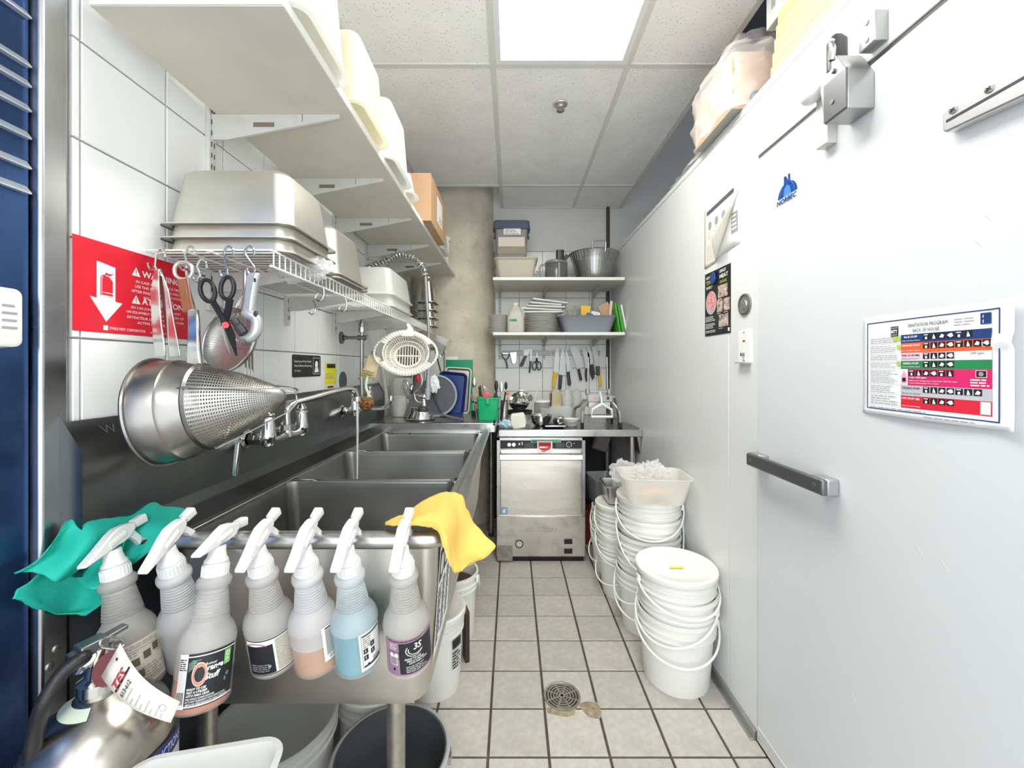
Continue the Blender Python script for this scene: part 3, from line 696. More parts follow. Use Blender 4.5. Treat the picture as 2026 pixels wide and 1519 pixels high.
MB().cyl((WX0 + .09, WY0 - .01, ZW - .004), (WX0 + .09, WY0 + .35, ZW - .004), .0030, n=8).build('long_rod', wire_m, ws, world=True)
for y in BY[1:]: wall_bracket(ws, y, ZW - .006, .30, .055)
wall_bracket(ws, BY[0], ZW - .006, .30, .055)
# brackets' lighter steel trays under the shelf between the third and fourth tracks
# ---------------- two white shelves on the back wall
def back_shelf(z, label):
    t = thing('storage_shelf', label, 'shelf', (.35, YB - .02, z)); x0, x1, y0, y1 = -.142, .838, 3.0, YB - .004
    MB().bb((x0, y0, z - .024), (x1, y1, z)).build('shelf_board', shelf_m, t, world=True, bevel=.0015)
    MB().bb((x0 + .002, y0 - .0022, z - .022), (x1 - .002, y0, z - .002)).build('front_edging', white, t, world=True)
    for x in (-.105, .275, .69):
        q = MB(); q.prism([(YB - .006, z - .025), (YB - .36, z - .025), (YB - .36, z - .034), (YB - .05, z - .085), (YB - .006, z - .085)], .006, lambda a, b, h: Vector((x - .003 + h, a, b)))
        q.build('bracket', br_m, t, world=True)
    return t
BZ1, BZ2 = 1.964, 1.556
back_shelf(BZ1, 'upper white shelf on the far wall'); back_shelf(BZ2, 'lower white shelf on the far wall above the knives')
for x, lab in ((-.105, 'slotted white track at the left of the far wall shelves'), (.275, 'slotted white track between the knife strips on the far wall'), (.69, 'slotted white track at the right of the far wall shelves')):
    q = MB(); q.bb((x - .0125, YB - .011, 1.36), (x + .0125, YB - .002, 1.97)); o = tag(q.build('shelf_standard', br_m), lab, 'shelf track', 'slotted tracks of the far wall shelves')
    s = MB()
    for k in range(18):
        for dx in (-.005, .005): s.bb((x + dx - .0012, YB - .0118, 1.38 + k * .032), (x + dx + .0012, YB - .0105, 1.394 + k * .032))
    s.build('slot', ink, o, smooth=False)
# ================================================================== steel-clad cold cabinet at the left edge
fr = thing('upright_fridge', 'tall stainless cabinet with louvred side coloured with a painted dark blue reflection at the left edge', 'refrigerator', (-1.15, .4, 0))
blue = mat('steel_blue_reflection', (.035, .075, .19), .22, .75, var=.5, vscale=2.2, rvar=.1, dirt=(.16, .26, .45), dirt_scale=1.3, dirt_amt=.6)  # blue reflection on stainless, painted into base colour and lighter patches
MB().bb((-1.7, -.25, .0), (XL - .012, .742, 2.62)).build('cabinet', blue, fr, world=True, bevel=.002)
MB().bb((-1.7, .745, .0), (XL + .006, .793, 2.62)).build('corner_post', mat('post_steel', (.46, .47, .48), .3, 1, var=.2, vscale=4, rvar=.1), fr, world=True, bevel=.006)
for k, v in enumerate((20, 118, 158, 207, 262, 322, 372)):
    c = W(40, v, XL - .01); q = MB(); q.prism([(0, .008), (.010, -.004), (.010, -.007), (0, -.007)], .30, lambda a, b, h: Vector((XL - .012 + a, .738 - h, c.z + b)))
    q.build('louvre_lip', mat('louvre_lip', (.62, .66, .72), .25, .6), fr, world=True)
for (u, v) in ((112, 1282), (98, 1318)):
    c = W(u, v, XL + .006); MB().lathe([(.008, 0), (.006, .003), (.001, .004)], 12, Matrix.Translation(c) @ Matrix.Rotation(PI / 2, 4, 'Y')).build('rivet', pipe_grey, fr, world=True)
ctl = thing('thermostat_box', 'white wall controller with blue display and red button at the left edge', 'controller', (XL - .012, .68, 1.36))
MB().loft([(0, .052, .052, .010), (.026, .050, .050, .012), (.030, .045, .045, .012)], 4, cap0=True, cap1=True, M=Matrix.Translation((XL - .012, .660, 1.384)) @ Matrix.Rotation(PI / 2, 4, 'Y')).build('case', white_pl, ctl, world=True)
p = Print(lambda u, v, h: chain(ctl).inverted() @ Vector((XL + .0185 + h, .62 + u, 1.34 + v)), ctl, .0005)
p.rect(.008, .050, .045, .082, mat('lcd_blue', (.12, .30, .62), .3), 1); p.disc(.026, .034, .006, .006, grey_pl, 1); p.disc(.026, .016, .008, .008, red, 1); p.lines(.058, .02, .082, .07, 4, ink_g, 1, .3); p.done('controls')
# ================================================================== spray bottles hung on the front rim
cap_m = mat('sprayer_white', (.70, .70, .67), .35)
def head_parts(t):
    h = MB()
    out = [(-.058, .040), (-.056, .046), (-.030, .062), (-.004, .080), (.010, .087), (.030, .088), (.044, .086), (.046, .074), (.040, .068), (.034, .062), (.018, .056), (.004, .054), (-.012, .050), (-.030, .046)]
    h.prism(out, .020, lambda y, z, k: Vector((-.010 + k, y, z)))
    h.build('sprayer_shroud', cap_m, t, bevel=.0025)
    q = MB(); q.cyl((0, -.034, .052), (0, -.012, .060), .0085, .0105, n=14); q.cyl((0, -.012, .060), (0, .022, .072), .0122, n=16); q.build('pump_barrel', cap_m, t)
    q = MB(); q.cyl((0, .044, .079), (0, .052, .081), .006, n=12); q.loft([(0, .0085, .0085, .004), (.022, .0095, .0095, .004), (.024, .007, .007, .003)], 3, cap0=True, cap1=True, M=Matrix.Translation((0, .050, .081)) @ Matrix.Rotation(-PI / 2 + .15, 4, 'X')); q.build('nozzle', cap_m, t)
    q = MB(); q.prism([(.028, .068), (.044, .070), (.056, .054), (.068, .036), (.082, .022), (.086, .016), (.078, .016), (.062, .026), (.052, .036), (.044, .050), (.034, .060)], .013, lambda y, z, k: Vector((-.0065 + k, y, z))); q.build('trigger', cap_m, t, bevel=.002)
    q = MB(); q.lathe([(.0135, .050), (.0145, .040), (.0165, .030), (.0205, .024), (.0205, .021), (.0185, .020), (.0215, .019), (.0222, -.004)], 28, cap0=True, cap1=True)
    for k in range(24):
        a = 2 * PI * k / 24; q.box((.0222 * math.cos(a), .0222 * math.sin(a), .0065), (.0016, .0016, .018), Matrix.Rotation(a, 3, 'Z'))
    q.build('screw_cap', cap_m, t)
def bprof(k=0.0):
    pr = [(.0170, -.003), (.0240, -.004), (.0285, -.009), (.0292, -.015), (.0275, -.022), (.0236, -.026)]
    for i in range(9):
        z = -.029 - i * .0055; r = .0240 + .0062 * i / 8; pr += [(r + .0006, z), (r + .0006, z - .0028), (r - .0004, z - .0042)]
    pr += [(.0325, -.084), (.0385, -.092), (.0440, -.103), (.0464, -.114), (.0464, -.122), (.0455, -.126), (.0455, -.202), (.0462, -.208), (.0458, -.216), (.0420, -.221), (.0250, -.219), (.0001, -.217)]
    return [(r - k, z + (k if z < -.2 else 0)) for r, z in pr]
RB = .0456
def bottle(u, label, tilt, shell, liquid=None, level=None, lean=0.0, yaw=0.0, yoff=0.0):
    X = (u - CX) * .8 / F
    t = thing('spray_bottle', label, 'spray bottle', (X, .802 + yoff, .897), (math.radians(tilt), math.radians(lean), math.radians(yaw)), 'spray bottles hanging on the sink rim')
    pf = bprof()
    if liquid:
        k = next(i for i, q in enumerate(pf) if q[1] <= level); up_ = pf[:k] + [(pf[k][0], level)]; lo_ = [(pf[k][0], level)] + pf[k:]
        b = MB().lathe(up_, 40).build('bottle_body', shell, t); MB().lathe(lo_, 40).build('filled_wall', film('filled_wall_plastic', (.86, .86, .85), .80, .25, .2), b)
    else: MB().lathe(pf, 40).build('bottle_body', shell, t)
    head_parts(t)
    if liquid:
        pr = [(r, z) for r, z in bprof(.0018) if z <= level]; pr = [(.0001, level), (.0435 if level < -.12 else .036, level)] + pr
        MB().lathe(pr, 32).build('liquid', liquid, t)
    return t
shell_g = film('bottle_shell_dirty', (.58, .565, .51), .38, .35, .18)
shell_w = film('bottle_shell_white', (.74, .75, .745), .36, .3, .18)
shell_c = film('bottle_shell_clear', (.74, .78, .79), .52, .25, .18)
lq = lambda n, c: mat(n, c, .25)
b1 = bottle(248, 'dirty spray bottle with stained paper label and brownish liquid, leftmost on the sink rim', 0, shell_g, lq('brown_liquid', (.42, .30, .22)), -.125, lean=-10, yoff=-.020)
b2 = bottle(340, 'plain white unlabelled spray bottle beside the leftmost dirty one', 15, shell_w, None)
b3 = bottle(433, 'spray bottle with black orange-lettered label and orange liquid, hanging forward', -12, film('bottle_shell_amber', (.70, .68, .64), .5, .3, .18), lq('orange_liquid', (.48, .12, .04)), -.165, lean=-2, yoff=-.012)
b4 = bottle(516, 'spray bottle with black label with pink arc and beige text panel', 13, film('bottle_shell_pinkish', (.62, .595, .555), .36, .3, .18), lq('milky_liquid', (.48, .41, .34)), -.17)
b5 = bottle(606, 'white spray bottle half full of pale orange liquid', 13, shell_w, lq('pale_orange_liquid', (.46, .23, .115)), -.152)
b6 = bottle(690, 'spray bottle filled with pale blue liquid', 13, shell_c, lq('blue_liquid', (.11, .31, .37)), -.118)
b7 = bottle(797, 'spray bottle with purple and black label, rightmost on the sink rim', 13, shell_g, lq('clear_dregs', (.50, .42, .40)), -.14)
cream = mat('cream_label', (.62, .58, .47), .6, dirt=(.22, .17, .11), dirt_scale=40, dirt_amt=.85)
lab_w = mat('label_white', (.78, .78, .75), .5); gtext = mat('grey_label_text', (.33, .34, .32), .6)
def label(t, r=RB + .0013, a0=-PI / 2):
    return Print(lambda u, v, h: Vector(((r + h) * math.cos(a0 + u / r), (r + h) * math.sin(a0 + u / r), -.164 + (v + .164) * 1.18)), t, .0003, .004)
# bottle 3 faces the camera: azimuth of the viewer seen from the bottle
def face(t): return math.atan2(-t.location.y, -t.location.x)
Z0, Z1 = -.2, -.128
pr = label(b1, a0=face(b1) + .35); pr.rect(-.030, Z0, .040, Z1, cream, 1); pr.frame(-.026, Z0 + .006, .036, Z1 - .012, .0012, ink_g, 2)
pr.lines(-.024, Z1 - .010, .036, Z1 - .003, 2, ink_g, 2, .5, 3)
for i, (a, b) in enumerate(((-.016, -.165), (.002, -.16), (.018, -.155), (-.012, -.185))): pr.rect(a, b, a + .012, b + .012, mat('stain_ink', (.13, .10, .06), .7), 3)
pr.lines(-.022, Z0 + .008, .034, Z0 + .030, 5, ink_g, 2, .45, 4); pr.lines(-.022, -.150, .0, -.142, 2, ink_g, 2, .5, 9); pr.done('label_print')
pr = label(b3, a0=face(b3) + .06); pr.rect(-.044, Z0, .048, Z1, ink, 1); pr.rect(-.046, Z0, -.030, Z1, lab_w, 2)
pr.rect(-.046, Z1 - .0045, .048, Z1 - .0030, lab_w, 2); pr.rect(-.046, Z0 + .0015, .048, Z0 + .0035, lab_w, 2)
pr.lines(-.045, Z0 + .05, -.031, Z1 - .006, 6, ink, 3, .5, 2)
for k in range(6): pr.rect(-.0445 + k * .0022, Z0 + .006, -.0445 + k * .0022 + .0012, Z0 + .022, ink, 3)
orange = mat('orange_ink', (.80, .21, .12), .45); leafg = mat('leaf_green', (.10, .17, .12), .5); gr = mat('light_green_ink', (.20, .50, .13), .5)
pr.ring(-.0105, -.1565, .0115, .016, .34, lab_w, 2); pr.ring(-.0105, -.1565, .0105, .015, .26, orange, 3)
pr.poly([(-.028, -.140), (-.022, -.136), (-.016, -.138), (-.018, -.146), (-.024, -.150), (-.028, -.152)], leafg, 2)
for k in range(4): pr.rect(-.022, -.1375 - k * .0032, -.010, -.1368 - k * .0032, mat('leaf_line', (.30, .42, .34), .5), 3)
pr.text('range', .0000, -.1565, .0078, lab_w, 4, bold=.03, shear=.2); pr.text('Stuff', -.0025, -.1660, .0082, lab_w, 4, bold=.03, shear=.25); pr.text('Avmor', -.004, -.1465, .0045, lab_w, 4, shear=.2)
pr.rect(.026, -.154, .038, -.134, gr, 2); pr.ring(.032, -.1395, .0034, .0034, .3, lab_w, 3); pr.lines(.028, -.150, .036, -.145, 2, lab_w, 3, .3)
for k, s in enumerate(('READY TO USE', 'PRET A UTILISER', 'LISTO PARA USAR')): pr.text(s, -.0275, -.1765 - k * .0042, .0030, lab_w, 3, bold=.03, shear=.15)
for k, s in enumerate(('HARD SURFACE CLEANER DEGREASER', 'NETTOYANT DEGRAISSANT POUR SURFACES DURES', 'LIMPIADOR DESENGRASANTE PARA SUPERFICIES')): pr.text(s, -.0280, -.1888 - k * .0036, .0026, lab_w, 3, width=(.042, .060, .064)[k], bold=.01)
pr.disc(.034, -.168, .003, .003, mat('dim_grey_ink', (.16, .17, .18), .5), 2); pr.disc(.030, -.174, .002, .003, MATS['dim_grey_ink'], 2); pr.done('label_print')
pr = label(b4, a0=face(b4) - .05); pr.rect(-.046, Z0, .048, Z1, lab_w, 1); pr.rect(-.045, Z0 + .003, .004, Z1 - .012, ink, 2); pr.rect(.008, Z0 + .004, .046, Z1 - .005, mat('beige_panel', (.45, .42, .36), .6, var=.25, vscale=500), 2)
pr.rect(-.046, Z1 - .003, .048, Z1 - .0008, ink, 2); pr.rect(-.046, Z0 + .0004, .048, Z0 + .0022, ink, 2)
pink = mat('magenta_ink', (.55, .06, .22), .5); pr.ring(-.026, -.170, .034, .036, .045, pink, 3, a0=PI * .30, a1=PI * .8)
pr.lines(-.040, Z0 + .008, -.002, Z0 + .024, 4, ink_g, 3, .4, 5); pr.disc(-.006, Z0 + .018, .003, .003, ink_g, 3); pr.done('label_print')
pr = label(b5, a0=face(b5) + .42); pr.rect(-.006, Z0 + .016, .040, Z1 + .012, lab_w, 1); pr.rect(.0, Z0 + .028, .038, Z1 + .005, gtext, 2); pr.rect(.0, Z1 + .0065, .038, Z1 + .0095, ink, 2); pr.poly([(.024, Z1 - .006), (.034, Z1 - .006), (.029, Z1 + .003)], lab_w, 3)
pr.lines(.002, Z0 + .032, .030, Z1 - .01, 9, mat('pale_text', (.45, .46, .43), .6), 3, .3, 6); pr.lines(.004, Z0 + .019, .034, Z0 + .026, 2, ink, 2, .4, 8); pr.done('label_print')
pr = label(b6, a0=face(b6) + .34); pr.rect(-.010, Z0 + .002, .040, Z1 + .004, lab_w, 1); pr.frame(-.006, Z0 + .008, .038, Z1 + .001, .0008, ink, 2); pr.rect(-.004, Z1 - .003, .036, Z1 - .0005, ink, 2); pr.rect(-.004, Z0 + .009, .036, Z0 + .012, ink, 2)
pr.lines(-.003, Z1 - .026, .018, Z1 - .005, 5, ink, 2, .35, 7)
for (a, b) in ((-.003, -.165), (.012, -.158), (-.003, -.178), (.012, -.172)): pr.rect(a, b, a + .009, b + .010, ink, 2); pr.rect(a + .003, b + .003, a + .0045, b + .008, lab_w, 3)
pr.poly([(.002, -.188), (.005, -.185), (.008, -.188), (.005, -.191)], ink, 2)
for k in range(8): pr.rect(.016 + k * .0024, -.192, .0172 + k * .0024, -.180, ink, 2)
pr.done('label_print')
purple = mat('purple_label', (.30, .17, .25), .5, dirt=(.25, .14, .2), dirt_scale=40, dirt_amt=.6)
pr = label(b7, a0=face(b7) + .02); pr.rect(-.050, Z0, .060, Z1, purple, 1); pr.rect(-.018, Z0 + .004, .056, Z1 - .006, ink, 2); pr.lines(-.040, Z1 - .004, .05, Z1 - .001, 1, ink, 2, .5)
pr.rect(-.038, Z0 + .022, -.022, Z0 + .040, lab_w, 2)
for k in range(8): pr.rect(-.037, Z0 + .0235 + k * .002, -.023, Z0 + .0235 + k * .002 + .0011, ink, 3)
for a in (-.034, -.024): pr.disc(a, -.158, .0042, .0042, lab_w, 3)
pr.frame(-.040, -.165, -.018, -.151, .0006, ink, 2); pr.lines(-.038, -.148, -.021, -.135, 4, ink_w, 2, .3, 2); pr.poly([(-.033, Z0 + .013), (-.030, Z0 + .017), (-.027, Z0 + .013), (-.030, Z0 + .009)], ink, 2)
pr.ring(.012, -.150, .018, .013, .14, mat('silver_ink', (.45, .44, .42), .4), 3, a0=PI * .8, a1=PI * 1.9); pr.ring(.014, -.149, .015, .010, .10, ink_w, 4, a0=PI * .9, a1=PI * 1.8)
pr.text('3S', .010, -.150, .012, ink_w, 4, bold=.02, shear=.2)
for k, s in enumerate(('READY TO USE', 'PRET A UTILISER', 'LISTO PARA USAR')): pr.text(s, -.008 + k * .004, -.168 - k * .0046, .0034, lab_w, 3, bold=.02, shear=.2)
pr.lines(-.006, Z0 + .006, .040, -.180, 4, ink_w, 3, .28, 3); pr.done('label_print')

# ================================================================== teal and yellow cloths draped over the rim
def cloth(name, label, m, rowsP, nu=28, nv=20, amp=.004, seed=0, group=None):
    """rowsP: list of rows of control points (world); bicubic-ish by catmull along both ways"""
    def cat(P_, t):
        n = len(P_) - 1; x = min(t * n, n - 1e-6); i = int(x); f = x - i
        p0, p1, p2, p3 = P_[max(i - 1, 0)], P_[i], P_[i + 1], P_[min(i + 2, n)]
        return .5 * ((2 * p1) + (p2 - p0) * f + (2 * p0 - 5 * p1 + 4 * p2 - p3) * f * f + (3 * p1 - p0 - 3 * p2 + p3) * f ** 3)
    def fn(a, b):
        r = [cat(q, a) for q in rowsP]; p = cat(r, b)
        nz = noise.noise(Vector((a * 6 + seed, b * 5, seed * 3.1))) * amp + noise.noise(Vector((a * 17 + seed, b * 6, 1.3))) * amp * .5
        return p + Vector((nz * .6, -abs(nz) * .5 + nz * .5, nz))
    q = MB(); q.grid(nu, nv, fn); o = q.build(name, m, solid=.0022); tag(o, label, 'cloth', group); return o
teal = mat('teal_cloth', (.010, .40, .31), .75, var=.10, vscale=9, bump=.15, bscale=300)
PP = lambda u, v, d: P(u, v, min(d, .858 * F / (CX - u)) if u < 300 else d)
cloth('cleaning_cloth', 'teal cleaning cloth draped over the left end of the sink rim', teal, [
    [PP(378, 1012, .97), PP(335, 1003, .98), PP(300, 1000, .98), PP(270, 1004, .97), PP(240, 1008, .95), PP(200, 1008, .92), PP(165, 1012, .885)],
    [PP(374, 1020, .92), PP(332, 1008, .93), PP(300, 996, .93), PP(265, 1003, .92), PP(225, 1003, .90), PP(175, 1000, .86), PP(135, 1025, .825)],
    [PP(352, 1046, .85), PP(325, 1040, .85), PP(290, 1040, .85), PP(248, 1045, .84), PP(195, 1040, .80), PP(145, 1030, .775), PP(104, 1075, .745)],
    [PP(315, 1075, .828), PP(290, 1085, .828), PP(262, 1090, .828), PP(215, 1090, .812), PP(160, 1092, .755), PP(112, 1082, .765), PP(62, 1120, .72)],
    [PP(222, 1150, .828), PP(205, 1160, .82), PP(188, 1166, .755), PP(140, 1143, .775), PP(110, 1150, .73), PP(60, 1132, .755), PP(30, 1132, .70)],
], 44, 30, .004, 2)
cloth('cleaning_cloth', 'lower teal cloth hanging beneath the first at the left end of the rim', teal, [
    [PP(250, 1060, .805), PP(200, 1062, .80), PP(150, 1080, .79), PP(110, 1100, .775)],
    [PP(230, 1130, .800), PP(180, 1130, .80), PP(110, 1140, .79), PP(60, 1150, .765)],
    [PP(205, 1190, .795), PP(150, 1200, .80), PP(90, 1190, .795), PP(35, 1165, .765)],
    [PP(172, 1216, .79), PP(120, 1214, .80), PP(70, 1203, .795), PP(28, 1182, .765)],
], 24, 18, .003, 5)
yel = mat('yellow_cloth', (.70, .45, .10), .8, var=.06, vscale=10, bump=.12, bscale=300)
cloth('cleaning_cloth', 'yellow cleaning cloth draped over the right corner of the sink', yel, [
    [PP(765, 1032, .90), PP(800, 1016, .93), PP(840, 990, .98), PP(885, 972, 1.02), PP(915, 985, 1.04), PP(922, 1005, 1.03)],
    [PP(762, 1036, .865), PP(800, 1026, .875), PP(845, 1012, .895), PP(885, 1003, .93), PP(918, 1015, .97), PP(935, 1030, .99)],
    [PP(775, 1040, .84), PP(815, 1034, .838), PP(850, 1024, .838), PP(884, 1030, .862), PP(915, 1045, .93), PP(955, 1055, .96)],
    [PP(800, 1040, .832), PP(840, 1036, .830), PP(868, 1034, .826), PP(890, 1065, .84), PP(915, 1090, .90), PP(980, 1076, .94)],
    [PP(830, 1040, .830), PP(860, 1040, .826), PP(882, 1060, .818), PP(893, 1100, .835), PP(925, 1117, .89), PP(972, 1092, .93)],
    [PP(868, 1042, .828), PP(876, 1060, .822), PP(885, 1105, .812), PP(905, 1133, .832), PP(930, 1112, .88), PP(945, 1108, .91)],
], 34, 30, .0055, 9)
# ================================================================== fire extinguisher at the left end of the sink
EX, EY = -.702, .69
ex = thing('fire_extinguisher', 'silver fire extinguisher with black hose and paper tag at the left end of the sink', 'fire extinguisher', (EX, EY, .20))
T4 = Matrix.Translation((EX, EY, 0)); RT = .104
tank = MB(); tank.lathe([(.0001, .20), (.085, .20), (RT - .004, .206), (RT, .22), (RT, .64), (RT - .006, .672), (.088, .70), (.062, .724), (.036, .740), (.026, .746), (.024, .765)], 44, T4, cap1=True)
tk = tank.build('tank', mat('scuffed_tank_steel', (.42, .39, .34), .27, 1, var=.18, vscale=8, rvar=.1, dirt=(.28, .25, .20), dirt_scale=12, dirt_amt=.5), ex, world=True)
q = MB(); q.lathe([(.030, .755), (.030, .772), (.020, .778), (.017, .80), (.017, .825)], 22, T4, cap0=True, cap1=True); q.build('valve', steel_pol, ex, world=True)
MB().lathe([(.050, .7325), (.034, .7425)], 30, T4 @ Matrix.Translation((0, 0, .0015)), a0=-PI * .95, a1=-PI * .35).build('neck_ring_label', mat('pale_green_label', (.55, .62, .50), .5), ex, world=True)
hd = MB(); d = Vector((.34, .94, 0)).normalized(); sd = Vector((-d.y, d.x, 0)); c = Vector((EX, EY, .0))
def lever(z0, z1, l0, l1, wd, th):
    a = c + d * l0 + Vector((0, 0, z0)); b = c + d * l1 + Vector((0, 0, z1)); k = (b - a).normalized(); M = Matrix((k, sd, k.cross(sd))).transposed()
    hd.box((a + b) / 2, ((b - a).length, wd, th), M)
lever(.830, .838, -.04, .035, .018, .007); lever(.814, .810, -.03, .03, .016, .007); hd.box(c + Vector((0, 0, .828)) - d * .012, (.036, .026, .026), Matrix.Rotation(math.atan2(d.y, d.x), 3, 'Z'))
hd.build('squeeze_levers', mat('dark_lever_metal', (.22, .23, .25), .35, .9), ex, world=True, bevel=.002)
MB().lathe([(.024, -.005), (.026, 0), (.024, .005)], 24, Matrix.Translation(c + Vector((.036, -.02, .800))) @ Matrix.Rotation(1.15, 4, 'X'), cap0=True, cap1=True).build('gauge', mat('maroon_gauge', (.16, .05, .05), .35), ex, world=True)
MB().tube([P(222 + 24 * math.cos(a), 1272 + 12 * math.sin(a), .66 + .02 * math.cos(a)) for a in [2 * PI * i / 20 for i in range(20)]], .0016, 6, closed=True).build('pull_pin_ring', steel_pol, ex, world=True)
hs = smoothpath([c + Vector((-.018, -.02, .80)), P(165, 1300, .66), P(125, 1330, .64), P(90, 1385, .62), P(72, 1440, .62), P(62, 1519, .62), P(60, 1600, .64), P(90, 1680, .66)], 7)
MB().tube(hs, .0108, 12).build('hose', mat('black_rubber_hose', (.014, .014, .015), .42, bump=.1, bscale=200), ex, world=True)
MB().cyl(hs[2], hs[6], .0145, n=14).build('hose_ferrule', steel_pol, ex, world=True)
MB().bb((XL + .001, EY + .085 + .015, .40), (XL + .012, EY + .125, .60)).build('wall_plate', dark_pl, ex, world=True)
q = MB(); q.lathe([(RT + .003, .50), (RT + .003, .53), (RT + .0005, .53), (RT + .0005, .50)], 32, T4); q.box((XL + .02, EY + .09, .515), (.04, .03, .03)); q.build('strap', dark_pl, ex, world=True)
# printed label wrapped round the tank
def tmap(u, v, h):
    a = tface + u / RT; return itk @ Vector((EX + (RT + .0008 + h) * math.cos(a), EY + (RT + .0008 + h) * math.sin(a), v))
itk = chain(tk).inverted(); tface = math.atan2(-EY, -EX) + .25
pr = Print(tmap, tk, .0004, .006); navy = mat('navy_ink', (.03, .05, .26), .5)
pr.rect(-.085, .40, -.012, .640, mat('tank_print_plate', (.52, .49, .41), .5), 1)
for k in range(6): pr.frame(-.080, .612 - k * .032, -.016, .638 - k * .032, .0012, lab_w, 2); pr.lines(-.077, .616 - k * .032, -.02, .634 - k * .032, 2, ink_g, 2, .3, k)
pr.rect(-.008, .40, .105, .650, lab_w, 1); pr.rect(-.010, .622, .105, .652, navy, 2); pr.rect(-.010, .60, .006, .622, navy, 2)
pr.text('INSTRUCTIONS', .012, .630, .015, ink_w, 3, width=.09, bold=.01, shear=.2)
pr.lines(.010, .46, .10, .615, 14, ink, 2, .5, 4); pr.done('tank_print')
# paper tag tied to the gauge
tg = MB(); tag_pts = [P(238, 1272, .665), P(200, 1338, .66), P(338, 1430, .655), P(356, 1388, .67)]
def tagmap(u, v, h=0):
    a = tag_pts[0].lerp(tag_pts[3], u); b = tag_pts[1].lerp(tag_pts[2], u); p = a.lerp(b, v); p.y -= .012 * math.sin(PI * u) ; return p + Vector((.0, -h, h * .3))
tg.grid(10, 3, lambda a, b: tagmap(a, b)); tgo = tag(tg.build('inspection_tag', mat('tag_paper', (.74, .68, .60), .7), solid=.0005), 'pale paper inspection tag hanging from the extinguisher valve', 'tag')
pr = Print(lambda u, v, h: tagmap(u, 1 - v, h + .0008), tgo, .0006); dred = mat('tag_red_ink', (.40, .04, .05), .5)
vs_, fs_, tw, th = text_geo('TFS', .02, .2); k = .62 / tw
pr._mb(dred).add([pr.m(.05 + (.30 - (y / th) * .12) * .9 - .02, .12 + x * k, .0018) for x, y in vs_], [f[::-1] for f in fs_])
vs_, fs_, tw, th = text_geo('613-612', .02, 0); k = .55 / tw
pr._mb(ink).add([pr.m(.40 - (y / th) * .055, .12 + x * k, .0018) for x, y in vs_], [f[::-1] for f in fs_])
for i in range(8): pr.rect(.44 + i * .062, .10, .448 + i * .062, .30 if i % 2 else .55, ink_g, 2)
pr.rect(.27, .08, .295, .92, ink, 2); pr.disc(.08, .70, .014, .04, ink, 2); pr.ring(.86, .5, .04, .14, .2, ink_g, 2); pr.done('tag_print')

# ================================================================== things below the sink
pail_w = mat('pail_white', (.83, .83, .78), .32); pail_lid = mat('pail_lid_white', (.86, .85, .79), .28)
def pail_mesh(t, rb, rt, h, m, rings=True, open_top=True):
    p = [(.0001, .004), (rb - .01, .004), (rb, 0), (rb + .002, .006), (rt - .006, h - .075)]
    if rings: p += [(rt + .003, h - .074), (rt + .003, h - .068), (rt - .004, h - .066), (rt - .004, h - .052), (rt + .004, h - .050), (rt + .004, h - .044), (rt - .003, h - .042), (rt - .003, h - .018), (rt + .006, h - .016)]
    p += [(rt + .006, h), (rt - .002, h)]
    if open_top: p += [(rt - .006, h - .01), (rb - .006, .012), (.0001, .010)]
    else: p += [(.0001, h)]
    return MB().lathe(p, 44).build('pail_body', m, t)
def lid(t, rt, z, m=pail_lid, par=None):
    return MB().lathe([(rt + .008, z - .020), (rt + .011, z - .016), (rt + .011, z + .002), (rt + .007, z + .007), (rt - .004, z + .007), (rt - .012, z + .002), (rt * .6, z + .0035), (.0001, z + .004)], 44).build('lid', m, par or t)
def bail(t, rt, z, ang, drop, m=white_pl):
    """wire or plastic handle hanging down one side; ang = direction it swings to"""
    e = []
    for i in range(25):
        a = PI * i / 24; x = (rt + .012) * math.cos(a); k = math.sin(a)
        e.append(Vector((x, (rt + .012) * k * 1.02 + .004, z - drop * k ** .8)))
    Rz = Matrix.Rotation(ang, 3, 'Z'); e = [Rz @ q for q in e]
    h = MB().tube(e, .0044, 6).build('bail_handle', m, t)
    for s in (1, -1): MB().box(Rz @ Vector((s * (rt + .008), 0, z)), (.012, .024, .03), Rz).build('handle_ear', m, t, bevel=.002)
    return h
# white pail with lid by the sink's right front leg
t = thing('pail', 'white lidded pail standing beside the right front leg of the sink', 'pail', (-.315, 1.66, 0)); 
pb = pail_mesh(t, .100, .114, .31, pail_w); lid(t, .114, .312); pr = Print(lambda u, v, h: Vector(((.1125 + h) * math.cos(-.75 + u / .108), (.1125 + h) * math.sin(-.75 + u / .108), v)), pb, .0005, .01); pr.rect(0, .19, .05, .225, ink, 1); pr.lines(.0, .11, .05, .18, 6, ink, 1, .5); pr.done('pail_label')
MB().box((.05, -.02, .3195), (.02, .008, .001)).build('lid_sticker', mat('gold_sticker', (.45, .33, .05), .5), t)
t = thing('pail', 'white pail with dark contents and wire bail behind the lidded pail', 'pail', (-.285, 1.97, 0)); pail_mesh(t, .100, .114, .31, pail_w); bail(t, .114, .28, -PI / 2 - .2 + PI / 2, .14)
MB().lathe([(.104, .25), (.06, .262), (.0001, .265)], 24).build('contents', mat('dark_contents', (.07, .035, .02), .5, bump=.5, bscale=90), t)
tag(MB().box((-.205, 1.80, .112), (.02, .06, .222), Matrix.Rotation(.35, 3, 'Z')).build('dark_board', mat('dark_brown_board', (.045, .032, .022), .5), bevel=.003), 'dark board standing between the two pails beside the sink', 'board')
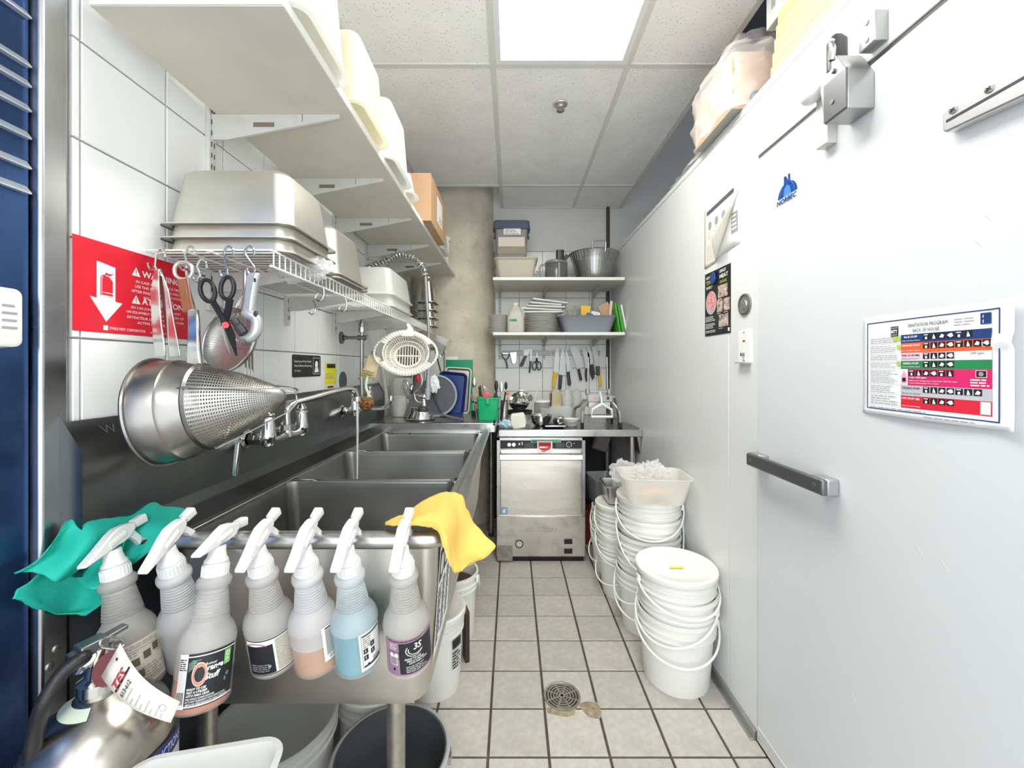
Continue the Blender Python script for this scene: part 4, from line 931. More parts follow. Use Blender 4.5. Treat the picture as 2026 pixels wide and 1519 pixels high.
# dark grey bucket under the front of the sink
t = thing('bucket', 'open dark grey round bucket with wire handle below the front of the sink', 'bucket', (-.335, 1.125, 0)); t.scale = (1.06, 1.06, .55)
dgb = mat('dark_grey_bucket', (.085, .092, .098), .35, var=.15, vscale=6)
MB().lathe([(.0001, .004), (.112, .004), (.115, 0), (.142, .405), (.150, .408), (.152, .418), (.146, .422), (.139, .418), (.110, .02), (.0001, .012)], 48).build('bucket_body', dgb, t)
MB().lathe([(.1525, .412), (.1525, .420), (.1475, .4245), (.1430, .4225), (.143, .4205)], 48).build('rim', mat('light_grey_rim', (.36, .37, .37), .35), t)
MB().tube([(.152 * math.cos(a), .152 * math.sin(a) * .98 + .01, .37 - .09 * abs(math.sin(a))) for a in [PI * .02 + PI * .96 * i / 20 for i in range(21)]], .003, 6).build('bail_handle', steel, t)
MB().box((.152, .004, .375), (.008, .018, .04)).build('handle_ear', steel, t)
# big translucent round tub and red-labelled pail
t = thing('round_tub', 'large translucent round food tub below the sink', 'tub', (-.672, 1.15, 0)); t.scale = (.86, .86, .75); MB().lathe([(.0001, .004), (.15, .004), (.155, 0), (.185, .39), (.192, .392), (.194, .402), (.187, .405), (.180, .40), (.15, .02), (.0001, .012)], 48).build('tub_body', cloudy, t)
for z in (.36, .33): MB().lathe([(.184, z), (.190, z + .003), (.190, z + .008), (.184, z + .011)], 48).build('rib', cloudy, t)
t = thing('pail', 'white pail with red label below the sink between tub and bucket', 'pail', (-.47, 1.42, 0)); pb = pail_mesh(t, .122, .13, .215, pail_w); lid(t, .13, .217)
pr = Print(lambda u, v, h: Vector(((.131 + h) * math.cos(face_a + u / .127), (.131 + h) * math.sin(face_a + u / .127), v)), pb, .0006, .012); face_a = math.atan2(-1.42, .47) - .35; pr.rect(-.06, .04, .03, .13, mat('orange_red_label', (.55, .10, .04), .5), 1); pr.done('pail_label')
# clear rectangular tub in front
def bin_(t, hx, hy, h, m, taper=.012, rad=.03, flange=.014, up=True, name='tub_body', seg=6, wall=.003):
    s = [(0, hx - taper, hy - taper, rad)] if True else []
    sec = [(.0, hx - taper - .012, hy - taper - .012, rad), (.004, hx - taper - .003, hy - taper - .003, rad), (.012, hx - taper, hy - taper, rad), (h - .012, hx, hy, rad), (h - .004, hx + flange * .7, hy + flange * .7, rad + flange * .5), (h, hx + flange, hy + flange, rad + flange), (h - .001 + .002, hx + flange, hy + flange, rad + flange), (h + .002, hx + .002, hy + .002, rad),
           (h - .006, hx - wall, hy - wall, rad), (.016, hx - taper - wall, hy - taper - wall, rad), (.008, hx - taper - .014, hy - taper - .014, rad)]
    q = MB(); q.loft(sec, seg, cap0=True, cap1=True)
    if not up: q.v = [Vector((v.x, -v.y, h + .002 - v.z)) for v in q.v]; 
    return q.build(name, m, t)
t = thing('plastic_tub', 'open translucent rectangular tub in front of the fire extinguisher', 'tub', (-.482, .585, .46), (0, 0, .20)); bin_(t, .105, .088, .20, cloudy, .02, .03, .012)
stnd = thing('overturned_crate', 'grey crate below the front tub', 'crate', (-.482, .585, 0), (0, 0, .20)); MB().loft([(0, .095, .08, .02), (.45, .09, .075, .02), (.458, .085, .07, .02)], 4, cap0=True, cap1=True).build('crate_body', grey_pl, stnd)

# ================================================================== tools hanging at the near end of the wire shelf
def shook(p_top, p_bot, label, r=.0026, k=.011):
    a = Vector(p_top); b = Vector(p_bot)
    pts = [a + Vector((k * 1.6, .0, -.014)), a + Vector((k * 1.5, 0, -.002)), a + Vector((k * .7, 0, .006)), a, a + Vector((-k * .4, 0, -.010)), a.lerp(b, .5), b + Vector((k * .4, 0, .012)), b + Vector((k * .2, 0, 0)), b + Vector((-k * .5, 0, -.005)), b + Vector((-k * 1.1, 0, .004)), b + Vector((-k * 1.2, 0, .012))]
    return tag(MB().tube(smoothpath(pts, 4), r, 7).build('s_hook', steel_pol), label, 'hook', 'hooks on the wire shelf')
HY = WY0 - .006
shook(P(312, 497, HY), P(303, 530, HY), 'steel S hook holding the tongs'); shook(P(370, 492, HY), P(366, 530, HY), 'steel S hook holding the conical strainer')
shook(P(394, 518, HY), P(392, 552, HY), 'steel S hook holding the round strainer'); shook(P(447, 492, HY), P(446, 545, HY), 'steel S hook holding the black scissors'); shook(P(488, 492, HY), P(500, 540, HY), 'steel S hook holding the can opener')
shook(P(620, 600, 1.2), P(634, 602, 1.2), 'empty S hook on the lip nearest the cling film') if False else None
for (u, v, d, lb) in ((632, 590, 1.19, 'empty curled hook on the shelf lip nearest the film bundle'), (678, 612, 1.36, 'empty curled hook on the shelf lip beyond the first'), (617, 618, 1.5, 'empty curled hook under the wire shelf near the wall')):
    c = P(u, v, d); tag(MB().tube(smoothpath([c + Vector((.004, 0, .045)), c + Vector((.012, 0, .03)), c + Vector((.012, 0, .005)), c + Vector((0, 0, -.008)), c + Vector((-.012, 0, .002)), c + Vector((-.004, 0, .014))], 5), .0022, 7).build('s_hook', steel_pol), lb, 'hook', 'empty hooks on the wire shelf')
# conical strainer (chinois)
cs = thing('conical_strainer', 'large steel conical strainer hanging tip to the right over the sink', 'strainer', P(300, 815, .86))
ax = Vector((.975, .16, .13)).normalized(); up = (Vector((0, 0, 1)) - ax * ax.z).normalized(); sdv = up.cross(ax)
C0 = P(322, 815, .865); CM = Matrix.Translation(C0) @ Matrix((sdv, up, ax)).transposed().to_4x4()
R0 = .112
MB().lathe([(R0 + .004, -.002), (R0 + .005, .001), (R0 + .003, .004), (R0 - .002, .004), (R0 - .004, .03), (R0 - .010, .045), (R0 - .006, .048), (R0 - .010, .052), (R0 - .020, .085), (R0 - .017, .089), (R0 - .023, .093), (R0 - .026, .09), (R0 - .014, .04), (R0 - .006, 0), (R0 + .004, -.002)], 56, CM).build('rim_band', mat('strainer_steel', (.27, .26, .24), .30, 1, var=.14, vscale=6), cs, world=True)
cone = MB(); prof = [(.0895, .092), (.082, .115), (.066, .153), (.048, .190), (.030, .222), (.018, .238), (.009, .245), (.0005, .248)]
def conef(a, b):
    x = b * (len(prof) - 1); i = min(int(x), len(prof) - 2); f = x - i; r = prof[i][0] * (1 - f) + prof[i + 1][0] * f; z = prof[i][1] * (1 - f) + prof[i + 1][1] * f
    return CM @ Vector((r * math.cos(2 * PI * a), r * math.sin(2 * PI * a), z))
cone.grid(56, 28, conef); pm_ = perforated('perforated_cone', (.32, .31, .28), 64, .30, .38); cone.build('perforated_cone', pm_, cs, world=True)
for k in range(3):
    a = .55 + 2 * PI * k / 3; dv = lambda r, z: CM @ Vector((r * math.cos(a), r * math.sin(a), z))
    MB().tube([dv(R0 - .020, .080), dv(.093, .094), dv(.036, .248), dv(.018, .268), dv(.002, .268)], .0020, 6).build('guard_wire', steel_pol, cs, world=True)
hp_ = [P(385, 724, .872), P(384, 690, .875), P(384, 640, .885), P(382, 612, .90)]
h = MB(); 
def flat_bar(q, pts, wds, th, side):
    side = Vector(side)
    vs = []
    for p, w_ in zip(pts, wds):
        t_ = Vector((0, 1, 0)).cross(side)
        for a, b in ((-1, -1), (1, -1), (1, 1), (-1, 1)): vs.append(Vector(p) + side * a * w_ / 2 + Vector((0, 1, 0)) * b * th / 2)
    k = len(pts); q.add(vs, [(i * 4 + j, i * 4 + (j + 1) % 4, i * 4 + 4 + (j + 1) % 4, i * 4 + 4 + j) for i in range(k - 1) for j in range(4)] + [(3, 2, 1, 0), tuple(range(4 * k - 4, 4 * k))])
flat_bar(h, hp_, (.034, .026, .023, .022), .010, (1, 0, 0)); h.build('handle', steel_pol, cs, world=True, bevel=.003)
MB().tube([P(382, 612, .90), P(376, 590, .92), P(372, 560, .935), P(369, 536, .945)], .003, 6).build('hanging_loop', steel_pol, cs, world=True)
MB().tube([CM @ Vector((.0, -R0 + .004, .02)), P(470, 880, .93), P(478, 940, .93)], .004, 8).build('rest_hook', steel_pol, cs, world=True) if False else None
tag(MB().box(P(468, 908, 1.02), (.011, .011, .085), Matrix.Rotation(.1, 3, 'Y')).build('skimmer_handle', steel_pol, bevel=.002), 'square steel rod hanging below the conical strainer against the backsplash', 'rod')
# tongs
tn = thing('tongs', 'steel tongs hanging in front of the red sign', 'tongs', P(308, 530, .93)); 
for i, (pts, lab_) in enumerate((([P(310, 532, .93), P(307, 580, .925), P(310, 640, .925), P(318, 705, .93)], 0), ([P(314, 532, .935), P(326, 575, .935), P(336, 640, .935), P(347, 705, .935)], 1))):
    q = MB(); flat_bar(q, pts, (.010, .020, .022, .026), .003, (1, 0, 0)); q.build('tong_arm', steel_pol, tn, world=True, bevel=.001)
MB().tube([P(305, 545, .93), P(309, 528, .93), P(314, 545, .93)], .002, 6).build('hanging_loop', steel_pol, tn, world=True)
# wooden-handled bottle opener
bo = thing('bottle_opener', 'bottle opener with brown wooden handle hanging beside the tongs', 'bottle opener', P(365, 525, .94))
c = P(363, 537, .945); MB().tube([c + Vector((.021 * math.cos(a), 0, .018 * math.sin(a) + (.004 if math.sin(a) > 0 else 0))) for a in [2 * PI * i / 22 for i in range(22)]], .0042, 8, closed=True).build('opener_ring', alu, bo, world=True)
q = MB(); flat_bar(q, [P(362, 552, .945), P(366, 575, .945), P(372, 600, .945), P(375, 618, .945)], (.022, .021, .024, .026), .014, (.97, 0, .2)); q.build('wood_handle', mat('brown_wood', (.27, .115, .055), .55, var=.2, vscale=40, stretch=(3, 3, .4)), bo, world=True, bevel=.004)
# round mesh strainer (seen nearly edge-on against the wall)
rs_ = thing('round_strainer', 'round wire-mesh strainer hanging behind the scissors', 'strainer', P(450, 660, 1.02)); cc = P(452, 672, 1.03); nx = Vector((-.25, -.9, .2)).normalized(); M = Matrix.Translation(cc) @ nx.to_track_quat('Z', 'Y').to_matrix().to_4x4()
MB().tube([M @ Vector((.083 * math.cos(a), .083 * math.sin(a), 0)) for a in [2 * PI * i / 44 for i in range(44)]], .0032, 7, closed=True).build('rim', steel_pol, rs_, world=True)
q = MB(); q.grid(30, 12, lambda a, b: M @ Vector((.083 * math.sin(b * PI / 2) * math.cos(2 * PI * a), .083 * math.sin(b * PI / 2) * math.sin(2 * PI * a), -.038 * math.cos(b * PI / 2)))); q.build('mesh_bowl', perforated('wire_mesh', (.42, .42, .40), 70, .22, .4), rs_, world=True)
MB().tube([M @ Vector((-.03, .079, 0)), P(402, 585, .985), P(393, 556, .96)], .0035, 7).build('handle', steel_pol, rs_, world=True)
# scissors
scs = thing('scissors', 'black-handled scissors with red pivot hanging from the wire shelf', 'scissors', P(447, 545, .94)); D = .935
def loop(cu, cv, ru, rv, rot, d): 
    out = []
    for i in range(24):
        a = 2 * PI * i / 24; x, y = ru * math.cos(a), rv * math.sin(a); out.append(P(cu + x * math.cos(rot) - y * math.sin(rot), cv + x * math.sin(rot) + y * math.cos(rot), d))
    return out
q = MB(); q.tube(loop(411, 575, 14, 22, -.28, D), .0048, 8, closed=True); flat_bar(q, [P(420, 594, D), P(432, 615, D), P(443, 632, D), P(447, 645, D)], (.013, .012, .014, .013), .007, (1, 0, 0)); q.build('handle', black_pl, scs, world=True)
q = MB(); q.tube(loop(450, 570, 13, 22, .08, D + .006), .0048, 8, closed=True); flat_bar(q, [P(455, 592, D + .006), P(452, 610, D + .006), P(447, 630, D + .006), P(444, 645, D + .006)], (.013, .013, .014, .013), .007, (1, 0, 0)); q.build('handle', black_pl, scs, world=True)
q = MB(); flat_bar(q, [P(448, 640, D), P(458, 665, D), P(468, 704, D)], (.016, .017, .002), .003, (.9, 0, .3)); q.build('blade', black_pl, scs, world=True)
q = MB(); flat_bar(q, [P(443, 640, D + .005), P(448, 665, D + .005), P(456, 700, D + .005)], (.014, .013, .003), .003, (.9, 0, .3)); q.build('blade', steel_pol, scs, world=True)
MB().cyl(P(446, 643, D - .008), P(446, 643, D + .006), .0072, n=18).build('pivot', mat('red_pivot', (.75, .06, .06), .35), scs, world=True)
# can opener
co = thing('can_opener', 'grey hand-held can opener hanging right of the scissors', 'can opener', P(500, 545, .95)); D = .945
q = MB(); flat_bar(q, [P(504, 540, D), P(499, 562, D), P(494, 600, D), P(490, 625, D)], (.026, .027, .024, .030), .018, (1, 0, .1)); q.build('handle', mat('silver_plastic', (.48, .49, .48), .3, .5), co, world=True, bevel=.006)
q = MB(); q.tube(smoothpath([P(490, 620, D), P(507, 632, D), P(506, 655, D), P(494, 668, D), P(480, 664, D)], 6), [.013] * 4 + [.012] * 6 + [.0125] * 10 + [.009] * 5, 12); q.build('jaw', MATS['silver_plastic'], co, world=True)
q = MB(); q.tube(smoothpath([P(462, 632, D - .01), P(472, 646, D - .01), P(484, 662, D - .01)], 6), [.009] * 6 + [.011] * 6 + [.006], 10); q.ball(P(506, 620, D - .012), .0055, 6, (1, .6, 1.3)); q.build('turning_knob', dark_pl, co, world=True)
MB().bb(P(502, 550, D - .011), P(506, 558, D - .009)).build('hang_hole', ink, co, world=True)
# whisk loops behind
wk = thing('whisk', 'wire whisk hanging behind the scissors', 'whisk', P(470, 600, 1.08))
for k in range(6):
    a = PI * k / 6; u = Vector((math.cos(a), math.sin(a), 0)) * .034; b0 = P(486, 570, 1.08)
    MB().tube(smoothpath([b0, b0 + u * .6 + Vector((0, 0, -.05)), b0 + u + Vector((0, 0, -.11)), b0 + Vector((0, 0, -.155)), b0 - u + Vector((0, 0, -.11)), b0 - u * .6 + Vector((0, 0, -.05)), b0], 5), .0012, 5).build('loop_wire', steel_pol, wk, world=True)
MB().cyl(P(486, 572, 1.08), P(486, 535, 1.08), .006, n=10).build('handle', steel_pol, wk, world=True)
# palette knives behind the strainer (handles seen below it)
for i, u in enumerate((486, 493, 499)):
    q = MB(); flat_bar(q, [P(u, 690, 1.10), P(u, 715, 1.10), P(u + 1, 742, 1.10)], (.004, .005, .004), .002, (1, 0, 0))
    tag(q.build('skewer', steel_pol), 'thin metal skewer hanging behind the round strainer, %s of three' % ('leftmost', 'middle', 'rightmost')[i], 'skewer', 'skewers behind the strainer')
# ================================================================== red extinguisher sign and small signs on the left wall
def wall_left_sheet(name, label, cat, uv0, uv1, m, t=.0015, off=.0035):
    """rectangle on the left wall between two pixels (top-left, bottom-right)"""
    a = W(*uv0, XL + off); b = W(*uv1, XL + off)
    o = MB().bb((XL + off - .0005, a.y, b.z), (XL + off + t, b.y, a.z)).build(name, m, bevel=.0004); tag(o, label, cat)
    return o, a, b
red_s = mat('sign_red', (.70, .012, .030), .35, var=.05, vscale=20)
def SM(o, y0, z0, x): 
    inv = chain(o).inverted(); return Print(lambda u, v, h: inv @ Vector((x + h, y0 + u, z0 + v)), o, .0004)
o = MB().bb((XL + .003, .800, 1.372), (XL + .0045, 1.085, 1.564)).build('warning_sign', red_s, bevel=.0006); tag(o, 'red fire-extinguisher warning sign with white down arrow on the tiled wall', 'sign')
pr = SM(o, .806, 1.372, XL + .0045); wk_ = ink_w
pr.poly([(.040, .150), (.040, .072), (.026, .074), (.060, .024), (.096, .068), (.080, .070), (.080, .144)], wk_, 1)
for q in ([(.054, .122), (.066, .121), (.074, .112), (.074, .077), (.051, .079), (.051, .113)],): pr.poly(q[::-1], red_s, 2)
pr.rect(.052, .085, .073, .0865, wk_, 3); pr.rect(.052, .0785, .073, .080, wk_, 3); pr.poly([(.058, .124), (.068, .123), (.076, .128), (.066, .1275), (.058, .129)], red_s, 2)
pr.ring(.059, .113, .0115, .0115, .18, red_s, 2, a0=PI * .5, a1=PI); pr.rect(.0475, .079, .0495, .113, red_s, 2)
for (y, wd) in ((.137, 'WARNING'), (.073, 'ATTENTION')):
    x0 = .118; pr.poly([(x0, y), (x0 + .022, y), (x0 + .011, y + .020)], wk_, 1); pr.text('!', x0 + .0095, y + .003, .011, red_s, 2, bold=.02); pr.text(wd, x0 + .026, y + .001, .0145, wk_, 1, width=.108 if wd[0] == 'W' else .118, bold=.02)
for k, s in enumerate(('IN CASE OF APPLIANCE FIRE', 'USE THIS EXTINGUISHER ONLY', 'AFTER FIXED SUPPRESSION SYSTEM', 'HAS BEEN ACTUATED')): pr.text(s, .188, .124 - k * .0115, .0062, wk_, 1, width=min(.13, .0052 * len(s)), center=False) if False else pr._mb(wk_).add([pr.m(.190 - min(.145, .0049 * len(s)) / 2 + x * (min(.145, .0049 * len(s)) / text_geo(s)[2]), .122 - k * .0115 + y * .0062 / .72, .0004) for x, y in text_geo(s)[0]], text_geo(s)[1])
for k, s in enumerate(("EN CAS D'INCENDIE IMPLIQUANT", 'UN EQUIPMENT DE CUISSON, UTILISER CET', 'EXTINCTEUR SEULEMENT APRES AVOIR', 'ACTIVE LE SYSTEME FIXE')): pr._mb(wk_).add([pr.m(.186 - min(.16, .0049 * len(s)) / 2 + x * (min(.16, .0049 * len(s)) / text_geo(s)[2]), .060 - k * .0110 + y * .0058 / .72, .0004) for x, y in text_geo(s)[0]], text_geo(s)[1])
pr.rect(.054, .006, .064, .016, wk_, 1); pr.text('STRIKE FIRST CORPORATION', .067, .008, .006, wk_, 1, width=.085); pr.text('www.strikefirst.com', .165, .008, .0045, wk_, 1, width=.06); pr.done('lettering')
# wash-hands sign
a = W(578, 704, XL + .004); b = W(634, 741, XL + .004)
o = MB().loft([(0, (b.y - a.y) / 2, .046, .008), (.002, (b.y - a.y) / 2, .046, .008)], 4, cap0=True, cap1=True, M=Matrix.Translation((XL + .003, (a.y + b.y) / 2, (a.z + b.z) / 2)) @ Matrix(((0, 0, 1), (1, 0, 0), (0, 1, 0))).to_4x4()).build('hand_wash_sign', black_pl); tag(o, 'small black employees-must-wash-hands sign on the tiles', 'sign')
pr = SM(o, a.y, (a.z + b.z) / 2, XL + .0052); wd = b.y - a.y
for k, s in enumerate(('Employees Must Wash', 'Hands Before Returning', 'To Work')): pr.text(s, .014, .012 - k * .018, .009, ink_w, 1, width=(.125, .130, .045)[k] * wd / .22)
pr.frame(wd * .70, -.036, wd * .95, .036, .0015, ink_w, 1); pr.disc(wd * .83, .006, .013, .016, ink_w, 1); pr.poly([(wd * .75, -.03), (wd * .92, -.026), (wd * .88, -.004), (wd * .78, -.006)], ink_w, 1); pr.text('Oops', 0, 0, .001, ink_w) if False else None; pr.done('lettering')
yellow_s = mat('sign_yellow', (.78, .70, .02), .45)
a = W(643, 718, XL + .004); b = W(664, 771, XL + .004); o = MB().bb((XL + .0035, a.y, b.z), (XL + .005, b.y, a.z)).build('notice_card', yellow_s); tag(o, 'narrow yellow notice card on the tiles', 'sign')
pr = SM(o, a.y, b.z, XL + .005); wd = b.y - a.y; ht = a.z - b.z; pr.rect(0, 0, wd, ht * .24, cream_pl, 1); pr.rect(wd * .15, ht * .82, wd * .95, ht * .97, ink, 1); pr.lines(wd * .05, ht * .42, wd * .8, ht * .64, 3, ink_g, 1, .4); pr.rect(wd * .2, ht * .10, wd * .75, ht * .16, ink, 2); pr.done('lettering')
c = W(678.5, 753, XL + .004); q = MB(); q.lathe([(.0001, .003), (.046, .003), (.048, 0)], 28, Matrix.Translation((XL + .003, c.y, c.z)) @ Matrix.Rotation(PI / 2, 4, 'Y')); tag(q.build('round_wall_plate', mat('dark_plate', (.10, .105, .11), .5)), 'dark round plate on the tiles beside the riser', 'plate')

# ================================================================== goods on the wire shelf
def pan(t, hx, hy, h, m, z0=0.0, parent=None):
    """inverted steel pan: rim below, base up"""
    q = MB(); q.loft([(z0 + .001, hx + .014, hy + .014, .03), (z0 + .004, hx + .014, hy + .014, .03), (z0 + .005, hx, hy, .035), (z0 + .03, hx - .003, hy - .003, .035), (z0 + h - .012, hx - .018, hy - .018, .035), (z0 + h, hx - .030, hy - .030, .03)], 6, cap1=True)
    q.loft([(z0 + .002, hx - .002, hy - .002, .03), (z0 + h - .014, hx - .020, hy - .020, .03)], 6, cap1=True); return q.build('pan', m, t)
pan_m = mat('hazy_pan_steel', (.66, .64, .57), .38, .85, var=.05, vscale=8)
for k, z in enumerate((0, .034, .068)):
    t = thing('food_pan', 'deep steel food pan upside down in the near stack on the wire shelf, %s' % ('bottom pan', 'middle pan', 'top pan')[k], 'food pan', (-.702, 1.115, ZW + .003 + z), group='near stack of upturned pans')
    pan(t, .153, .122, .150, pan_m)
for k, z in enumerate((0, .012)):
    t = thing('food_pan', 'upturned steel pan behind the near stack, %s of the pair' % ('lower', 'upper')[k], 'food pan', (-.702, 1.395, ZW + .003 + z), group='second stack of upturned pans'); pan(t, .150, .125, .165, pan_m)
def crumple(name, label, cat, c, r, sc, m, n=5, amp=.35, fr=2.2, seed=0, group=None):
    import bmesh
    bm_ = bmesh.new(); bmesh.ops.create_icosphere(bm_, subdivisions=n, radius=1)
    for v in bm_.verts:
        p = v.co.copy(); k = 1 + amp * noise.noise(p * fr + Vector((seed, 0, 0))) + amp * .6 * abs(noise.noise(p * fr * 2.3 + Vector((0, seed, 0)))) + amp * .25 * noise.noise(p * fr * 5 + Vector((0, 0, seed)))
        v.co = Vector((p.x * sc[0], p.y * sc[1], p.z * sc[2])) * k * r
    me = bpy.data.meshes.new(name); bm_.to_mesh(me); bm_.free(); me.materials.append(m); o = bpy.data.objects.new(name, me); COL.objects.link(o); o.location = c
    return tag(o, label, cat, group) if label else o
crumple('plastic_film', 'crumpled clear plastic bag stuffed on the wire shelf lip', 'plastic bag', P(596, 530, 1.14), .042, (1.7, 1.0, .85), bagfilm, 4, .5, 2.6, 3)
# nested white tote bins upside down
for k, z in enumerate((0, .055)):
    t = thing('plastic_bin', 'translucent white bin upside down on the wire shelf, %s of two' % ('lower', 'upper')[k], 'bin', (-.690, 2.05, ZW + .004 + z), group='bins on the wire shelf')
    bin_(t, .135, .185, .13, cloudy, .015, .03, .014, up=False)
# stack of small insert pans at the far end
for k in range(4):
    t = thing('insert_pan', 'small steel insert pan in the far upturned stack, %s' % ('lowest', 'second from the bottom', 'third from the bottom', 'topmost')[k], 'food pan', (-.60, 2.86, ZW + .004 + k * .055), group='small upturned pans'); pan(t, .060, .075, .16, steel_pol)
t = thing('clear_container', 'clear square container at the far end of the wire shelf', 'container', (-.50, 2.80, 1.415), (0, .35, 0)); bin_(t, .045, .07, .09, clear_pl, .006, .012, .004, wall=.002)
# ================================================================== goods on the deep upper shelf
ZU = 2.0465
def tote(label, y, L, h, m, x=-.585, hx=.155):
    t = thing('plastic_bin', label, 'bin', (x, y, ZU), group='white bins on the deep shelf'); bin_(t, hx, L / 2 - .016, h, m, .014, .03, .016, up=False); return t
white_bin = film('white_bin_plastic', (.90, .90, .85), .10, .3, .35)
tote('white upturned bin nearest the viewpoint on the deep shelf', .955, .26, .235, white_bin, hx=.150)
tote('cream translucent upturned bin second along the deep shelf', 1.265, .27, .225, film('cream_bin', (.86, .83, .68), .22, .3, .4))
tote('white upturned bin next to the cardboard box on the deep shelf', 1.575, .28, .235, white_bin)
tote('low clear bin between the two white bins on the deep shelf', 1.78, .12, .10, cloudy) 
cb = thing('cardboard_box', 'brown cardboard box with white label on the deep shelf', 'box', (-.60, 2.285, ZU)); 
card = mat('cardboard', (.52, .33, .19), .75, var=.05, vscale=10); q = MB(); q.bb((-.79, 2.07, ZU + .0005), (-.415, 2.50, ZU + .245)); q.build('carton', card, cb, world=True, bevel=.002)
MB().bb((-.4148, 2.24, ZU + .06), (-.4138, 2.40, ZU + .20)).build('shipping_label', paper, cb, world=True)
pr = Print(lambda u, v, h: chain(cb).inverted() @ Vector((-.4138 + h, 2.40 - u, ZU + .06 + v)), cb, .0006); pr.lines(.02, .01, .14, .05, 2, ink_g, 1, .4); pr.disc(.03, .12, .006, .006, ink, 1); pr.done('label_print')
MB().bb((-.79, 2.27, ZU + .2455), (-.415, 2.30, ZU + .2462)).build('box_tape', mat('tan_tape', (.45, .29, .15), .4), cb, world=True)
t = thing('plastic_bin', 'white translucent bin behind the cardboard box on the deep shelf', 'bin', (-.555, 2.66, ZU), group='white bins on the deep shelf'); bin_(t, .12, .10, .20, cloudy, .012, .03, .014, up=False)
t = thing('plastic_jug', 'round white tub at the far end of the deep shelf', 'tub', (-.53, 2.90, ZU)); MB().lathe([(.0001, 0), (.07, 0), (.075, .01), (.085, .15), (.088, .152), (.088, .165), (.0001, .167)], 28).build('tub_body', white_pl, t)
MB().lathe([(.089, .150), (.091, .152), (.091, .170), (.0001, .172)], 28).build('lid', white_pl, t)

# ================================================================== things hanging from the far half of the wire shelf
cl = thing('colander', 'white oval plastic colander with side handles hanging from the wire shelf', 'colander', P(803, 655, 2.02)); D = 2.0; 
CC = P(803, 698, D); tl = Matrix.Translation(CC) @ Matrix.Rotation(math.radians(80), 4, 'X') @ Matrix.Rotation(.12, 4, 'Y'); rx, ry = .108, .092
def el(k, z, n=56, a0=0): return [tl @ Vector((rx * k * math.cos(2 * PI * i / n), -ry * k * math.sin(2 * PI * i / n), z)) for i in range(n)]
wc = mat('ivory_plastic', (.86, .83, .72), .35)
# rim sheet with handles
rim = MB(); n = 56; vs = []
for i in range(n):
    a = 2 * PI * i / n; k = 1.22 + .28 * abs(math.cos(a)) ** 6 + .0
    for kk in (1.0, k): vs.append((rx * kk * math.cos(a), ry * kk * math.sin(a)))
# split side handles: slots left open between 1.08 and the outer band
def rimface(i, k0, k1, z=0.0):
    out = []
    for j in (i, i + 1):
        a = 2 * PI * j / n
        for k in (k0, k1):
            ke = k + (.20 * abs(math.cos(a)) ** 5 if k > 1.1 else 0); out.append(tl @ Vector((rx * ke * math.cos(a), ry * ke * math.sin(a), z)))
    return [out[0], out[1], out[3], out[2]]
for i in range(n):
    a = 2 * PI * (i + .5) / n
    if abs(math.cos(a)) > .88: rim.add(rimface(i, 1.0, 1.06), [(0, 1, 2, 3)]); rim.add(rimface(i, 1.16, 1.26), [(0, 1, 2, 3)])
    else: rim.add(rimface(i, 1.0, 1.26), [(0, 1, 2, 3)])
rim.build('rim', wc, cl, world=True, solid=.005)
for i in range(n):
    a = 2 * PI * i / n; pts = [tl @ Vector((rx * k * math.cos(a), ry * k * math.sin(a), z)) for k, z in ((1.0, 0), (.93, -.03), (.82, -.06), (.60, -.075))]
    MB().tube(pts, .0027, 5).build('rib', wc, cl, world=True)
for k, z in ((.60, -.075), (.80, -.062), (.95, -.022)): MB().tube([tl @ Vector((rx * k * math.cos(2 * PI * i / 40), ry * k * math.sin(2 * PI * i / 40), z)) for i in range(40)], .003 if k > .6 else .005, 6, closed=True).build('hoop', wc, cl, world=True)
for x in range(-4, 5): 
    yl = ry * .58 * math.sqrt(max(0, 1 - (x * .0135 / (rx * .60)) ** 2)); MB().tube([tl @ Vector((x * .0135, -yl, -.076)), tl @ Vector((x * .0135, yl, -.076))], .0026, 5).build('base_bar', wc, cl, world=True)
MB().tube([tl @ Vector((-rx * .6, 0, -.076)), tl @ Vector((rx * .6, 0, -.076))], .004, 6).build('base_bar', wc, cl, world=True)
q = MB(); q.prism([(-.028, .085), (.035, .085), (.030, .125), (.010, .150), (-.004, .150), (.004, .125), (-.010, .112)], .006, lambda a, b, h: tl @ Vector((a, b, -.003 + h))); q.build('hanging_tab', wc, cl, world=True, bevel=.002)
# scrub brush and pot brush
sb = thing('scrub_brush', 'beige block scrub brush hanging beside the riser', 'brush', P(735, 730, 2.0)); q = MB(); M = Matrix.Rotation(.3, 3, 'Y'); q.box(P(736, 726, 2.0), (.072, .03, .115), M); q.build('brush_block', mat('beige_wood', (.66, .56, .36), .6, var=.1, vscale=20), sb, world=True, bevel=.012)
q = MB()
for i in range(6):
    for j in range(4): c = P(736, 726, 2.0) + M @ Vector((-.024 + i * .0095, -.016, -.052 + j * .012)); q.cyl(c, c + Vector((-.004, -.018, -.004)), .003, .004, 5)
qq = q.build('bristles', mat('tan_bristle', (.62, .50, .28), .8), sb, world=True); qq['kind'] = 'stuff'
MB().tube(smoothpath([P(741, 706, 1.985), P(743, 698, 1.985), P(738, 694, 1.985), P(735, 700, 1.985)], 4), .002, 6).build('hanging_cord', ink, sb, world=True)
pb_ = thing('pot_brush', 'pale green handled pot brush with brown round head above the far faucet', 'brush', P(725, 797, 1.95)); MB().tube(smoothpath([P(727, 745, 1.96), P(724, 765, 1.955), P(729, 780, 1.95), P(727, 790, 1.95)], 5), .0065, 9).build('handle', mat('pale_green_plastic', (.55, .72, .48), .4), pb_, world=True)
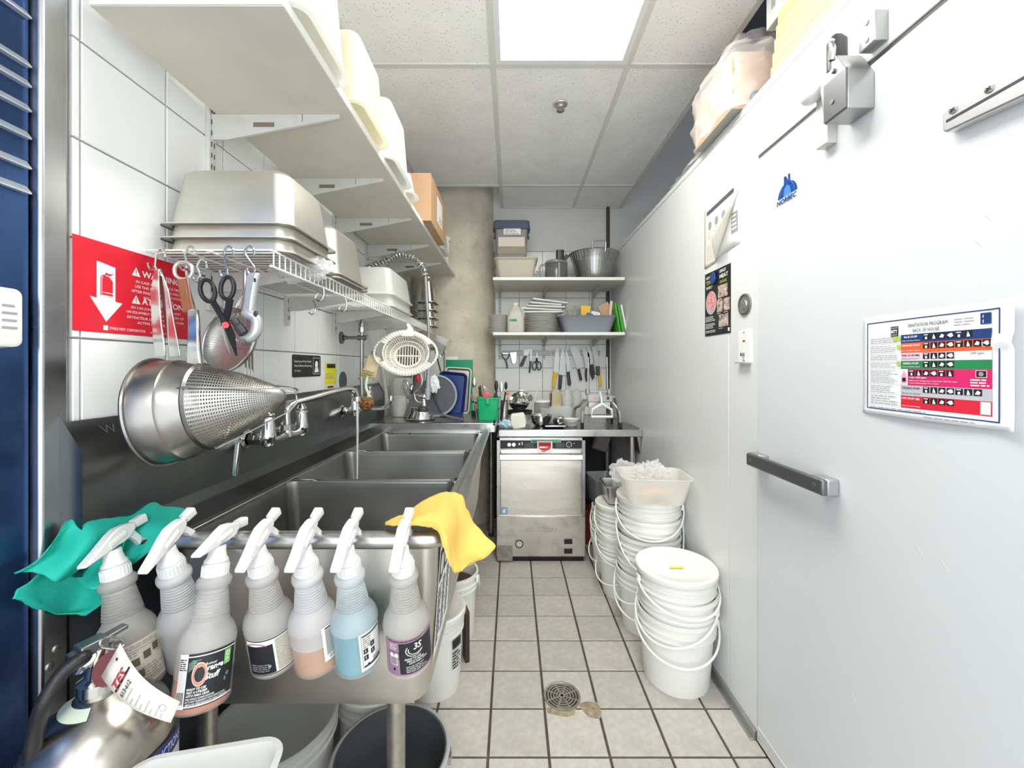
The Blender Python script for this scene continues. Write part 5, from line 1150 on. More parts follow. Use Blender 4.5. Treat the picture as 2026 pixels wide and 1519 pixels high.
o = crumple('brush_head', None, None, (0, 0, 0), .033, (1, .9, 1), mat('coir_brown', (.26, .115, .04), .9, var=.4, vscale=60, bump=1, bscale=140), 4, .22, 4, 5); o.parent = pb_; o.location = P(725, 798, 1.95) - pb_.location
# hanging strainer basket and black tools at the far end
t = thing('square_skimmer', 'small square wire skimmer basket hanging by the concrete column', 'skimmer', P(868, 690, 2.7)); q = MB(); A = [P(858, 672, 2.7), P(882, 684, 2.7), P(874, 706, 2.72), P(860, 692, 2.72)]; q.tube(A, .004, 6, closed=True); q.build('frame', steel_pol, t, world=True); q = MB(); q.add([A[0], A[1], A[2], A[3]], [(0, 1, 2, 3)]); q.build('mesh_panel', film('fine_mesh', (.35, .35, .33), .35, .4, .1), t, world=True)
MB().tube([P(858, 680, 2.7), P(866, 712, 2.72), P(872, 735, 2.74)], .005, 6).build('handle', dark_pl, t, world=True)

# ================================================================== washed things standing on the drainboard
DB = .972
def rounded(w_, h_, r, n=5):
    out = []
    for k, (sx, sy) in enumerate(((1, 1), (-1, 1), (-1, -1), (1, -1))):
        for j in range(n + 1): th = PI / 2 * (k + j / n); out.append((sx * (w_ / 2 - r) + r * math.cos(th), sy * (h_ / 2 - r) + r * math.sin(th)))
    return out
def tray(name, label, m, c, w_, h_, r, rimm, lean=.12, yaw=0, roll=0, lip=.012, t=.004):
    """c = bottom centre; stands leaning back"""
    T = thing(name, label, name.split('_')[-1], c, (-lean, roll, yaw)); o = rounded(w_, h_, r); i_ = rounded(w_ - .03, h_ - .03, max(r - .012, .005)); n = len(o)
    q = MB(); q.prism(i_, t, lambda x, y, h: Vector((x, h, y + h_ / 2))); q.build('tray_floor', m, T)
    vs = [Vector((x, 0, y + h_ / 2)) for x, y in i_] + [Vector((x, -lip, y + h_ / 2)) for x, y in o]; q = MB(); q.add(vs, [(k, (k + 1) % n, n + (k + 1) % n, n + k) for k in range(n)]); q.build('tray_wall', m, T, solid=.003)
    MB().tube([Vector((x, -lip, y + h_ / 2)) for x, y in o], .0042, 6, closed=True).build('rolled_edge', rimm, T)
    return T
def on(u, d): return Vector(((u - CX) * d / F, d, DB + .004))
gb = thing('cutting_board', 'green cutting board leaning against the concrete column', 'cutting board', on(908, 3.02), (-.04, 0, 0)); MB().loft([(0, .102, .006, .005), (.375, .102, .006, .005)], 3, cap0=True, cap1=True).build('board', mat('board_green', (.005, .30, .13), .5), gb)
wb_ = thing('cutting_board', 'white cutting board corner showing behind the green board', 'cutting board', on(880, 3.09), (-.03, 0, 0)); MB().loft([(0, .10, .006, .03), (.40, .10, .006, .03)], 3, cap0=True, cap1=True).build('board', white_pl, wb_)
tray('sheet_tray', 'aluminium sheet tray leaning at the back of the drainboard', alu, on(858, 2.98), .17, .46, .03, steel_pol, .05)
tray('sheet_tray', 'aluminium tray with pale rim leaning in front of the green board', mat('worn_tray', (.50, .47, .40), .4, .9, var=.3, vscale=8), on(902, 2.84), .180, .315, .025, mat('pale_rim', (.75, .74, .70), .3), .05, roll=.06)
tray('serving_tray', 'dark blue plastic tray leaning in front of the aluminium tray', mat('tray_blue', (.008, .035, .16), .3), on(889, 2.72), .185, .285, .03, mat('tray_blue_edge', (.006, .022, .11), .3), .05, roll=.10)
dl = thing('pan_lid', 'large round dark lid with pale rim leaning on the drainboard', 'lid', on(862, 2.62), (-.10, 0, 0)); q = MB(); q.lathe([(.0001, .004), (.125, 0)], 44, Matrix.Translation((0, 0, .135)) @ Matrix.Rotation(PI / 2, 4, 'X')); q.build('lid_disc', mat('slate_lid', (.085, .092, .11), .5, var=.1, vscale=60), dl); MB().tube([(.13 * math.cos(a), 0, .135 + .13 * math.sin(a)) for a in [2 * PI * i / 44 for i in range(44)]], .0075, 8, closed=True).build('rim', grey_pl, dl)
MB().box((-.0, -.012, .10), (.006, .006, .25), Matrix.Rotation(-.45, 3, 'Y')).build('lid_rib', dark_pl, dl)
pc = thing('plastic_pitcher', 'cloudy measuring pitcher standing on the drainboard beside the sheet pan', 'pitcher', on(792, 2.66)); MB().lathe([(.0001, .002), (.046, .002), (.048, 0), (.062, .125), (.066, .127), (.066, .133), (.060, .132), (.046, .008), (.0001, .006)], 30).build('pitcher_body', cloudy, pc)
t = thing('measuring_jug', 'tall clear square measuring jug upside down behind the pitcher', 'jug', on(797, 2.80)); MB().loft([(0, .07, .055, .02), (.24, .06, .048, .02), (.246, .055, .042, .02)], 5, cap1=True).build('jug_body', cloudy, t); pr = Print(lambda u, v, h: Vector((.01 + u, -.056 + v * .03 - h, v)), t, .0006)
for k in range(6): pr.rect(0, .08 + k * .022, .022, .084 + k * .022, ink_g, 1)
pr.done('scale_marks')
wk2 = thing('wire_whisk', 'wire whisk hanging handle down above the drainboard', 'whisk', P(800, 755, 2.62)); b0 = P(807, 790, 2.62)
for k in range(5):
    a = PI * k / 5; u = Vector((math.cos(a), math.sin(a), 0)) * .026; up_ = (P(801, 750, 2.62) - b0); q_ = up_.normalized() * .12
    MB().tube(smoothpath([b0, b0 + u * .7 + q_ * .4, b0 + u + q_ * .75, b0 + q_ * 1.0 + q_ * .1, b0 - u + q_ * .75, b0 - u * .7 + q_ * .4, b0], 4), .0014, 5).build('loop_wire', steel_pol, wk2, world=True)
MB().cyl(b0, P(812, 822, 2.62), .006, n=10).build('handle', steel_pol, wk2, world=True)
sp_ = thing('saucepan', 'small steel saucepan upside down with its handle pointing right', 'saucepan', on(833, 2.50)); MB().lathe([(.085, .0), (.085, .006), (.066, .040), (.062, .072), (.055, .078), (.0001, .079)], 36).build('pan_body', steel_pol, sp_); MB().lathe([(.086, .001), (.092, .004), (.086, .007)], 36).build('rim', steel_pol, sp_)
q = MB(); flat_bar(q, [Vector((.07, -.03, .034)), Vector((.13, -.045, .034)), Vector((.20, -.06, .020)), Vector((.27, -.075, .008))], (.012, .012, .014, .013), .006, (0, 0, 1)); q.build('handle', steel, sp_)
t = thing('chafing_lid', 'dark triangular grater leaning beside the upturned saucepan', 'grater', on(815, 2.60)); q = MB(); q.add([(-.05, -.02, 0), (.075, -.02, 0), (.05, .03, .22), (.02, .03, .22), (-.05, .05, 0), (.075, .05, 0)], [(0, 1, 2, 3), (1, 5, 2), (5, 4, 3, 2), (4, 0, 3), (0, 4, 5, 1)]); q.build('grater_body', mat('grey_grater', (.20, .20, .195), .35, .9), t)
cw = crumple('dish_cloth', 'white dish cloth slumped over the dark round lid', 'cloth', P(858, 760, 2.585), .033, (1, .5, 1.6), mat('white_cloth', (.82, .83, .84), .85), 4, .35, 2.5, 8)
tag(MB().cyl(P(826, 742, 2.66), P(830, 762, 2.66), .016, .012, n=14).build('red_scraper', mat('red_plastic', (.68, .03, .06), .4)), 'red plastic scraper hanging behind the colander', 'scraper')
t = thing('ladle_bundle', 'steel ladle hanging beside the red scraper', 'ladle', P(812, 770, 2.68)); MB().ball(P(813, 770, 2.68), .03, 9, (.8, .5, 1.2)).build('ladle_bowl', steel_pol, t, world=True); MB().tube([P(814, 765, 2.67), P(816, 740, 2.68), P(815, 700, 2.69)], .003, 6).build('handle', steel_pol, t, world=True)
for i, u in enumerate((762, 775)): 
    q = MB(); flat_bar(q, [P(u - 6, 715, 2.66), P(u, 760, 2.66), P(u + 5, 800, 2.66)], (.012, .014, .018), .004, (1, 0, 0)); tag(q.build('spatula_strip', (cream_pl, steel)[i]), ('cream plastic spatula hanging between riser and colander', 'steel turner hanging just right of the cream spatula')[i], 'spatula')
# ================================================================== upper shelf on the far wall
def sx(u, d): return (u - CX) * d / F
Y1 = 3.16
t = thing('food_bin', 'cream plastic food bin under the clear storage box on the far upper shelf', 'bin', (sx(1020.5, 3.16), 3.18, BZ1)); bin_(t, .155, .14, .150, film('cream_bin_thick', (.74, .70, .56), .08, .35, .3), .018, .03, .012)
MB().loft([(.148, .160, .145, .035), (.156, .168, .153, .035), (.160, .160, .145, .035)], 5, cap1=True).build('lid', cream_pl, t)
t = thing('storage_box', 'clear storage box with dark blue lid on top of the cream bin', 'storage box', (sx(1012, 3.16), 3.18, BZ1 + .161)); smoke = film('smoky_polycarbonate', (.42, .40, .36), .45, .12, .2)
bin_(t, .125, .12, .24, smoke, .010, .02, .006, wall=.003); MB().loft([(.215, .142, .135, .02), (.275, .136, .13, .02), (.282, .128, .122, .02)], 4, cap0=True, cap1=True).build('lid', mat('slate_blue_lid', (.075, .09, .14), .4), t)
MB().bb((-.10, -.118, .085), (.10, -.10, .155)).build('white_contents', mat('pale_contents', (.66, .60, .50), .6), t); MB().bb((-.105, -.116, .03), (.105, .08, .085)).build('brown_contents', mat('brown_contents', (.30, .25, .19), .6), t)
MB().bb((-.06, -.1305, .17), (.07, -.1295, .215)).build('paper_note', paper, t); pr = Print(lambda u, v, h: Vector((u, -.1310 - h, v)), t, .0006); pr.lines(-.05, .172, .06, .21, 3, ink, 1, .3); pr.done('note_print')
for s in (-1, 1): MB().box((s * .136, 0, .2), (.012, .08, .03)).build('latch', grey_pl, t, bevel=.003)
# food processor bowl
fp = thing('food_processor_bowl', 'smoky food processor bowl with black feed chute on the far upper shelf', 'food processor', (sx(1101, 3.15), 3.17, BZ1)); MB().lathe([(.0001, .003), (.085, .003), (.088, 0), (.088, .13), (.083, .145), (.0001, .15)], 32).build('bowl', film('smoky_bowl', (.16, .16, .155), .30, .1, .1), fp)
MB().lathe([(.090, .135), (.090, .148), (.080, .158), (.0001, .162)], 32).build('cover', smoke, fp); MB().loft([(.155, .030, .026, .012), (.245, .030, .026, .012)], 5, cap1=True, M=Matrix.Translation((.030, 0, 0))).build('feed_chute', black_pl, fp)
q = MB(); q.tube(smoothpath([(-.085, -.02, .125), (-.125, -.03, .118), (-.132, -.03, .07), (-.122, -.03, .02), (-.086, -.02, .008)], 5), .009, 10); q.build('grip_handle', smoke, fp)
MB().box((.012, -.089, .075), (.014, .004, .11)).build('highlight_strip', clear_pl, fp); MB().box((.075, .03, .19), (.03, .04, .06), Matrix.Rotation(.6, 3, 'Y')).build('locking_lug', dark_pl, fp, bevel=.004)
# steel colander
cd = thing('steel_colander', 'large perforated steel colander on the far upper shelf', 'colander', (sx(1176, 3.16), 3.18, BZ1)); q = MB()
pf = [(.128, .018), (.138, .04), (.155, .10), (.172, .16), (.188, .20), (.194, .212)]
def cf(a, b):
    x = b * (len(pf) - 1); i = min(int(x), len(pf) - 2); f = x - i; r = pf[i][0] * (1 - f) + pf[i + 1][0] * f; z = pf[i][1] * (1 - f) + pf[i + 1][1] * f; return Vector((r * math.cos(2 * PI * a), r * math.sin(2 * PI * a), z))
q.grid(60, 16, cf); q.build('perforated_wall', perforated('colander_steel', (.44, .45, .44), 45, .24, .3), cd)
MB().lathe([(.0001, .012), (.115, .014), (.128, .019), (.112, .0), (.108, .0), (.108, .012)], 44).build('foot', steel, cd); MB().lathe([(.194, .210), (.199, .214), (.194, .218), (.190, .214)], 48).build('rim', steel, cd)
for s in (-1, 1): MB().tube(smoothpath([(-.045, s * .193, .185), (-.048, s * .198, .25), (-.03, s * .20, .262), (.03, s * .20, .262), (.048, s * .198, .25), (.045, s * .193, .185)], 4), .0055, 8).build('handle', steel, cd)
t = thing('glass_bottle', 'clear plastic bottle lying in the steel colander', 'bottle', (sx(1172, 3.2), 3.20, BZ1 + .205), (0, PI / 2 + .1, 0)); MB().lathe([(.0001, 0), (.035, .002), (.036, .09), (.014, .13), (.014, .15), (.0001, .151)], 20).build('bottle_body', clear_pl, t)
tag(MB().bb((sx(1060, 3.40), 3.40, BZ1 + .0005), (sx(1082, 3.40), 3.406, BZ1 + .14)).build('white_card', paper), 'white card standing behind the food processor bowl', 'card')
# ================================================================== lower shelf on the far wall
plate_m = mat('white_china', (.80, .79, .74), .2); plate_e = mat('plate_dark_rim', (.06, .055, .05), .4)
def plates(cx, cy, n, r, lab, dz=.0142):
    for k in range(n):
        z = BZ2 + k * dz; t = thing('dinner_plate', lab % ('bottom', 'second lowest', 'third lowest', 'fourth lowest', 'fifth lowest', 'fifth highest', 'fourth highest', 'third highest', 'second highest', 'top')[k], 'plate', (cx + random.uniform(-.002, .002), cy, z), group=lab.replace('%s ', '')); 
        if not hasattr(plates, 'm%d' % int(r * 1000)):
            a = MB().lathe([(.0001, .003), (r * .55, .0015), (r * .6, 0), (r * .66, .004), (r * .985, .0125), (r, .0138), (r * .985, .0152), (r * .64, .0068), (.0001, .005)], 40).mesh('plate_body', plate_m); b = MB().lathe([(r * .988, .0122), (r * 1.002, .0126), (r * 1.002, .0138), (r * .99, .0142)], 40).mesh('dark_rim', plate_e); setattr(plates, 'm%d' % int(r * 1000), (a, b))
        for me in getattr(plates, 'm%d' % int(r * 1000)): o = bpy.data.objects.new(me.name.split('.')[0], me); COL.objects.link(o); o.parent = t
plates(sx(987, 3.13), 3.16, 10, .082, '%s plate of the narrow left stack on the far lower shelf')
plates(sx(1071, 3.15), 3.17, 10, .132, '%s plate of the wide middle stack on the far lower shelf')
jg = thing('plastic_jug', 'white translucent milk jug with green label between the plate stacks', 'jug', (sx(1020, 3.06), 3.06, BZ2)); MB().loft([(0, .058, .05, .02), (.004, .062, .054, .02), (.11, .062, .054, .02), (.15, .055, .048, .03), (.195, .032, .030, .025), (.208, .022, .022, .02), (.214, .022, .022, .02)], 6, cap0=True, cap1=True).build('jug_body', film('jug_plastic', (.82, .80, .70), .12, .35, .4), jg)
MB().lathe([(.024, .206), (.024, .222), (.0001, .223)], 18).build('cap', cream_pl, jg); MB().tube(smoothpath([(.03, 0, .19), (.058, 0, .165), (.06, 0, .12)], 4), .009, 8).build('grip', cloudy, jg); pr = Print(lambda u, v, h: Vector((u, -.0545 - h, v)), jg, .0008); pr.poly([(-.045, .082), (.012, .078), (.008, .098), (-.045, .096)], mat('dairy_green', (.02, .36, .12), .5), 1); pr.text('DAIRY', -.038, .084, .008, ink, 2, width=.04, shear=.2); pr.done('jug_label')
for k in range(5):
    t = thing('rectangular_plate', 'long white rectangular plate, %s of the slanting pile on the round plates' % ('lowest', 'second', 'third', 'fourth', 'topmost')[k], 'plate', (sx((1074, 1068, 1080, 1078, 1086)[k], 3.15), 3.16, BZ2 + .156 + k * .021), (0, math.radians((0, 2, 3.0, 4.5, 6)[k]), (0, .1, -.08, .05, .12)[k]), group='rectangular plates'); MB().loft([(0, (.155, .165, .15, .125, .14)[k] - .02, .05, .006), (.006, (.155, .165, .15, .125, .14)[k], .062, .01), (.014, (.155, .165, .15, .125, .14)[k], .062, .01), (.012, (.155, .165, .15, .125, .14)[k] - .012, .052, .008)], 3, cap0=True, cap1=True).build('plate_body', plate_m, t)
bt_ = thing('bus_tub', 'grey bus tub full of packets on the far lower shelf', 'tub', (sx(1160, 3.13), 3.18, BZ2)); bin_(bt_, .208, .16, .125, mat('bus_tub_grey', (.27, .30, .345), .45), .03, .05, .016)
B0 = Vector((sx(1160, 3.13), 3.14, BZ2 + .06))
def packet(du, dz, w_, h_, m, lb, rot=0, dy=0, cat='packet'): return tag(MB().box(B0 + Vector((du, dy, dz)), (w_, .02, h_), Matrix.Rotation(rot, 3, 'Y')).build('packet', m, bevel=.003), lb, cat)
packet(-.005, .105, .075, .10, mat('yellow_orange_packet', (.85, .52, .05), .5), 'yellow packet sticking out of the grey tub', .05); packet(.065, .075, .07, .06, paper, 'white paper packet in the grey tub right of the yellow one', .2, -.03); packet(.012, .06, .05, .06, mat('blue_packet', (.02, .12, .32), .4), 'blue packet at the front of the grey tub', .3, -.06)
packet(.155, .12, .09, .11, mat('kraft_paper', (.55, .34, .20), .7), 'folded brown paper bag at the right of the grey tub', -.5, .01, 'paper bag'); packet(.185, .125, .02, .13, mat('pink_sleeve', (.80, .62, .56), .6), 'pale pink sleeve beside the brown paper bag', .1, -.02, 'sleeve')
crumple('bag_of_liners', 'cloudy bag of liners at the left of the grey tub', 'plastic bag', B0 + Vector((-.105, -.04, .085)), .055, (1, .7, 1.0), film('grey_bag', (.50, .47, .38), .3, .25, .3), 3, .4, 2.5, 11)
for k, (u, m, dz, lb) in enumerate(((1224, mat('board_lime', (.07, .42, .05), .45), .20, 'left bright green cutting board leaning at the right end of the lower shelf'), (1230, MATS['board_lime'], .185, 'right bright green cutting board leaning at the right end of the lower shelf'), (1237, white_pl, .19, 'white cutting board leaning against the cooler wall on the far lower shelf'))):
    t = thing('cutting_board', lb, 'cutting board', (sx(u, 3.12) - .012, 3.22, BZ2 + .002), (0, -.16 - .02 * k, 0)); MB().loft([(0, .006, .19, .004), (dz + .02, .006, .19, .004)], 3, cap0=True, cap1=True).build('board', m, t)
# ================================================================== magnetic strips and knives
mag = mat('magnet_bar', (.36, .355, .34), .45, .4)
YK = YB - .004
def kp(u, v, dy=0.0): return P(u, v, YK - .022 - dy)
for a, b, lb in ((993, 1089, 'grey magnetic strip on the left holding peeler and scissors'), (1092, 1186, 'grey magnetic strip on the right holding the big knives')):
    A = P(a, 694, YK); B = P(b, 703, YK); tag(MB().bb((A.x, YK - .018, B.z), (B.x, YK - .001, A.z)).build('magnetic_strip', mag, bevel=.002), lb, 'magnetic strip', 'knife strips')
def knife(label, blade, handle, hm, grouped='knives on the wall strip', bm_=mat('knife_blade_steel', (.36, .36, .345), .38, .9), cat='knife', name='knife'):
    t = thing(name, label, cat, kp(*blade[0]), group=grouped); q = MB(); n = len(blade); q.prism([(i, 0) for i in range(0)] or [(P(u, v, YK - .022).x, P(u, v, YK - .022).z) for u, v in blade], .003, lambda x, z, h: Vector((x, YK - .0215 + h - .001, z))); q.build('blade', bm_, t, world=True)
    q = MB(); q.prism([(P(u, v, YK - .024).x, P(u, v, YK - .024).z) for u, v in handle], .016, lambda x, z, h: Vector((x, YK - .030 + h, z))); q.build('handle', hm, t, world=True, bevel=.003); return t
yelh = mat('yellow_handle', (.82, .50, .015), .4); brn = mat('dark_wood_handle', (.055, .028, .016), .5)
knife('chef knife with yellow handle at the left of the knife strip', [(1102, 682), (1105, 690), (1107, 706), (1105, 738), (1095, 734), (1097, 705)], [(1095, 734), (1105, 738), (1101, 745), (1099, 760), (1097, 768), (1092, 764), (1093, 748)], yelh)
knife('wide chef knife with black handle pointing up next to the yellow one', [(1113, 688), (1118, 702), (1120, 742), (1106, 741), (1108, 706)], [(1106, 741), (1113, 743), (1111, 768), (1108, 771), (1104, 768), (1105, 752)], dark_pl)
knife('narrow chef knife with black handle beside the cleaver', [(1119, 687), (1126, 708), (1131, 731), (1122, 737), (1119, 715)], [(1121, 736), (1127, 735), (1130, 758), (1129, 763), (1123, 761), (1122, 748)], dark_pl)
knife('wide cleaver with dark wooden handle on the knife strip', [(1127, 686), (1138, 683), (1144, 684), (1155, 726), (1142, 730)], [(1142, 731), (1147, 729), (1152, 750), (1151, 753), (1147, 752)], brn)
knife('long slicing knife with black handle right of the cleaver', [(1152, 690), (1157, 688), (1166, 700), (1168, 728), (1159, 730), (1156, 712)], [(1158, 728), (1164, 729), (1165, 752), (1159, 755), (1157, 742)], dark_pl)
knife('serrated knife with black handle near the right end of the strip', [(1161, 686), (1166, 684), (1172, 700), (1174, 722), (1167, 724), (1163, 706)], [(1166, 722), (1174, 720), (1178, 742), (1172, 752), (1168, 740)], black_pl)
knife('long knife with yellow handle at the right end of the strip', [(1170, 684), (1176, 678), (1182, 694), (1186, 730), (1181, 732), (1174, 706)], [(1180, 730), (1188, 731), (1189, 744), (1191, 762), (1188, 767), (1184, 758)], yelh)
knife('black knife with long handle on the left magnetic strip', [(1036, 692), (1050, 690), (1044, 704), (1037, 706)], [(1037, 704), (1043, 703), (1035, 724), (1029, 726), (1028, 722)], black_pl, 'tools on the left strip')
knife('small paring knife with dark handle beside the scissors on the left strip', [(1049, 692), (1053, 690), (1052, 712), (1049, 714)], [(1048, 714), (1052, 715), (1049, 738), (1046, 737)], black_pl, 'tools on the left strip')
t = thing('vegetable_peeler', 'slate blue Y-shaped vegetable peeler at the left end of the strip', 'peeler', kp(1000, 705)); q = MB(); q.tube(smoothpath([kp(993, 699), kp(995, 707), kp(1000, 712), kp(1003, 722), kp(1003, 729)], 4), [.006] * 4 + [.008] * 9 + [.009] * 4, 8); q.tube(smoothpath([kp(1008, 698), kp(1006, 706), kp(1001, 712)], 4), .006, 7); q.build('handle', mat('slate_blue_plastic', (.13, .19, .24), .4), t, world=True); MB().box(kp(1000.5, 699), (.056, .004, .007)).build('blade', steel, t, world=True)
t = thing('steel_scraper', 'short fluted steel peeler next to the blue peeler', 'peeler', kp(1015, 705)); q = MB(); q.prism([(kp(u, v).x, kp(u, v).z) for u, v in ((1008, 697), (1023, 695), (1022, 716), (1017, 722), (1013, 718))], .012, lambda x, z, h: Vector((x, YK - .028 + h, z))); q.build('body', steel, t, world=True, bevel=.003)
t = thing('kitchen_scissors', 'small black-looped scissors on the left magnetic strip', 'scissors', kp(1062, 708))
for s_ in (-1, 1):
    q = MB(); cc_ = kp(1062 + s_ * 4.5, 724); q.tube([cc_ + Vector((.017 * math.cos(a), -.004 * s_, .034 * math.sin(a))) for a in [2 * PI * i / 20 for i in range(20)]], .0048, 7, closed=True); q.tube([kp(1062 + s_ * 2, 717), kp(1062 - s_ * 1, 708)], .006, 6); q.build('handle', dark_pl, t, world=True)
    q = MB(); flat_bar(q, [kp(1062 - s_ * .6, 710), kp(1063, 690)], (.011, .003), .002, (1, 0, 0)); q.build('blade', steel, t, world=True)
# ================================================================== clutter on the far counter
def cnt(u, d, dz=0.0): return Vector(((u - CX) * d / F, d, CZ + .001 + dz))
gk = thing('green_bucket', 'small green utensil bucket at the corner of the sink', 'bucket', (sx(966, 2.50), 2.50, DB + .001)); MB().loft([(0, .055, .048, .012), (.004, .058, .05, .012), (.128, .067, .056, .014), (.130, .075, .062, .014), (.138, .075, .062, .014), (.138, .066, .055, .012), (.02, .056, .047, .01)], 4, cap0=True, cap1=True).build('bucket_body', mat('bucket_green', (.0, .36, .135), .4), gk); MB().box((.0, -.062, .115), (.026, .012, .036)).build('handle_ear', MATS['bucket_green'], gk, bevel=.004)
# utensils standing in and behind the bucket
def utensil(label, p0, p1, r, m, head=None, hm=None, name='utensil', cat='utensil'):
    t = thing(name, label, cat, p0, group='utensils by the green bucket'); MB().cyl(p0, p1, r, r * .9, n=10).build('handle', m, t, world=True)
    if head: MB().ball(head[0], 1, 8, head[1]).build('head', hm or m, t, world=True)
utensil('black spatula standing in the green bucket', P(976, 830, 2.5), P(983, 770, 2.5), .006, black_pl, (P(982, 763, 2.5), (.012, .006, .035)))
utensil('black and white spoon standing in the green bucket', P(972, 830, 2.5), P(981, 790, 2.5), .005, black_pl, (P(981, 786, 2.5), (.013, .006, .03)), dark_pl)
utensil('dark ladle handle standing behind the green bucket', P(992, 832, 2.72), P(1000, 775, 2.72), .006, black_pl, (P(1001, 763, 2.72), (.011, .006, .028)))
utensil('steel turner standing behind the green bucket', P(988, 832, 2.74), P(991, 770, 2.74), .004, steel, (P(992, 767, 2.74), (.013, .003, .04)))
utensil('steel spoon leaning at the left of the green bucket', P(944, 828, 2.62), P(935, 770, 2.62), .004, steel_pol, (P(938, 757, 2.62), (.014, .006, .034)))
utensil('dark handled tool leaning behind the wooden block', P(956, 828, 2.62), P(948, 765, 2.62), .007, brn)
utensil('pink silicone spatula standing in the green bucket', P(967, 828, 2.52), P(962, 795, 2.52), .005, white_pl, (P(962, 785, 2.52), (.024, .006, .035)), mat('pink_silicone', (.62, .10, .14), .4))
utensil('black tongs standing in the green bucket', P(960, 828, 2.56), P(950, 762, 2.56), .005, dark_pl); utensil('orange handled brush by the steel cylinder', P(1000, 830, 2.8), P(1005, 785, 2.8), .005, mat('orange_plastic', (.75, .22, .10), .4), (P(1004, 778, 2.8), (.014, .008, .014)))
MBw = thing('whisk', 'balloon whisk standing behind the green bucket', 'whisk', P(955, 800, 2.66))
for k in range(4):
    a = PI * k / 4; u = Vector((math.cos(a), math.sin(a), 0)) * .03; b0 = P(960, 800, 2.66); MB().tube(smoothpath([b0, b0 + u + Vector((-.01, 0, .07)), b0 + Vector((-.02, 0, .13)), b0 - u + Vector((-.01, 0, .07)), b0], 5), .0015, 5).build('loop_wire', steel_pol, MBw, world=True)
wbk = thing('knife_block', 'tan wooden block with dark slot leaning beside the trays', 'block', P(946, 805, 2.64)); Mr = Matrix.Rotation(-.28, 3, 'Y'); MB().box(P(945, 793, 2.66), (.062, .05, .11), Mr).build('block_body', mat('tan_wood', (.58, .38, .24), .6, var=.1, vscale=15), wbk, world=True, bevel=.008); MB().box(P(940, 795, 2.66) + Vector((0, -.027, 0)), (.045, .004, .010), Matrix.Rotation(.25, 3, 'Y')).build('slot', ink, wbk, world=True)
tag(MB().cyl(P(946, 838, 2.66), P(946, 812, 2.66), .042, .045, n=20).build('dark_pot', mat('dark_olive', (.03, .035, .022), .4)), 'dark round pot under the wooden block', 'pot')
tag(MB().lathe([(.0001, 0), (.030, 0), (.030, .175), (.032, .177), (.028, .178), (.027, .01)], 22, Matrix.Translation(cnt(997, 2.80))).build('steel_cylinder', steel), 'tall steel utensil cylinder right of the green bucket', 'canister')
# heap of steel bowls
for k, (u, v, r, rot, lb) in enumerate(((1027, 812, .078, (0, 0, 0), 'wide steel mixing bowl at the left of the counter'), (1022, 792, .045, (.4, -.9, 0), 'steel ladle bowl tipped left in the mixing bowl'), (1031, 784, .036, (.9, .1, 0), 'small steel cup upright in the mixing bowl'), (1041, 789, .038, (.7, .6, 0), 'small steel cup tipped right in the mixing bowl'))):
    t = thing('steel_bowl', lb, 'bowl', P(u, v, 2.90), rot, 'steel bowls on the counter'); MB().lathe([(.0001, 0), (r * .45, .002), (r * .8, r * .35), (r, r * .72), (r * 1.04, r * .73), (r * .98, r * .72), (r * .77, r * .37), (.0001, .006)], 28).build('bowl_body', steel_pol, t)
t = thing('black_skillet', 'dark pan under the steel mixing bowl', 'pan', cnt(1028, 2.90, .075)); MB().lathe([(.0001, 0), (.085, .0), (.095, .022), (.092, .022), (.083, .004), (.0001, .003)], 30).build('pan_body', dark_pl, t)
t = thing('white_crock', 'white square crock under the dark pan', 'crock', cnt(1024, 2.94)); MB().loft([(0, .07, .05, .015), (.072, .075, .055, .015)], 4, cap0=True, cap1=True).build('crock_body', white_pl, t)
utensil('steel ladle leaning out of the mixing bowl', P(1030, 800, 2.9), P(1020, 772, 2.9), .006, steel, (P(1019, 774, 2.9), (.014, .008, .03))) if False else None
utensil('long pale spatula leaning in the back of the counter', cnt(1046, 2.98, .02), P(1066, 762, 2.98), .006, mat('pale_spatula', (.66, .66, .62), .4))
crumple('blue_cloth', 'pale blue and white cloth bunched on the counter edge', 'cloth', cnt(1001, 2.74, .024), .03, (1.5, 1, .9), mat('pale_blue_cloth', (.50, .66, .74), .85), 4, .45, 2.6, 6)
t = thing('paper_cup_bag', 'white paper bag standing on the counter', 'paper bag', cnt(1027, 2.74)); q = MB(); q.loft([(0, .040, .03, .006), (.03, .052, .032, .006), (.085, .048, .030, .006), (.098, .040, .018, .006)], 3, cap0=True, cap1=True, M=Matrix.Rotation(-.12, 4, 'Y')); q.build('bag_body', mat('white_bag_paper', (.76, .73, .64), .7, var=.06, vscale=20), t)
t = thing('mixing_bowl', 'round steel bowl in the middle of the counter', 'bowl', cnt(1070, 2.82)); MB().lathe([(.0001, .003), (.035, .0), (.06, .02), (.076, .06), (.080, .075), (.083, .076), (.076, .076), (.058, .024), (.0001, .008)], 34).build('bowl_body', steel_pol, t)
t = thing('plastic_jar', 'cream plastic jar with white lid behind the steel bowl', 'jar', cnt(1072, 3.0)); MB().lathe([(.0001, 0), (.055, 0), (.058, .15), (.0001, .151)], 28).build('jar_body', smoke, t); MB().lathe([(.062, .150), (.062, .165), (.0001, .168)], 28).build('lid', white_pl, t)
t = thing('oil_jug', 'yellowish square oil jug at the back of the counter', 'jug', cnt(1099, 3.10)); MB().loft([(0, .045, .04, .015), (.20, .045, .04, .015), (.235, .028, .028, .015)], 4, cap0=True, cap1=True).build('jug_body', film('oil_plastic', (.66, .56, .34), .2, .3, .3), t); MB().bb((-.035, -.0415, .05), (.035, -.0402, .13)).build('jug_label', mat('straw_label', (.62, .53, .32), .6), t)
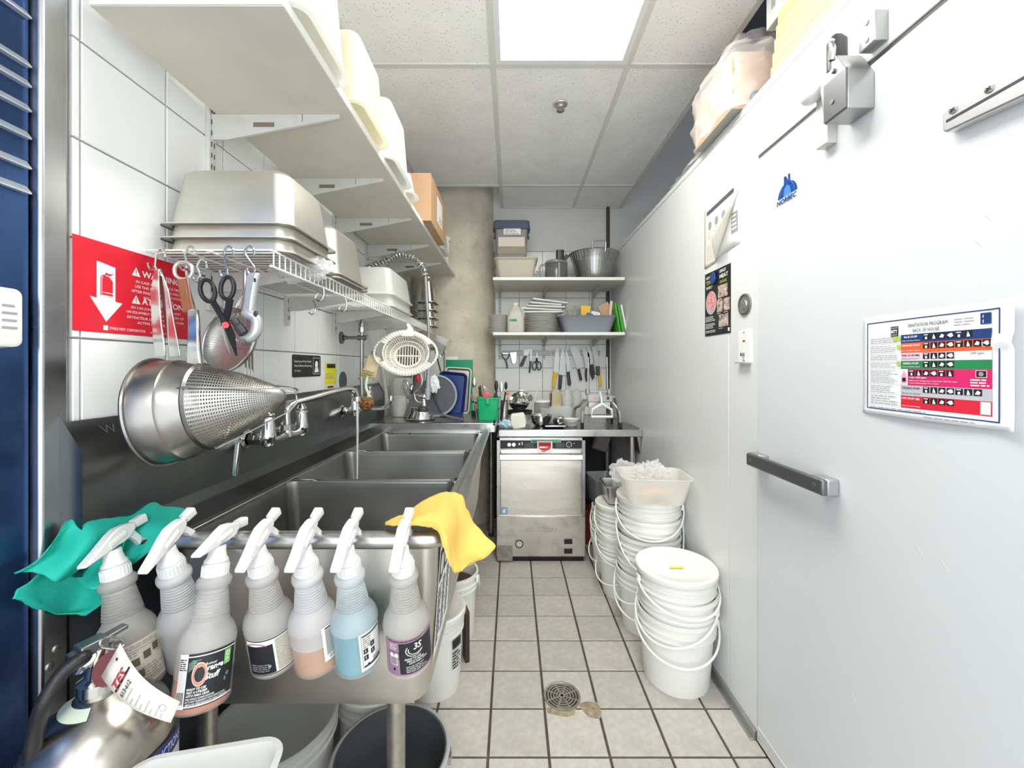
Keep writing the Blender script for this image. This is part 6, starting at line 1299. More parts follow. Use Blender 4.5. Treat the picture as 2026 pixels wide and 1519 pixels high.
t = thing('squeeze_bottle', 'cloudy white bottle at the back of the counter beside the oil jug', 'bottle', cnt(1122, 3.10)); MB().lathe([(.0001, 0), (.04, 0), (.044, .17), (.03, .21), (.022, .235), (.0001, .236)], 24).build('bottle_body', cloudy, t)
t = thing('squeeze_bottle', 'second cloudy bottle behind the fry cutter', 'bottle', cnt(1140, 3.20)); MB().lathe([(.0001, 0), (.04, 0), (.044, .18), (.03, .22), (.0001, .236)], 24).build('bottle_body', cloudy, t)
utensil('black handled knife standing against the oil jug', cnt(1088, 3.02, .02), P(1091, 778, 3.02), .005, black_pl)
t = thing('gratin_dish', 'small dark griddle pan on the counter front', 'pan', cnt(1097, 2.74)); MB().loft([(0, .055, .035, .008), (.010, .066, .045, .008), (.018, .066, .045, .008), (.014, .056, .036, .006)], 3, cap0=True, cap1=True).build('pan_body', dark_pl, t); q = MB(); q.bb((-.07, -.062, .012), (.07, -.048, .022)); q.build('bright_edge', steel, t, bevel=.003)
t = thing('steel_creamer', 'small steel cup lying behind the griddle pan', 'cup', cnt(1100, 2.84, .03), (PI / 2 - .2, 0, .5)); MB().lathe([(.0001, 0), (.026, 0), (.032, .06), (.029, .06), (.024, .004), (.0001, .003)], 22).build('cup_body', steel_pol, t)
for k in range(2): 
    t = thing('ceramic_bowl', 'shallow white bowl left of the fry cutter, %s of two' % ('lower', 'upper')[k], 'bowl', cnt(1130, 2.80, k * .026), group='white bowls'); MB().lathe([(.0001, .001), (.03, 0), (.056, .024), (.058, .026), (.054, .026), (.028, .005), (.0001, .004)], 28).build('bowl_body', plate_m, t)
t = thing('clear_tub', 'clear rectangular container in the middle of the counter', 'container', cnt(1100, 2.94)); bin_(t, .12, .07, .115, clear_pl, .012, .02, .006, wall=.002)
# ---------------- french-fry cutter
fc = thing('fry_cutter', 'cast metal lever french-fry cutter at the right of the counter', 'fry cutter', cnt(1186, 2.86)); X0 = sx(1186, 2.80); cast = mat('cast_aluminium', (.40, .40, .385), .45, .7); Df = 2.80
def fz(v, d=Df): return EYE - (v - CY) * d / F
def fx(u, d=Df): return (u - CX) * d / F
for s in (-1, 1):
    for yy, k in ((2.74, 0), (3.02, 1)):
        q = MB(); x1 = X0 + s * .105 + s * (.02 if k == 0 else .03); q.tube(smoothpath([(X0 + s * .082, 2.80 + k * .12, fz(793)), (X0 + s * .115, 2.78 + k * .16, fz(806)), (x1, yy, fz(815)), (x1 + s * .004, yy, CZ + .032)], 5), .010, 8); l = q.build('leg', cast, fc, world=True)
        MB().cyl((x1 + s * .004, yy, CZ + .001), (x1 + s * .004, yy, CZ + .034), .011, n=14).build('foot', black_pl, l, world=True)
MB().bb((X0 - .088, 2.775, fz(795)), (X0 + .088, 2.80, fz(781))).build('head_plate', cast, fc, world=True, bevel=.005)
MB().bb((X0 - .075, 2.80, fz(806)), (X0 + .075, 2.93, fz(792))).build('blade_frame', steel_side, fc, world=True, bevel=.003)
pr = Print(lambda u, v, h: chain(fc).inverted() @ Vector((u, 2.775 - h, v)), fc, .0006); pr.rect(X0 - .078, fz(790), X0 - .045, fz(784), mat('pale_red_sticker', (.70, .42, .38), .5), 1); pr.rect(X0 + .045, fz(790), X0 + .062, fz(784), dark_pl, 1); pr.lines(X0 - .04, fz(789), X0 - .022, fz(786), 1, ink_g, 1); pr.done('sticker')
for s in (-1, 1):
    MB().cyl((X0 + s * .070, 2.86, fz(780)), (X0 + s * .066, 2.86, fz(706)), .0052, n=10).build('guide_rod', steel_pol, fc, world=True); MB().bb((X0 + s * .074 - .010, 2.83, fz(783)), (X0 + s * .074 + .010, 2.88, fz(770))).build('rod_clamp', cast, fc, world=True, bevel=.003)
MB().bb((X0 - .062, 2.83, fz(778)), (X0 + .062, 2.86, fz(772))).build('pusher_bar', cast, fc, world=True, bevel=.003)
q = MB(); q.tube([(X0, 2.85, fz(772)), (X0 + .002, 2.86, fz(760)), (X0 - .002, 2.87, fz(740)), (X0, 2.87, fz(724))], .009, 8); q.build('ram', cast, fc, world=True); MB().bb((X0 - .012, 2.84, fz(744)), (X0 + .012, 2.88, fz(724))).build('ram_block', black_pl, fc, world=True, bevel=.003); MB().bb((X0 - .022, 2.85, fz(744.5)), (X0 + .012, 2.862, fz(742.5))).build('ram_pin', steel_pol, fc, world=True)
q = MB(); q.tube([(X0 + .003, 2.80, fz(775)), (X0 + .003, 2.755, fz(785)), (X0 + .003, 2.74, fz(797))], .0065, 8); loopp = [(X0 + .003, fz(797)), (X0 - .020, fz(801)), (X0 - .062, fz(808)), (X0 - .068, fz(822)), (X0 + .074, fz(822)), (X0 + .068, fz(808)), (X0 + .026, fz(801))]
q.tube([Vector((x, 2.735, z)) for x, z in loopp], .0095, 8, closed=True); q.build('pull_handle', mat('bright_cast', (.84, .84, .81), .4, .1), fc, world=True)
q = MB(); q.tube([(X0 + .10, 2.80, fz(785)), (X0 + .155, 2.92, fz(812)), (X0 + .185, 3.0, fz(836, 2.95))], .008, 8); q.build('rear_brace', cast, fc, world=True)
# ================================================================== stacks of white pails along the cooler wall
ear = ('bottom', 'second', 'third', 'fourth', 'fifth', 'sixth', 'seventh', 'eighth')
def stack(x, y, n, rb, rt, h, dz, lab, lids, angs, drops, group, jig=.006):
    for k in range(n):
        lb = '%s pail of the %s' % ((ear[k] if k < n - 1 else 'topmost'), lab); 
        t = thing('nested_pail', lb, 'pail', (x + random.uniform(-jig, jig), y + random.uniform(-jig, jig), .001 + k * dz), (0, 0, 0), group); pail_mesh(t, rb, rt, h, pail_w)
        if k in lids: lid(t, rt, h + .002)
        if angs[k % len(angs)] is not None: bail(t, rt, h - .045, angs[k % len(angs)], drops[k % len(drops)])
    return (x, y, .001 + (n - 1) * dz + h)
RS = .118
s1 = stack(.690, 1.70, 3, .128, .152, .292, .086, 'front stack by the cooler door', (2,), (PI * .92, PI * .75, PI * 1.02), (.10, .12, .08), 'front stack of pails')
MB_ = tag(MB().box((.675, 1.66, s1[2] + .0105), (.055, .012, .0008)).build('yellow_tape', mat('yellow_tape', (.80, .72, .03), .5)), 'short strip of yellow tape on the front pail lid', 'tape')
s2 = stack(.688, 2.04, 5, .122, .150, .292, .0895, 'second stack along the cooler wall', (4,), (PI * .8, PI * .62, None, PI * .95, PI * .9), (.15, .18, .1, .20, .12), 'second stack of pails')
s3 = stack(.625, 2.33, 4, .10, .128, .27, .082, 'third stack along the cooler wall', (3,), (PI * .7, PI * .95, PI * .8, PI * .85), (.13, .10, .14, .11), 'third stack of pails')
s4 = stack(.62, 2.60, 3, .085, .105, .25, .08, 'rearmost stack beside the dishwasher', (), (PI * .7, PI * .9, PI * .8), (.12, .10, .11), 'rear stack of pails')
# tray of chicken in a bag on the second stack
t = thing('plastic_tub', 'cloudy rectangular tub holding bagged food on the second pail stack', 'tub', (s2[0] - .012, s2[1] - .10, s2[2] + .011), (0, 0, -.10)); bin_(t, .150, .115, .125, film('soft_tub_plastic', (.90, .88, .82), .48, .3, .3), .022, .04, .012)
tc = Vector((s2[0] - .012, s2[1] - .10, s2[2] + .011)); chick = mat('pale_chicken', (.80, .52, .36), .5, var=.15, vscale=20)
for k in range(8):
    o = crumple('chicken_piece', 'pale chicken piece in the bagged tub, ' + ('front left', 'front middle', 'front right', 'middle left', 'centre', 'middle right', 'back left', 'back right')[k], 'food', tc + Vector((-.05 + (k % 3) * .045 + (k // 6) * .02, -.055 + (k // 3) * .045, .042 + .012 * (k % 2))), .027, (1.1, .9, .8), chick, 3, .3, 2, k, 'chicken pieces')
crumple('plastic_bag', 'crumpled clear bag standing up in the tub of food', 'plastic bag', tc + Vector((-.005, .01, .118)), .062, (1.15, .9, .85), film('clear_crinkle', (.95, .95, .93), .62, .08, .35), 5, .55, 3.0, 14)
crumple('plastic_bag', 'folded clear bag behind the tub of food', 'plastic bag', tc + Vector((-.10, .16, .09)), .05, (1.1, .5, 1.1), film('clear_crinkle', (.95, .95, .93), .62, .08, .35), 4, .5, 2.6, 21)
t = thing('steel_insert', 'steel insert pan on the third pail stack', 'food pan', (s3[0] - .01, s3[1], s3[2] + .011)); bin_(t, .085, .085, .105, steel, .008, .02, .012, wall=.002)
t = thing('clear_lid', 'round clear plastic lid standing up in the steel insert pan', 'plastic disc', (s3[0] + .03, s3[1] + .04, s3[2] + .09), (1.25, 0, .3)); MB().lathe([(.0001, .012), (.06, .012), (.068, 0), (.072, 0)], 28).build('lid_disc', clear_pl, t)  # loose lid of a clear container
stn = thing('dark_tub', 'dark clear tub with pale rim on the rearmost pail stack', 'tub', (.588, 2.64, s4[2] + .006), (0, 0, .12)); bin_(stn, .075, .11, .17, film('dark_clear', (.22, .24, .23), .35, .15, .15), .012, .02, .009, wall=.003)
lp_ = thing('pump_box', 'dim white boxed unit with label on the wall under the counter', 'box', (.75, 3.30, .58)); Mr = Matrix.Rotation(.28, 3, 'Y'); MB().box((.745, 3.36, .70), (.13, .08, .19), Mr).build('case', mat('dim_white', (.34, .32, .31), .6), lp_, world=True, bevel=.012); MB().box((.742, 3.315, .675), (.10, .006, .10), Mr).build('label_plate', mat('dim_pink_label', (.46, .38, .36), .6), lp_, world=True); MB().tube([(.69, 3.34, .80), (.70, 3.34, .84), (.80, 3.34, .82), (.82, 3.34, .75)], .008, 8).build('carry_handle', MATS['dim_white'], lp_, world=True)
MB().cyl((.745, 3.40, .70), (.745, 3.476, .70), .02, n=10).build('wall_mount', dark_pl, lp_, world=True)
q = MB(); q.bb((.50, 2.95, .001), (.60, 3.1, .25)); tag(q.build('red_carton', mat('dull_red_box', (.20, .03, .025), .5), bevel=.004), 'dull red carton on the floor beside the dishwasher', 'carton')
# ================================================================== things on top of the cooler
t = thing('bagged_box', 'brown box wrapped in a clear plastic bag on top of the cooler', 'bagged box', (.94, 1.62, ZCOOL)); q = MB(); q.bb((.815, 1.50, ZCOOL + .001), (1.10, 1.80, ZCOOL + .215)); bx_ = q.build('carton', mat('salmon_card', (.66, .40, .27), .7, var=.08, vscale=8), t, world=True, bevel=.004)
MB().bb((.8145, 1.499, ZCOOL + .0005), (1.10, 1.801, ZCOOL + .004)).build('carton_base', mat('grey_card', (.38, .36, .32), .8), t, world=True)
q = MB()
def bagf(a, b):
    th = 2 * PI * a; ct_ = math.cos(th); st_ = math.sin(th); k = (abs(ct_) ** 5 + abs(st_) ** 5) ** (-1 / 5)
    shr = 1 if b < .62 else 1 - (b - .62) * 1.9; hx, hy = .158 * max(shr, .16), .185 * max(shr, .16); fl_ = 1 if b < .86 else 1 + (b - .86) * 5
    p = Vector((.955 + hx * k * ct_ * fl_, 1.66 + hy * k * st_ * fl_, ZCOOL + .003 + min(b, .62) / .62 * .225 + max(0, b - .62) * .34))
    nz = noise.noise(p * 16) * .02 + noise.noise(p * 42) * .010
    return p + Vector((nz * ct_, nz * st_, nz * .4 if b > .05 else 0))
q.grid(56, 34, bagf); q.build('plastic_wrap', film('wrap_film', (.93, .92, .90), .55, .13, .35), t, world=True)
q = MB()
def tailf(a, b): 
    p = Vector((.845 + .10 * b + .02 * noise.noise(Vector((a * 4, b * 3, 0))), 1.82 + a * .36, ZCOOL + .004 + b * .17 * (1 - a * .75))); n_ = noise.noise(p * 20) * .012; return p + Vector((n_, n_, n_ * (b > .05)))
q.grid(16, 12, tailf); q.build('loose_bag_end', MATS['wrap_film'], t, world=True)
t = thing('white_carton', 'white printed carton on top of the cooler stacked on the yellow sleeves', 'carton', (1.05, 1.24, ZCOOL + .238)); q = MB(); q.bb((.905, 1.12, ZCOOL + .238), (1.22, 1.44, ZCOOL + .52)); q.build('carton_body', mat('white_card', (.58, .58, .565), .6), t, world=True, bevel=.003)
pr = Print(lambda u, v, h: chain(t).inverted() @ Vector((.905 - h, 1.44 - u, ZCOOL + .238 + v)), t, .0008); pr.text('NA', .03, .05, .12, ink_g, 1, bold=.03, width=.19); pr.text('NEW', 0, 0, .001, ink_g, 1); pr.done('carton_print'); pr = Print(lambda u, v, h: chain(t).inverted() @ Vector((1.20 - u, 1.12 - h, ZCOOL + .238 + v)), t, .0008); pr.ring(.15, .2, .05, .03, .3, ink_g, 1); pr.done('carton_print')
t = thing('yellow_folder_stack', 'pile of pale yellow flat sleeves on top of the cooler', 'sleeve', (.88, .88, ZCOOL + .002), (0, -.25, 0)); 
for k in range(5): MB().bb((-.012 + k * .006, -.30, .001 + k * .047), (.28, .48, .044 + k * .047)).build('folder', mat('pale_yellow_plastic', (.50, .46, .24), .5), t, bevel=.004)
t.rotation_euler = (0, 0, 0)
tag(MB().bb((.868, 1.452, ZCOOL + .001), (.93, 1.49, ZCOOL + .045)).build('grey_pouch', mat('dark_grey_pouch', (.12, .13, .15), .5), bevel=.015), 'dark grey pouch on the cooler between carton and bagged box', 'pouch')
# ================================================================== cooler door hardware
XD = XR - .004
hn = thing('door_pull', 'grey horizontal pull bar on the cooler door', 'door handle', W(1560, 920, XD)); gh = mat('grey_handle_metal', (.17, .175, .18), .35, .7)
za = .985
q = MB(); q.bb((XD - .048, 1.045, za - .021), (XD - .030, 1.385, za + .021)); q.build('bar', gh, hn, world=True, bevel=.005)
for y in (1.362, 1.075): o = MB().bb((XD - .036, y - .030, za - .023), (XD - .0002, y + .030, za + .023)).build('mount', mat('light_handle_metal', (.42, .43, .43), .35, .7), hn, world=True, bevel=.006); MB().cyl((XD - .0495, y, za), (XD - .047, y, za), .007, n=12).build('bolt', pipe_grey, o, world=True)
# closer
cz = thing('door_closer', 'steel hydraulic door closer box at the top of the cooler door', 'door closer', W(1680, 160, XD)); zs = mat('zinc_steel', (.40, .41, .40), .38, .9)
q = MB(); q.prism([(.985, 1.905), (1.055, 1.905), (1.07, 2.0), (1.06, 2.055), (1.02, 2.055), (.985, 1.99)], .065, lambda y, z, h: Vector((XD - .0002 - h, y - .04, z))); q.build('box', zs, cz, world=True, bevel=.003)
MB().bb((XD - .069, .985 - .04, 1.908), (XD - .064, .992 + .02, 2.0)).build('box_flange', mat('dark_zinc', (.17, .175, .18), .4, .9), cz, world=True)
for z in (1.945, 2.02): MB().cyl((XD - .071, .985, z), (XD - .0645, .985, z), .006, n=10).build('bolt', pipe_grey, cz, world=True)
MB().loft([(0, .022, .014, .012), (.075, .022, .014, .012), (.088, .012, .008, .008)], 4, cap0=True, cap1=True, M=Matrix.Translation((XD - .045, 1.0, 2.03))).build('piston_housing', dark_pl, cz, world=True)
MB().tube(smoothpath([(XD - .066, .99, 2.05), (XD - .068, .985, 2.075), (XD - .066, .995, 2.095)], 4), .007, 8).build('link_arm', steel, cz, world=True); MB().cyl((XD - .076, .995, 2.098), (XD - .06, .995, 2.098), .008, n=12).build('pivot', steel_pol, cz, world=True)
q = MB(); q.bb((XR - .032, .915, 2.04), (XR - .0002, .958, 2.11)); q.build('strike_bracket', zs, cz, world=True, bevel=.002)
for z in (2.055, 2.095): MB().cyl((XR - .034, .936, z), (XR - .031, .936, z), .006, n=10).build('bolt', ink_g, cz, world=True)
# bumper post
bp = thing('door_bumper', 'white knob on a grey bracket at the top edge of the cooler door', 'bumper', W(1610, 240, XD)); q = MB(); q.bb((XD - .026, 1.055, 1.885), (XD - .0002, 1.095, 2.045)); q.build('bracket', mat('light_grey_metal', (.60, .60, .57), .4, .3), bp, world=True, bevel=.002); MB().ball((XD - .040, 1.090, 2.035), .027, 10, (.9, 1.25, .95)).build('knob', white_pl, bp, world=True)
for z in (1.905, 1.94): MB().cyl((XD - .020, 1.0965, z), (XD - .020, 1.0945, z), .0045, n=12).build('screw_hole', ink, bp, world=True)
# strap hinge
sh_ = thing('strap_hinge', 'long tapered silver strap hinge at the right edge of the cooler door', 'hinge', W(1900, 230, XD)); sil = mat('silver_strap', (.66, .67, .68), .32, .8, var=.05, vscale=30)
zc = lambda y: 1.768 + (.775 - y) * .15
q = MB(); q.prism([(.778, -.016), (.772, -.022), (.60, -.036), (.42, -.046), (.42, .046), (.60, .036), (.772, .022), (.778, .016)], .022, lambda y, z, h: Vector((XD - .0002 - h, y, 1.768 + z))); q.build('strap', sil, sh_, world=True, bevel=.008)
MB().bb((XD - .0228, .42, 1.764), (XD - .0218, .77, 1.769)).build('groove', dark_pl, sh_, world=True)
for y in (.757, .70, .63): MB().lathe([(.0075, 0), (.0075, .0015), (.0001, .003)], 16, Matrix.Translation((XD - .022, y, 1.781)) @ Matrix.Rotation(-PI / 2, 4, 'Y')).build('screw', steel, sh_, world=True); MB().box((XD - .0252, y, 1.781), (.0006, .009, .0018), Matrix.Rotation(.7, 3, 'X')).build('screw_slot', ink, sh_, world=True); MB().box((XD - .0252, y, 1.781), (.0006, .0018, .009), Matrix.Rotation(.7, 3, 'X')).build('screw_slot', ink, sh_, world=True)
# ------------------------------------------------------------------ papers on the cooler
def RW(y0, z0, x): return lambda u, v, h: Vector((x - h, y0 - u, z0 + v))
# blue globe sticker
lb_ = MB(); lb_.bb((XD - .0004, 1.203, 1.806), (XD + .0001, 1.294, 1.892)); lg_ = tag(lb_.build('door_sticker', cool_d), 'blue globe logo sticker with NORBEC lettering on the cooler door', 'sticker')
b1_ = mat('logo_blue', (.006, .05, .26), .4); b2_ = mat('logo_light', (.06, .24, .55), .4); pr = Print(RW(1.294, 1.806, XD - .0004), lg_, .0004)
pr.poly([(.004, .022)] + [(.048 + .044 * math.cos(t_), .022 + .042 * math.sin(t_)) for t_ in [PI - PI * i / 20 for i in range(21)]][::1], b1_, 1)
pr.poly([(.030, .022), (.066, .022), (.060, .048), (.048, .058), (.036, .048)], b2_, 2)
for k in (-.03, -.012, .012, .03): pr.ring(.048, .022, abs(k) + .004, .042, .05, b2_, 3, a0=0 if k > 0 else PI / 2, a1=PI / 2 if k > 0 else PI)
for z in (.034, .046): pr.rect(.014, z, .082, z + .0008, b2_, 3)
pr.poly([(.034, .050), (.042, .050), (.042, .068), (.052, .050), (.062, .050), (.062, .084), (.053, .084), (.053, .066), (.043, .084), (.034, .084)], b1_, 4); pr.text('NORBEC', .001, .003, .015, b1_, 4, width=.088, bold=.03, shear=.1); pr.done('logo_print')
# stapled sheets with a curling corner
ps = thing('pinned_papers', 'cream stapled papers with a curling corner on the cooler wall', 'papers', (XR, 1.65, 1.80)); y0, z0 = 1.785, 1.742; wd, ht = .275, .245
MB().grid(6, 6, lambda a, b: Vector((XR - .0012, y0 - a * wd, z0 + b * ht + a * .02))).build('back_sheet', paper, ps, world=True, solid=.0004)
def curl(a, b):
    d_ = max(0, a - .35 - b * .75); return Vector((XR - .003 - d_ * .10, y0 - a * wd + d_ * .13, z0 - .012 + b * (ht + .012) + a * .02 + d_ * .08))
crm = mat('cream_paper', (.78, .74, .64), .7); MB().grid(16, 16, curl).build('front_sheet', crm, ps, world=True, solid=.0004)
pr = Print(lambda u, v, h: chain(ps).inverted() @ (curl(u / wd, v / ht) + Vector((-.0006 - h, 0, 0))), ps, .0004, .03); pr.rect(.022, ht * .86, wd * .86, ht * .93, mat('charcoal_ink', (.09, .09, .10), .6), 1)
for k in range(4): pr.disc(.05 + k * .055, ht * .66, .014, .017, ink_g, 1); pr.lines(.03 + k * .055, ht * .44, .07 + k * .055, ht * .58, 3, mat('tan_ink', (.55, .48, .40), .6), 1, .3, k)
pr.lines(.02, ht * .08, wd * .42, ht * .36, 7, MATS['tan_ink'], 1, .25, 9); pr.done('page_print'); pr = Print(lambda u, v, h: chain(ps).inverted() @ Vector((XR - .0016 - h, y0 - u, z0 + v)), ps, .0004); pr.rect(.215, .07, .262, .15, ink_g, 1); pr.lines(.22, .08, .258, .145, 4, paper, 2, .4); pr.done('page_print')
# black food-safety poster
bpst = MB(); y0, z0, wd, ht = 1.783, 1.432, .208, .272; bpst.bb((XR - .0018, y0 - wd, z0), (XR - .0004, y0, z0 + ht)); bpo = tag(bpst.build('food_poster', black_pl), 'black tempering food poster with round meat photo on the cooler wall', 'poster')
pr = Print(RW(y0, z0, XR - .0018), bpo, .0004); lime = mat('lime_ink', (.38, .55, .05), .5)
for k, (a, wd_, m_, h_) in enumerate(((.245, .05, ink_w, .012), (.222, .065, lime, .016), (.202, .055, ink_w, .011))): pr.text(('HOW TO', 'TEMPER', 'SAFELY')[k], .012, a, h_, m_, 1, width=wd_, bold=.02); pr.text(('DEFROST', 'MEAT', 'COOLING')[k], .125, a + .006, h_, (ink_w, ink_w, lime)[k], 1, width=wd_, bold=.02)
pr.disc(.055, .140, .046, .050, mat('plate_grey', (.45, .45, .46), .5), 1); pr.disc(.055, .146, .038, .040, mat('meat_pink', (.72, .30, .30), .5, var=.5, vscale=60), 2)
for (a, b) in ((.112, .150), (.105, .092), (.157, .092), (.118, .030)): pr.rect(a, b, a + (.075 if b in (.150, .030) else .045), b + .050, mat('photo_tan', (.42, .33, .27), .6, var=.7, vscale=70), 1); pr.lines(a, b - .008, a + .045, b - .003, 1, ink_w, 1, .4)
pr.rect(.101, .004, .1018, .19, ink_g, 1); pr.lines(.008, .060, .095, .084, 4, ink_w, 1, .4, 3); pr.lines(.008, .030, .095, .054, 4, ink_w, 1, .4, 5); pr.lines(.008, .012, .095, .024, 2, ink_w, 1, .4, 6); pr.rect(.190, .008, .202, .022, ink_w, 1); pr.done('poster_print')
tag(crumple('blue_tape', None, None, Vector((XR - .007, 1.702, 1.672)), .024, (.22, .85, 1.0), mat('painter_tape_blue', (.02, .06, .22), .5), 3, .35, 2.5, 4), 'crumpled dark blue tape holding the black poster', 'tape')
# light with round lens, and switch plate
rv = thing('round_port', 'small round metal-rimmed viewing port on the cooler wall', 'port', (XR, 1.478, 1.527)); Mx = Matrix.Translation((XR - .0002, 1.478, 1.527)) @ Matrix.Rotation(-PI / 2, 4, 'Y'); MB().lathe([(.040, 0), (.039, .006), (.034, .008), (.030, .006)], 32, Mx).build('bezel', pipe_grey, rv, world=True); MB().lathe([(.031, .005), (.018, .004), (.016, .008), (.0001, .010)], 28, Mx).build('lens', mat('lens_grey', (.36, .35, .32), .25, .6), rv, world=True)
sw = thing('switch_plate', 'white switch plate with red light on the cooler wall', 'switch', (XR, 1.478, 1.373)); MB().loft([(0, .060, .039, .004), (.005, .058, .037, .004)], 3, cap0=True, cap1=True, M=Matrix.Translation((XR - .0002, 1.478, 1.373)) @ Matrix.Rotation(-PI / 2, 4, 'Y')).build('plate', white_pl, sw, world=True)
MB().bb((XR - .0065, 1.470, 1.392), (XR - .005, 1.486, 1.396)).build('pilot_light', mat('dark_red_light', (.25, .01, .015), .3), sw, world=True); MB().bb((XR - .018, 1.473, 1.338), (XR - .005, 1.483, 1.350)).build('toggle', pipe_grey, sw, world=True, bevel=.002); MB().bb((XR - .020, 1.442, 1.311), (XR - .0002, 1.514, 1.317)).build('lower_ledge', mat('grey_ledge', (.42, .43, .42), .5), sw, world=True)
for z in (1.424, 1.322): MB().cyl((XR - .0062, 1.478, z), (XR - .005, 1.478, z), .003, n=8).build('screw', pipe_grey, sw, world=True)
# ------------------------------------------------------------------ sanitation poster
sy0, sz0, sw_, sh2 = .975, 1.190, .300, .226
def smap(u, v, h):
    a = u / sw_; bulge = .0015 + .006 * math.sin(PI * a) + .020 * max(0, a - .86) * 3 + .010 * max(0, .12 - v / sh2); kink = .006 * math.exp(-((v / sh2 - .68) / .04) ** 2) * max(0, (a - .75) * 4)
    return Vector((XD - bulge - kink - h, sy0 - u, sz0 + v))
q = MB(); q.grid(30, 24, lambda a, b: smap(a * sw_, b * sh2, 0)); spo = tag(q.build('sanitation_poster', mat('poster_paper', (.84, .85, .86), .45), solid=.0003), 'landscape sanitation program poster with coloured bands on the cooler door', 'poster')
pr = Print(lambda u, v, h: smap(u, v, h + .0004), spo, .00035, .012); nv = mat('band_navy', (.015, .045, .17), .45)
pr.frame(.012, .012, .278, .212, .0022, nv, 1)
x0, x1, xm = .100, .265, .147
bands = ((.172, .189, nv, ink_w), (.152, .172, mat('band_orange', (.80, .12, .035), .45), ink_w), (.135, .152, mat('band_pink', (.82, .58, .70), .45), ink), (.118, .135, mat('band_green', (.02, .23, .075), .45), ink_w), (.084, .118, mat('band_magenta', (.66, .02, .14), .45), ink_w), (.062, .084, mat('band_grey', (.50, .51, .54), .45), ink), (.032, .062, mat('band_red', (.66, .02, .045), .45), ink_w))
bands = ((.160, .178, nv, ink_w), (.139, .160, bands[1][2], ink_w), (.122, .139, bands[2][2], ink), (.105, .122, bands[3][2], ink_w), (.070, .105, bands[4][2], ink_w), (.048, .070, bands[5][2], ink), (.022, .048, bands[6][2], ink_w))
names = ('BLUE STUFF', 'ORANGE STUFF', 'PINK STUFF MSL', 'GREEN STUFF', '', 'STRONG STUFF', 'HOT STUFF GEL'); subs = ('Glass and Surface Cleaner', 'Food Surface Cleaner', 'Sanitizer', 'Counter and Stainless Cleaner', '', 'All purpose cleaner', 'Oven and Grill Cleaner')
nic = (6, 8, 4, 4, 6, 7, 4)
for i, (a, b, m_, tm) in enumerate(bands):
    pr.rect(x0, a, x1, b, m_, 1)
    if names[i]: pr.text(names[i], (x0 + xm) / 2 - .001, b - .0075, .0040, tm, 3, bold=.02, center=True); pr.text(subs[i], (x0 + xm) / 2, a + .003, .0028, tm, 3, width=min(.042, .0016 * len(subs[i])), center=False) if False else pr.text(subs[i], x0 + .003, a + .0035, .0028, tm, 3, width=.040)
    for k in range(nic[i]):
        s_ = .0128; u = (xm + .001 + k * .0148) if i != 4 else (.118 + k * .0148); v = b - .0135 if i != 4 else b - .0145
        pr.rect(u, v, u + s_, v + s_ * .95, ink, 2); rr = random.Random(i * 9 + k)
        j = k % 4
        if j == 0: pr.rect(u + .0045, v + .001, u + .0085, v + .006, ink_w, 3); pr.rect(u + .002, v + .009, u + .010, v + .0108, ink_w, 3)
        elif j == 1: pr.poly([(u + .004, v + .001), (u + .010, v + .001), (u + .008, v + .007), (u + .006, v + .011), (u + .005, v + .007)], ink_w, 3)
        elif j == 2: pr.poly([(u + .002, v + .003), (u + .009, v + .002), (u + .011, v + .007), (u + .006, v + .010)], ink_w, 3)
        else: pr.poly([(u + .001, v + .006), (u + .007, v + .0015), (u + .012, v + .004), (u + .010, v + .010), (u + .005, v + .0095)], ink_w, 3)
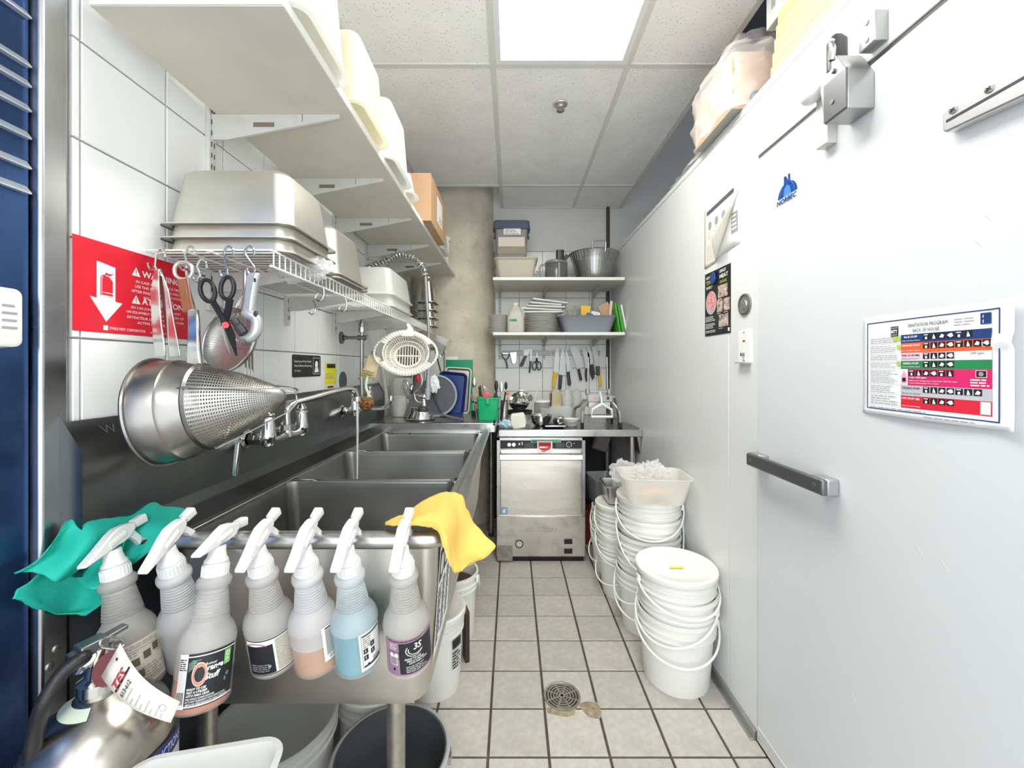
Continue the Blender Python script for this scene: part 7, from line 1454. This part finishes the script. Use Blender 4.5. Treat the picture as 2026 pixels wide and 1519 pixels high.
pr.rect(x0, .0705, .116, .1045, ink_w, 2); pr.poly([(.102, .074), (.114, .074), (.114, .090), (.110, .097), (.110, .101), (.106, .101), (.106, .097), (.102, .090)], mat('jug_pink', (.80, .35, .48), .5), 3); pr.rect(.104, .078, .112, .086, ink, 4)
pr.text('1 tab / 550 ppm', .119, .0845, .0034, ink_w, 3, width=.036, bold=.02); pr.text('Add 3 oz (1 transparent) of Sani Stuff / 500 ml water', .119, .0785, .003, ink_w, 3, width=.092); pr.text('1 ounce of two pumps / 5 L of water', .119, .0735, .003, ink_w, 3, width=.060)
pr.frame(.240, .090, .257, .103, .0008, ink_w, 3); pr.rect(.241, .091, .256, .102, ink, 2); pr.disc(.2485, .0965, .004, .004, ink_g, 4); pr.lines(.232, .073, .264, .088, 3, ink_w, 3, .5)
pr.rect(.208, .1225, x1, .1385, paper, 2); pr.text('200 ppm', .232, .131, .0045, ink, 3, shear=.2)
pr.rect(x1 - .018, .024, x1 - .002, .0465, paper, 2)
pr.text('SANITATION PROGRAM', .116, .193, .0075, ink, 2, width=.078); pr.text('BACK OF HOUSE', .127, .1815, .0075, ink, 2, width=.052)
pr.rect(.076, .176, .094, .198, ink, 2); pr.text('MTY', .0775, .183, .0075, ink_w, 3, width=.015, bold=.03); pr.text('GROUP', .0775, .178, .003, ink_w, 3, width=.015); pr.text('GROUPE', .0775, .193, .003, ink_w, 3, width=.015)
pr.rect(.247, .186, .264, .206, nv, 2); pr.ring(.2555, .200, .005, .004, .25, ink_w, 3); pr.ring(.2555, .191, .005, .005, .25, ink_w, 3); pr.lines(.205, .186, .242, .202, 3, ink_g, 2, .3, 5)
for i, (a, b, m_, tm) in enumerate(bands): pr.lines(.022, a + .002, .094, b - .002, (3, 4, 3, 3, 8, 4, 4)[i], ink_g, 2, .28, 20 + i); pr.rect(.018, a - .0002, x0, a + .0002, ink_g, 1)
for (u, v) in ((.082, .166), (.091, .166), (.091, .147), (.091, .111)): pr.rect(u, v, u + .008, v + .010, mat('sticker_lime', (.42, .60, .08), .5), 3)
pr.lines(.02, .0135, .20, .020, 1, ink_g, 2, .25); pr.lines(.15, .004, .27, .010, 1, ink_g, 2, .3); pr.done('poster_print')
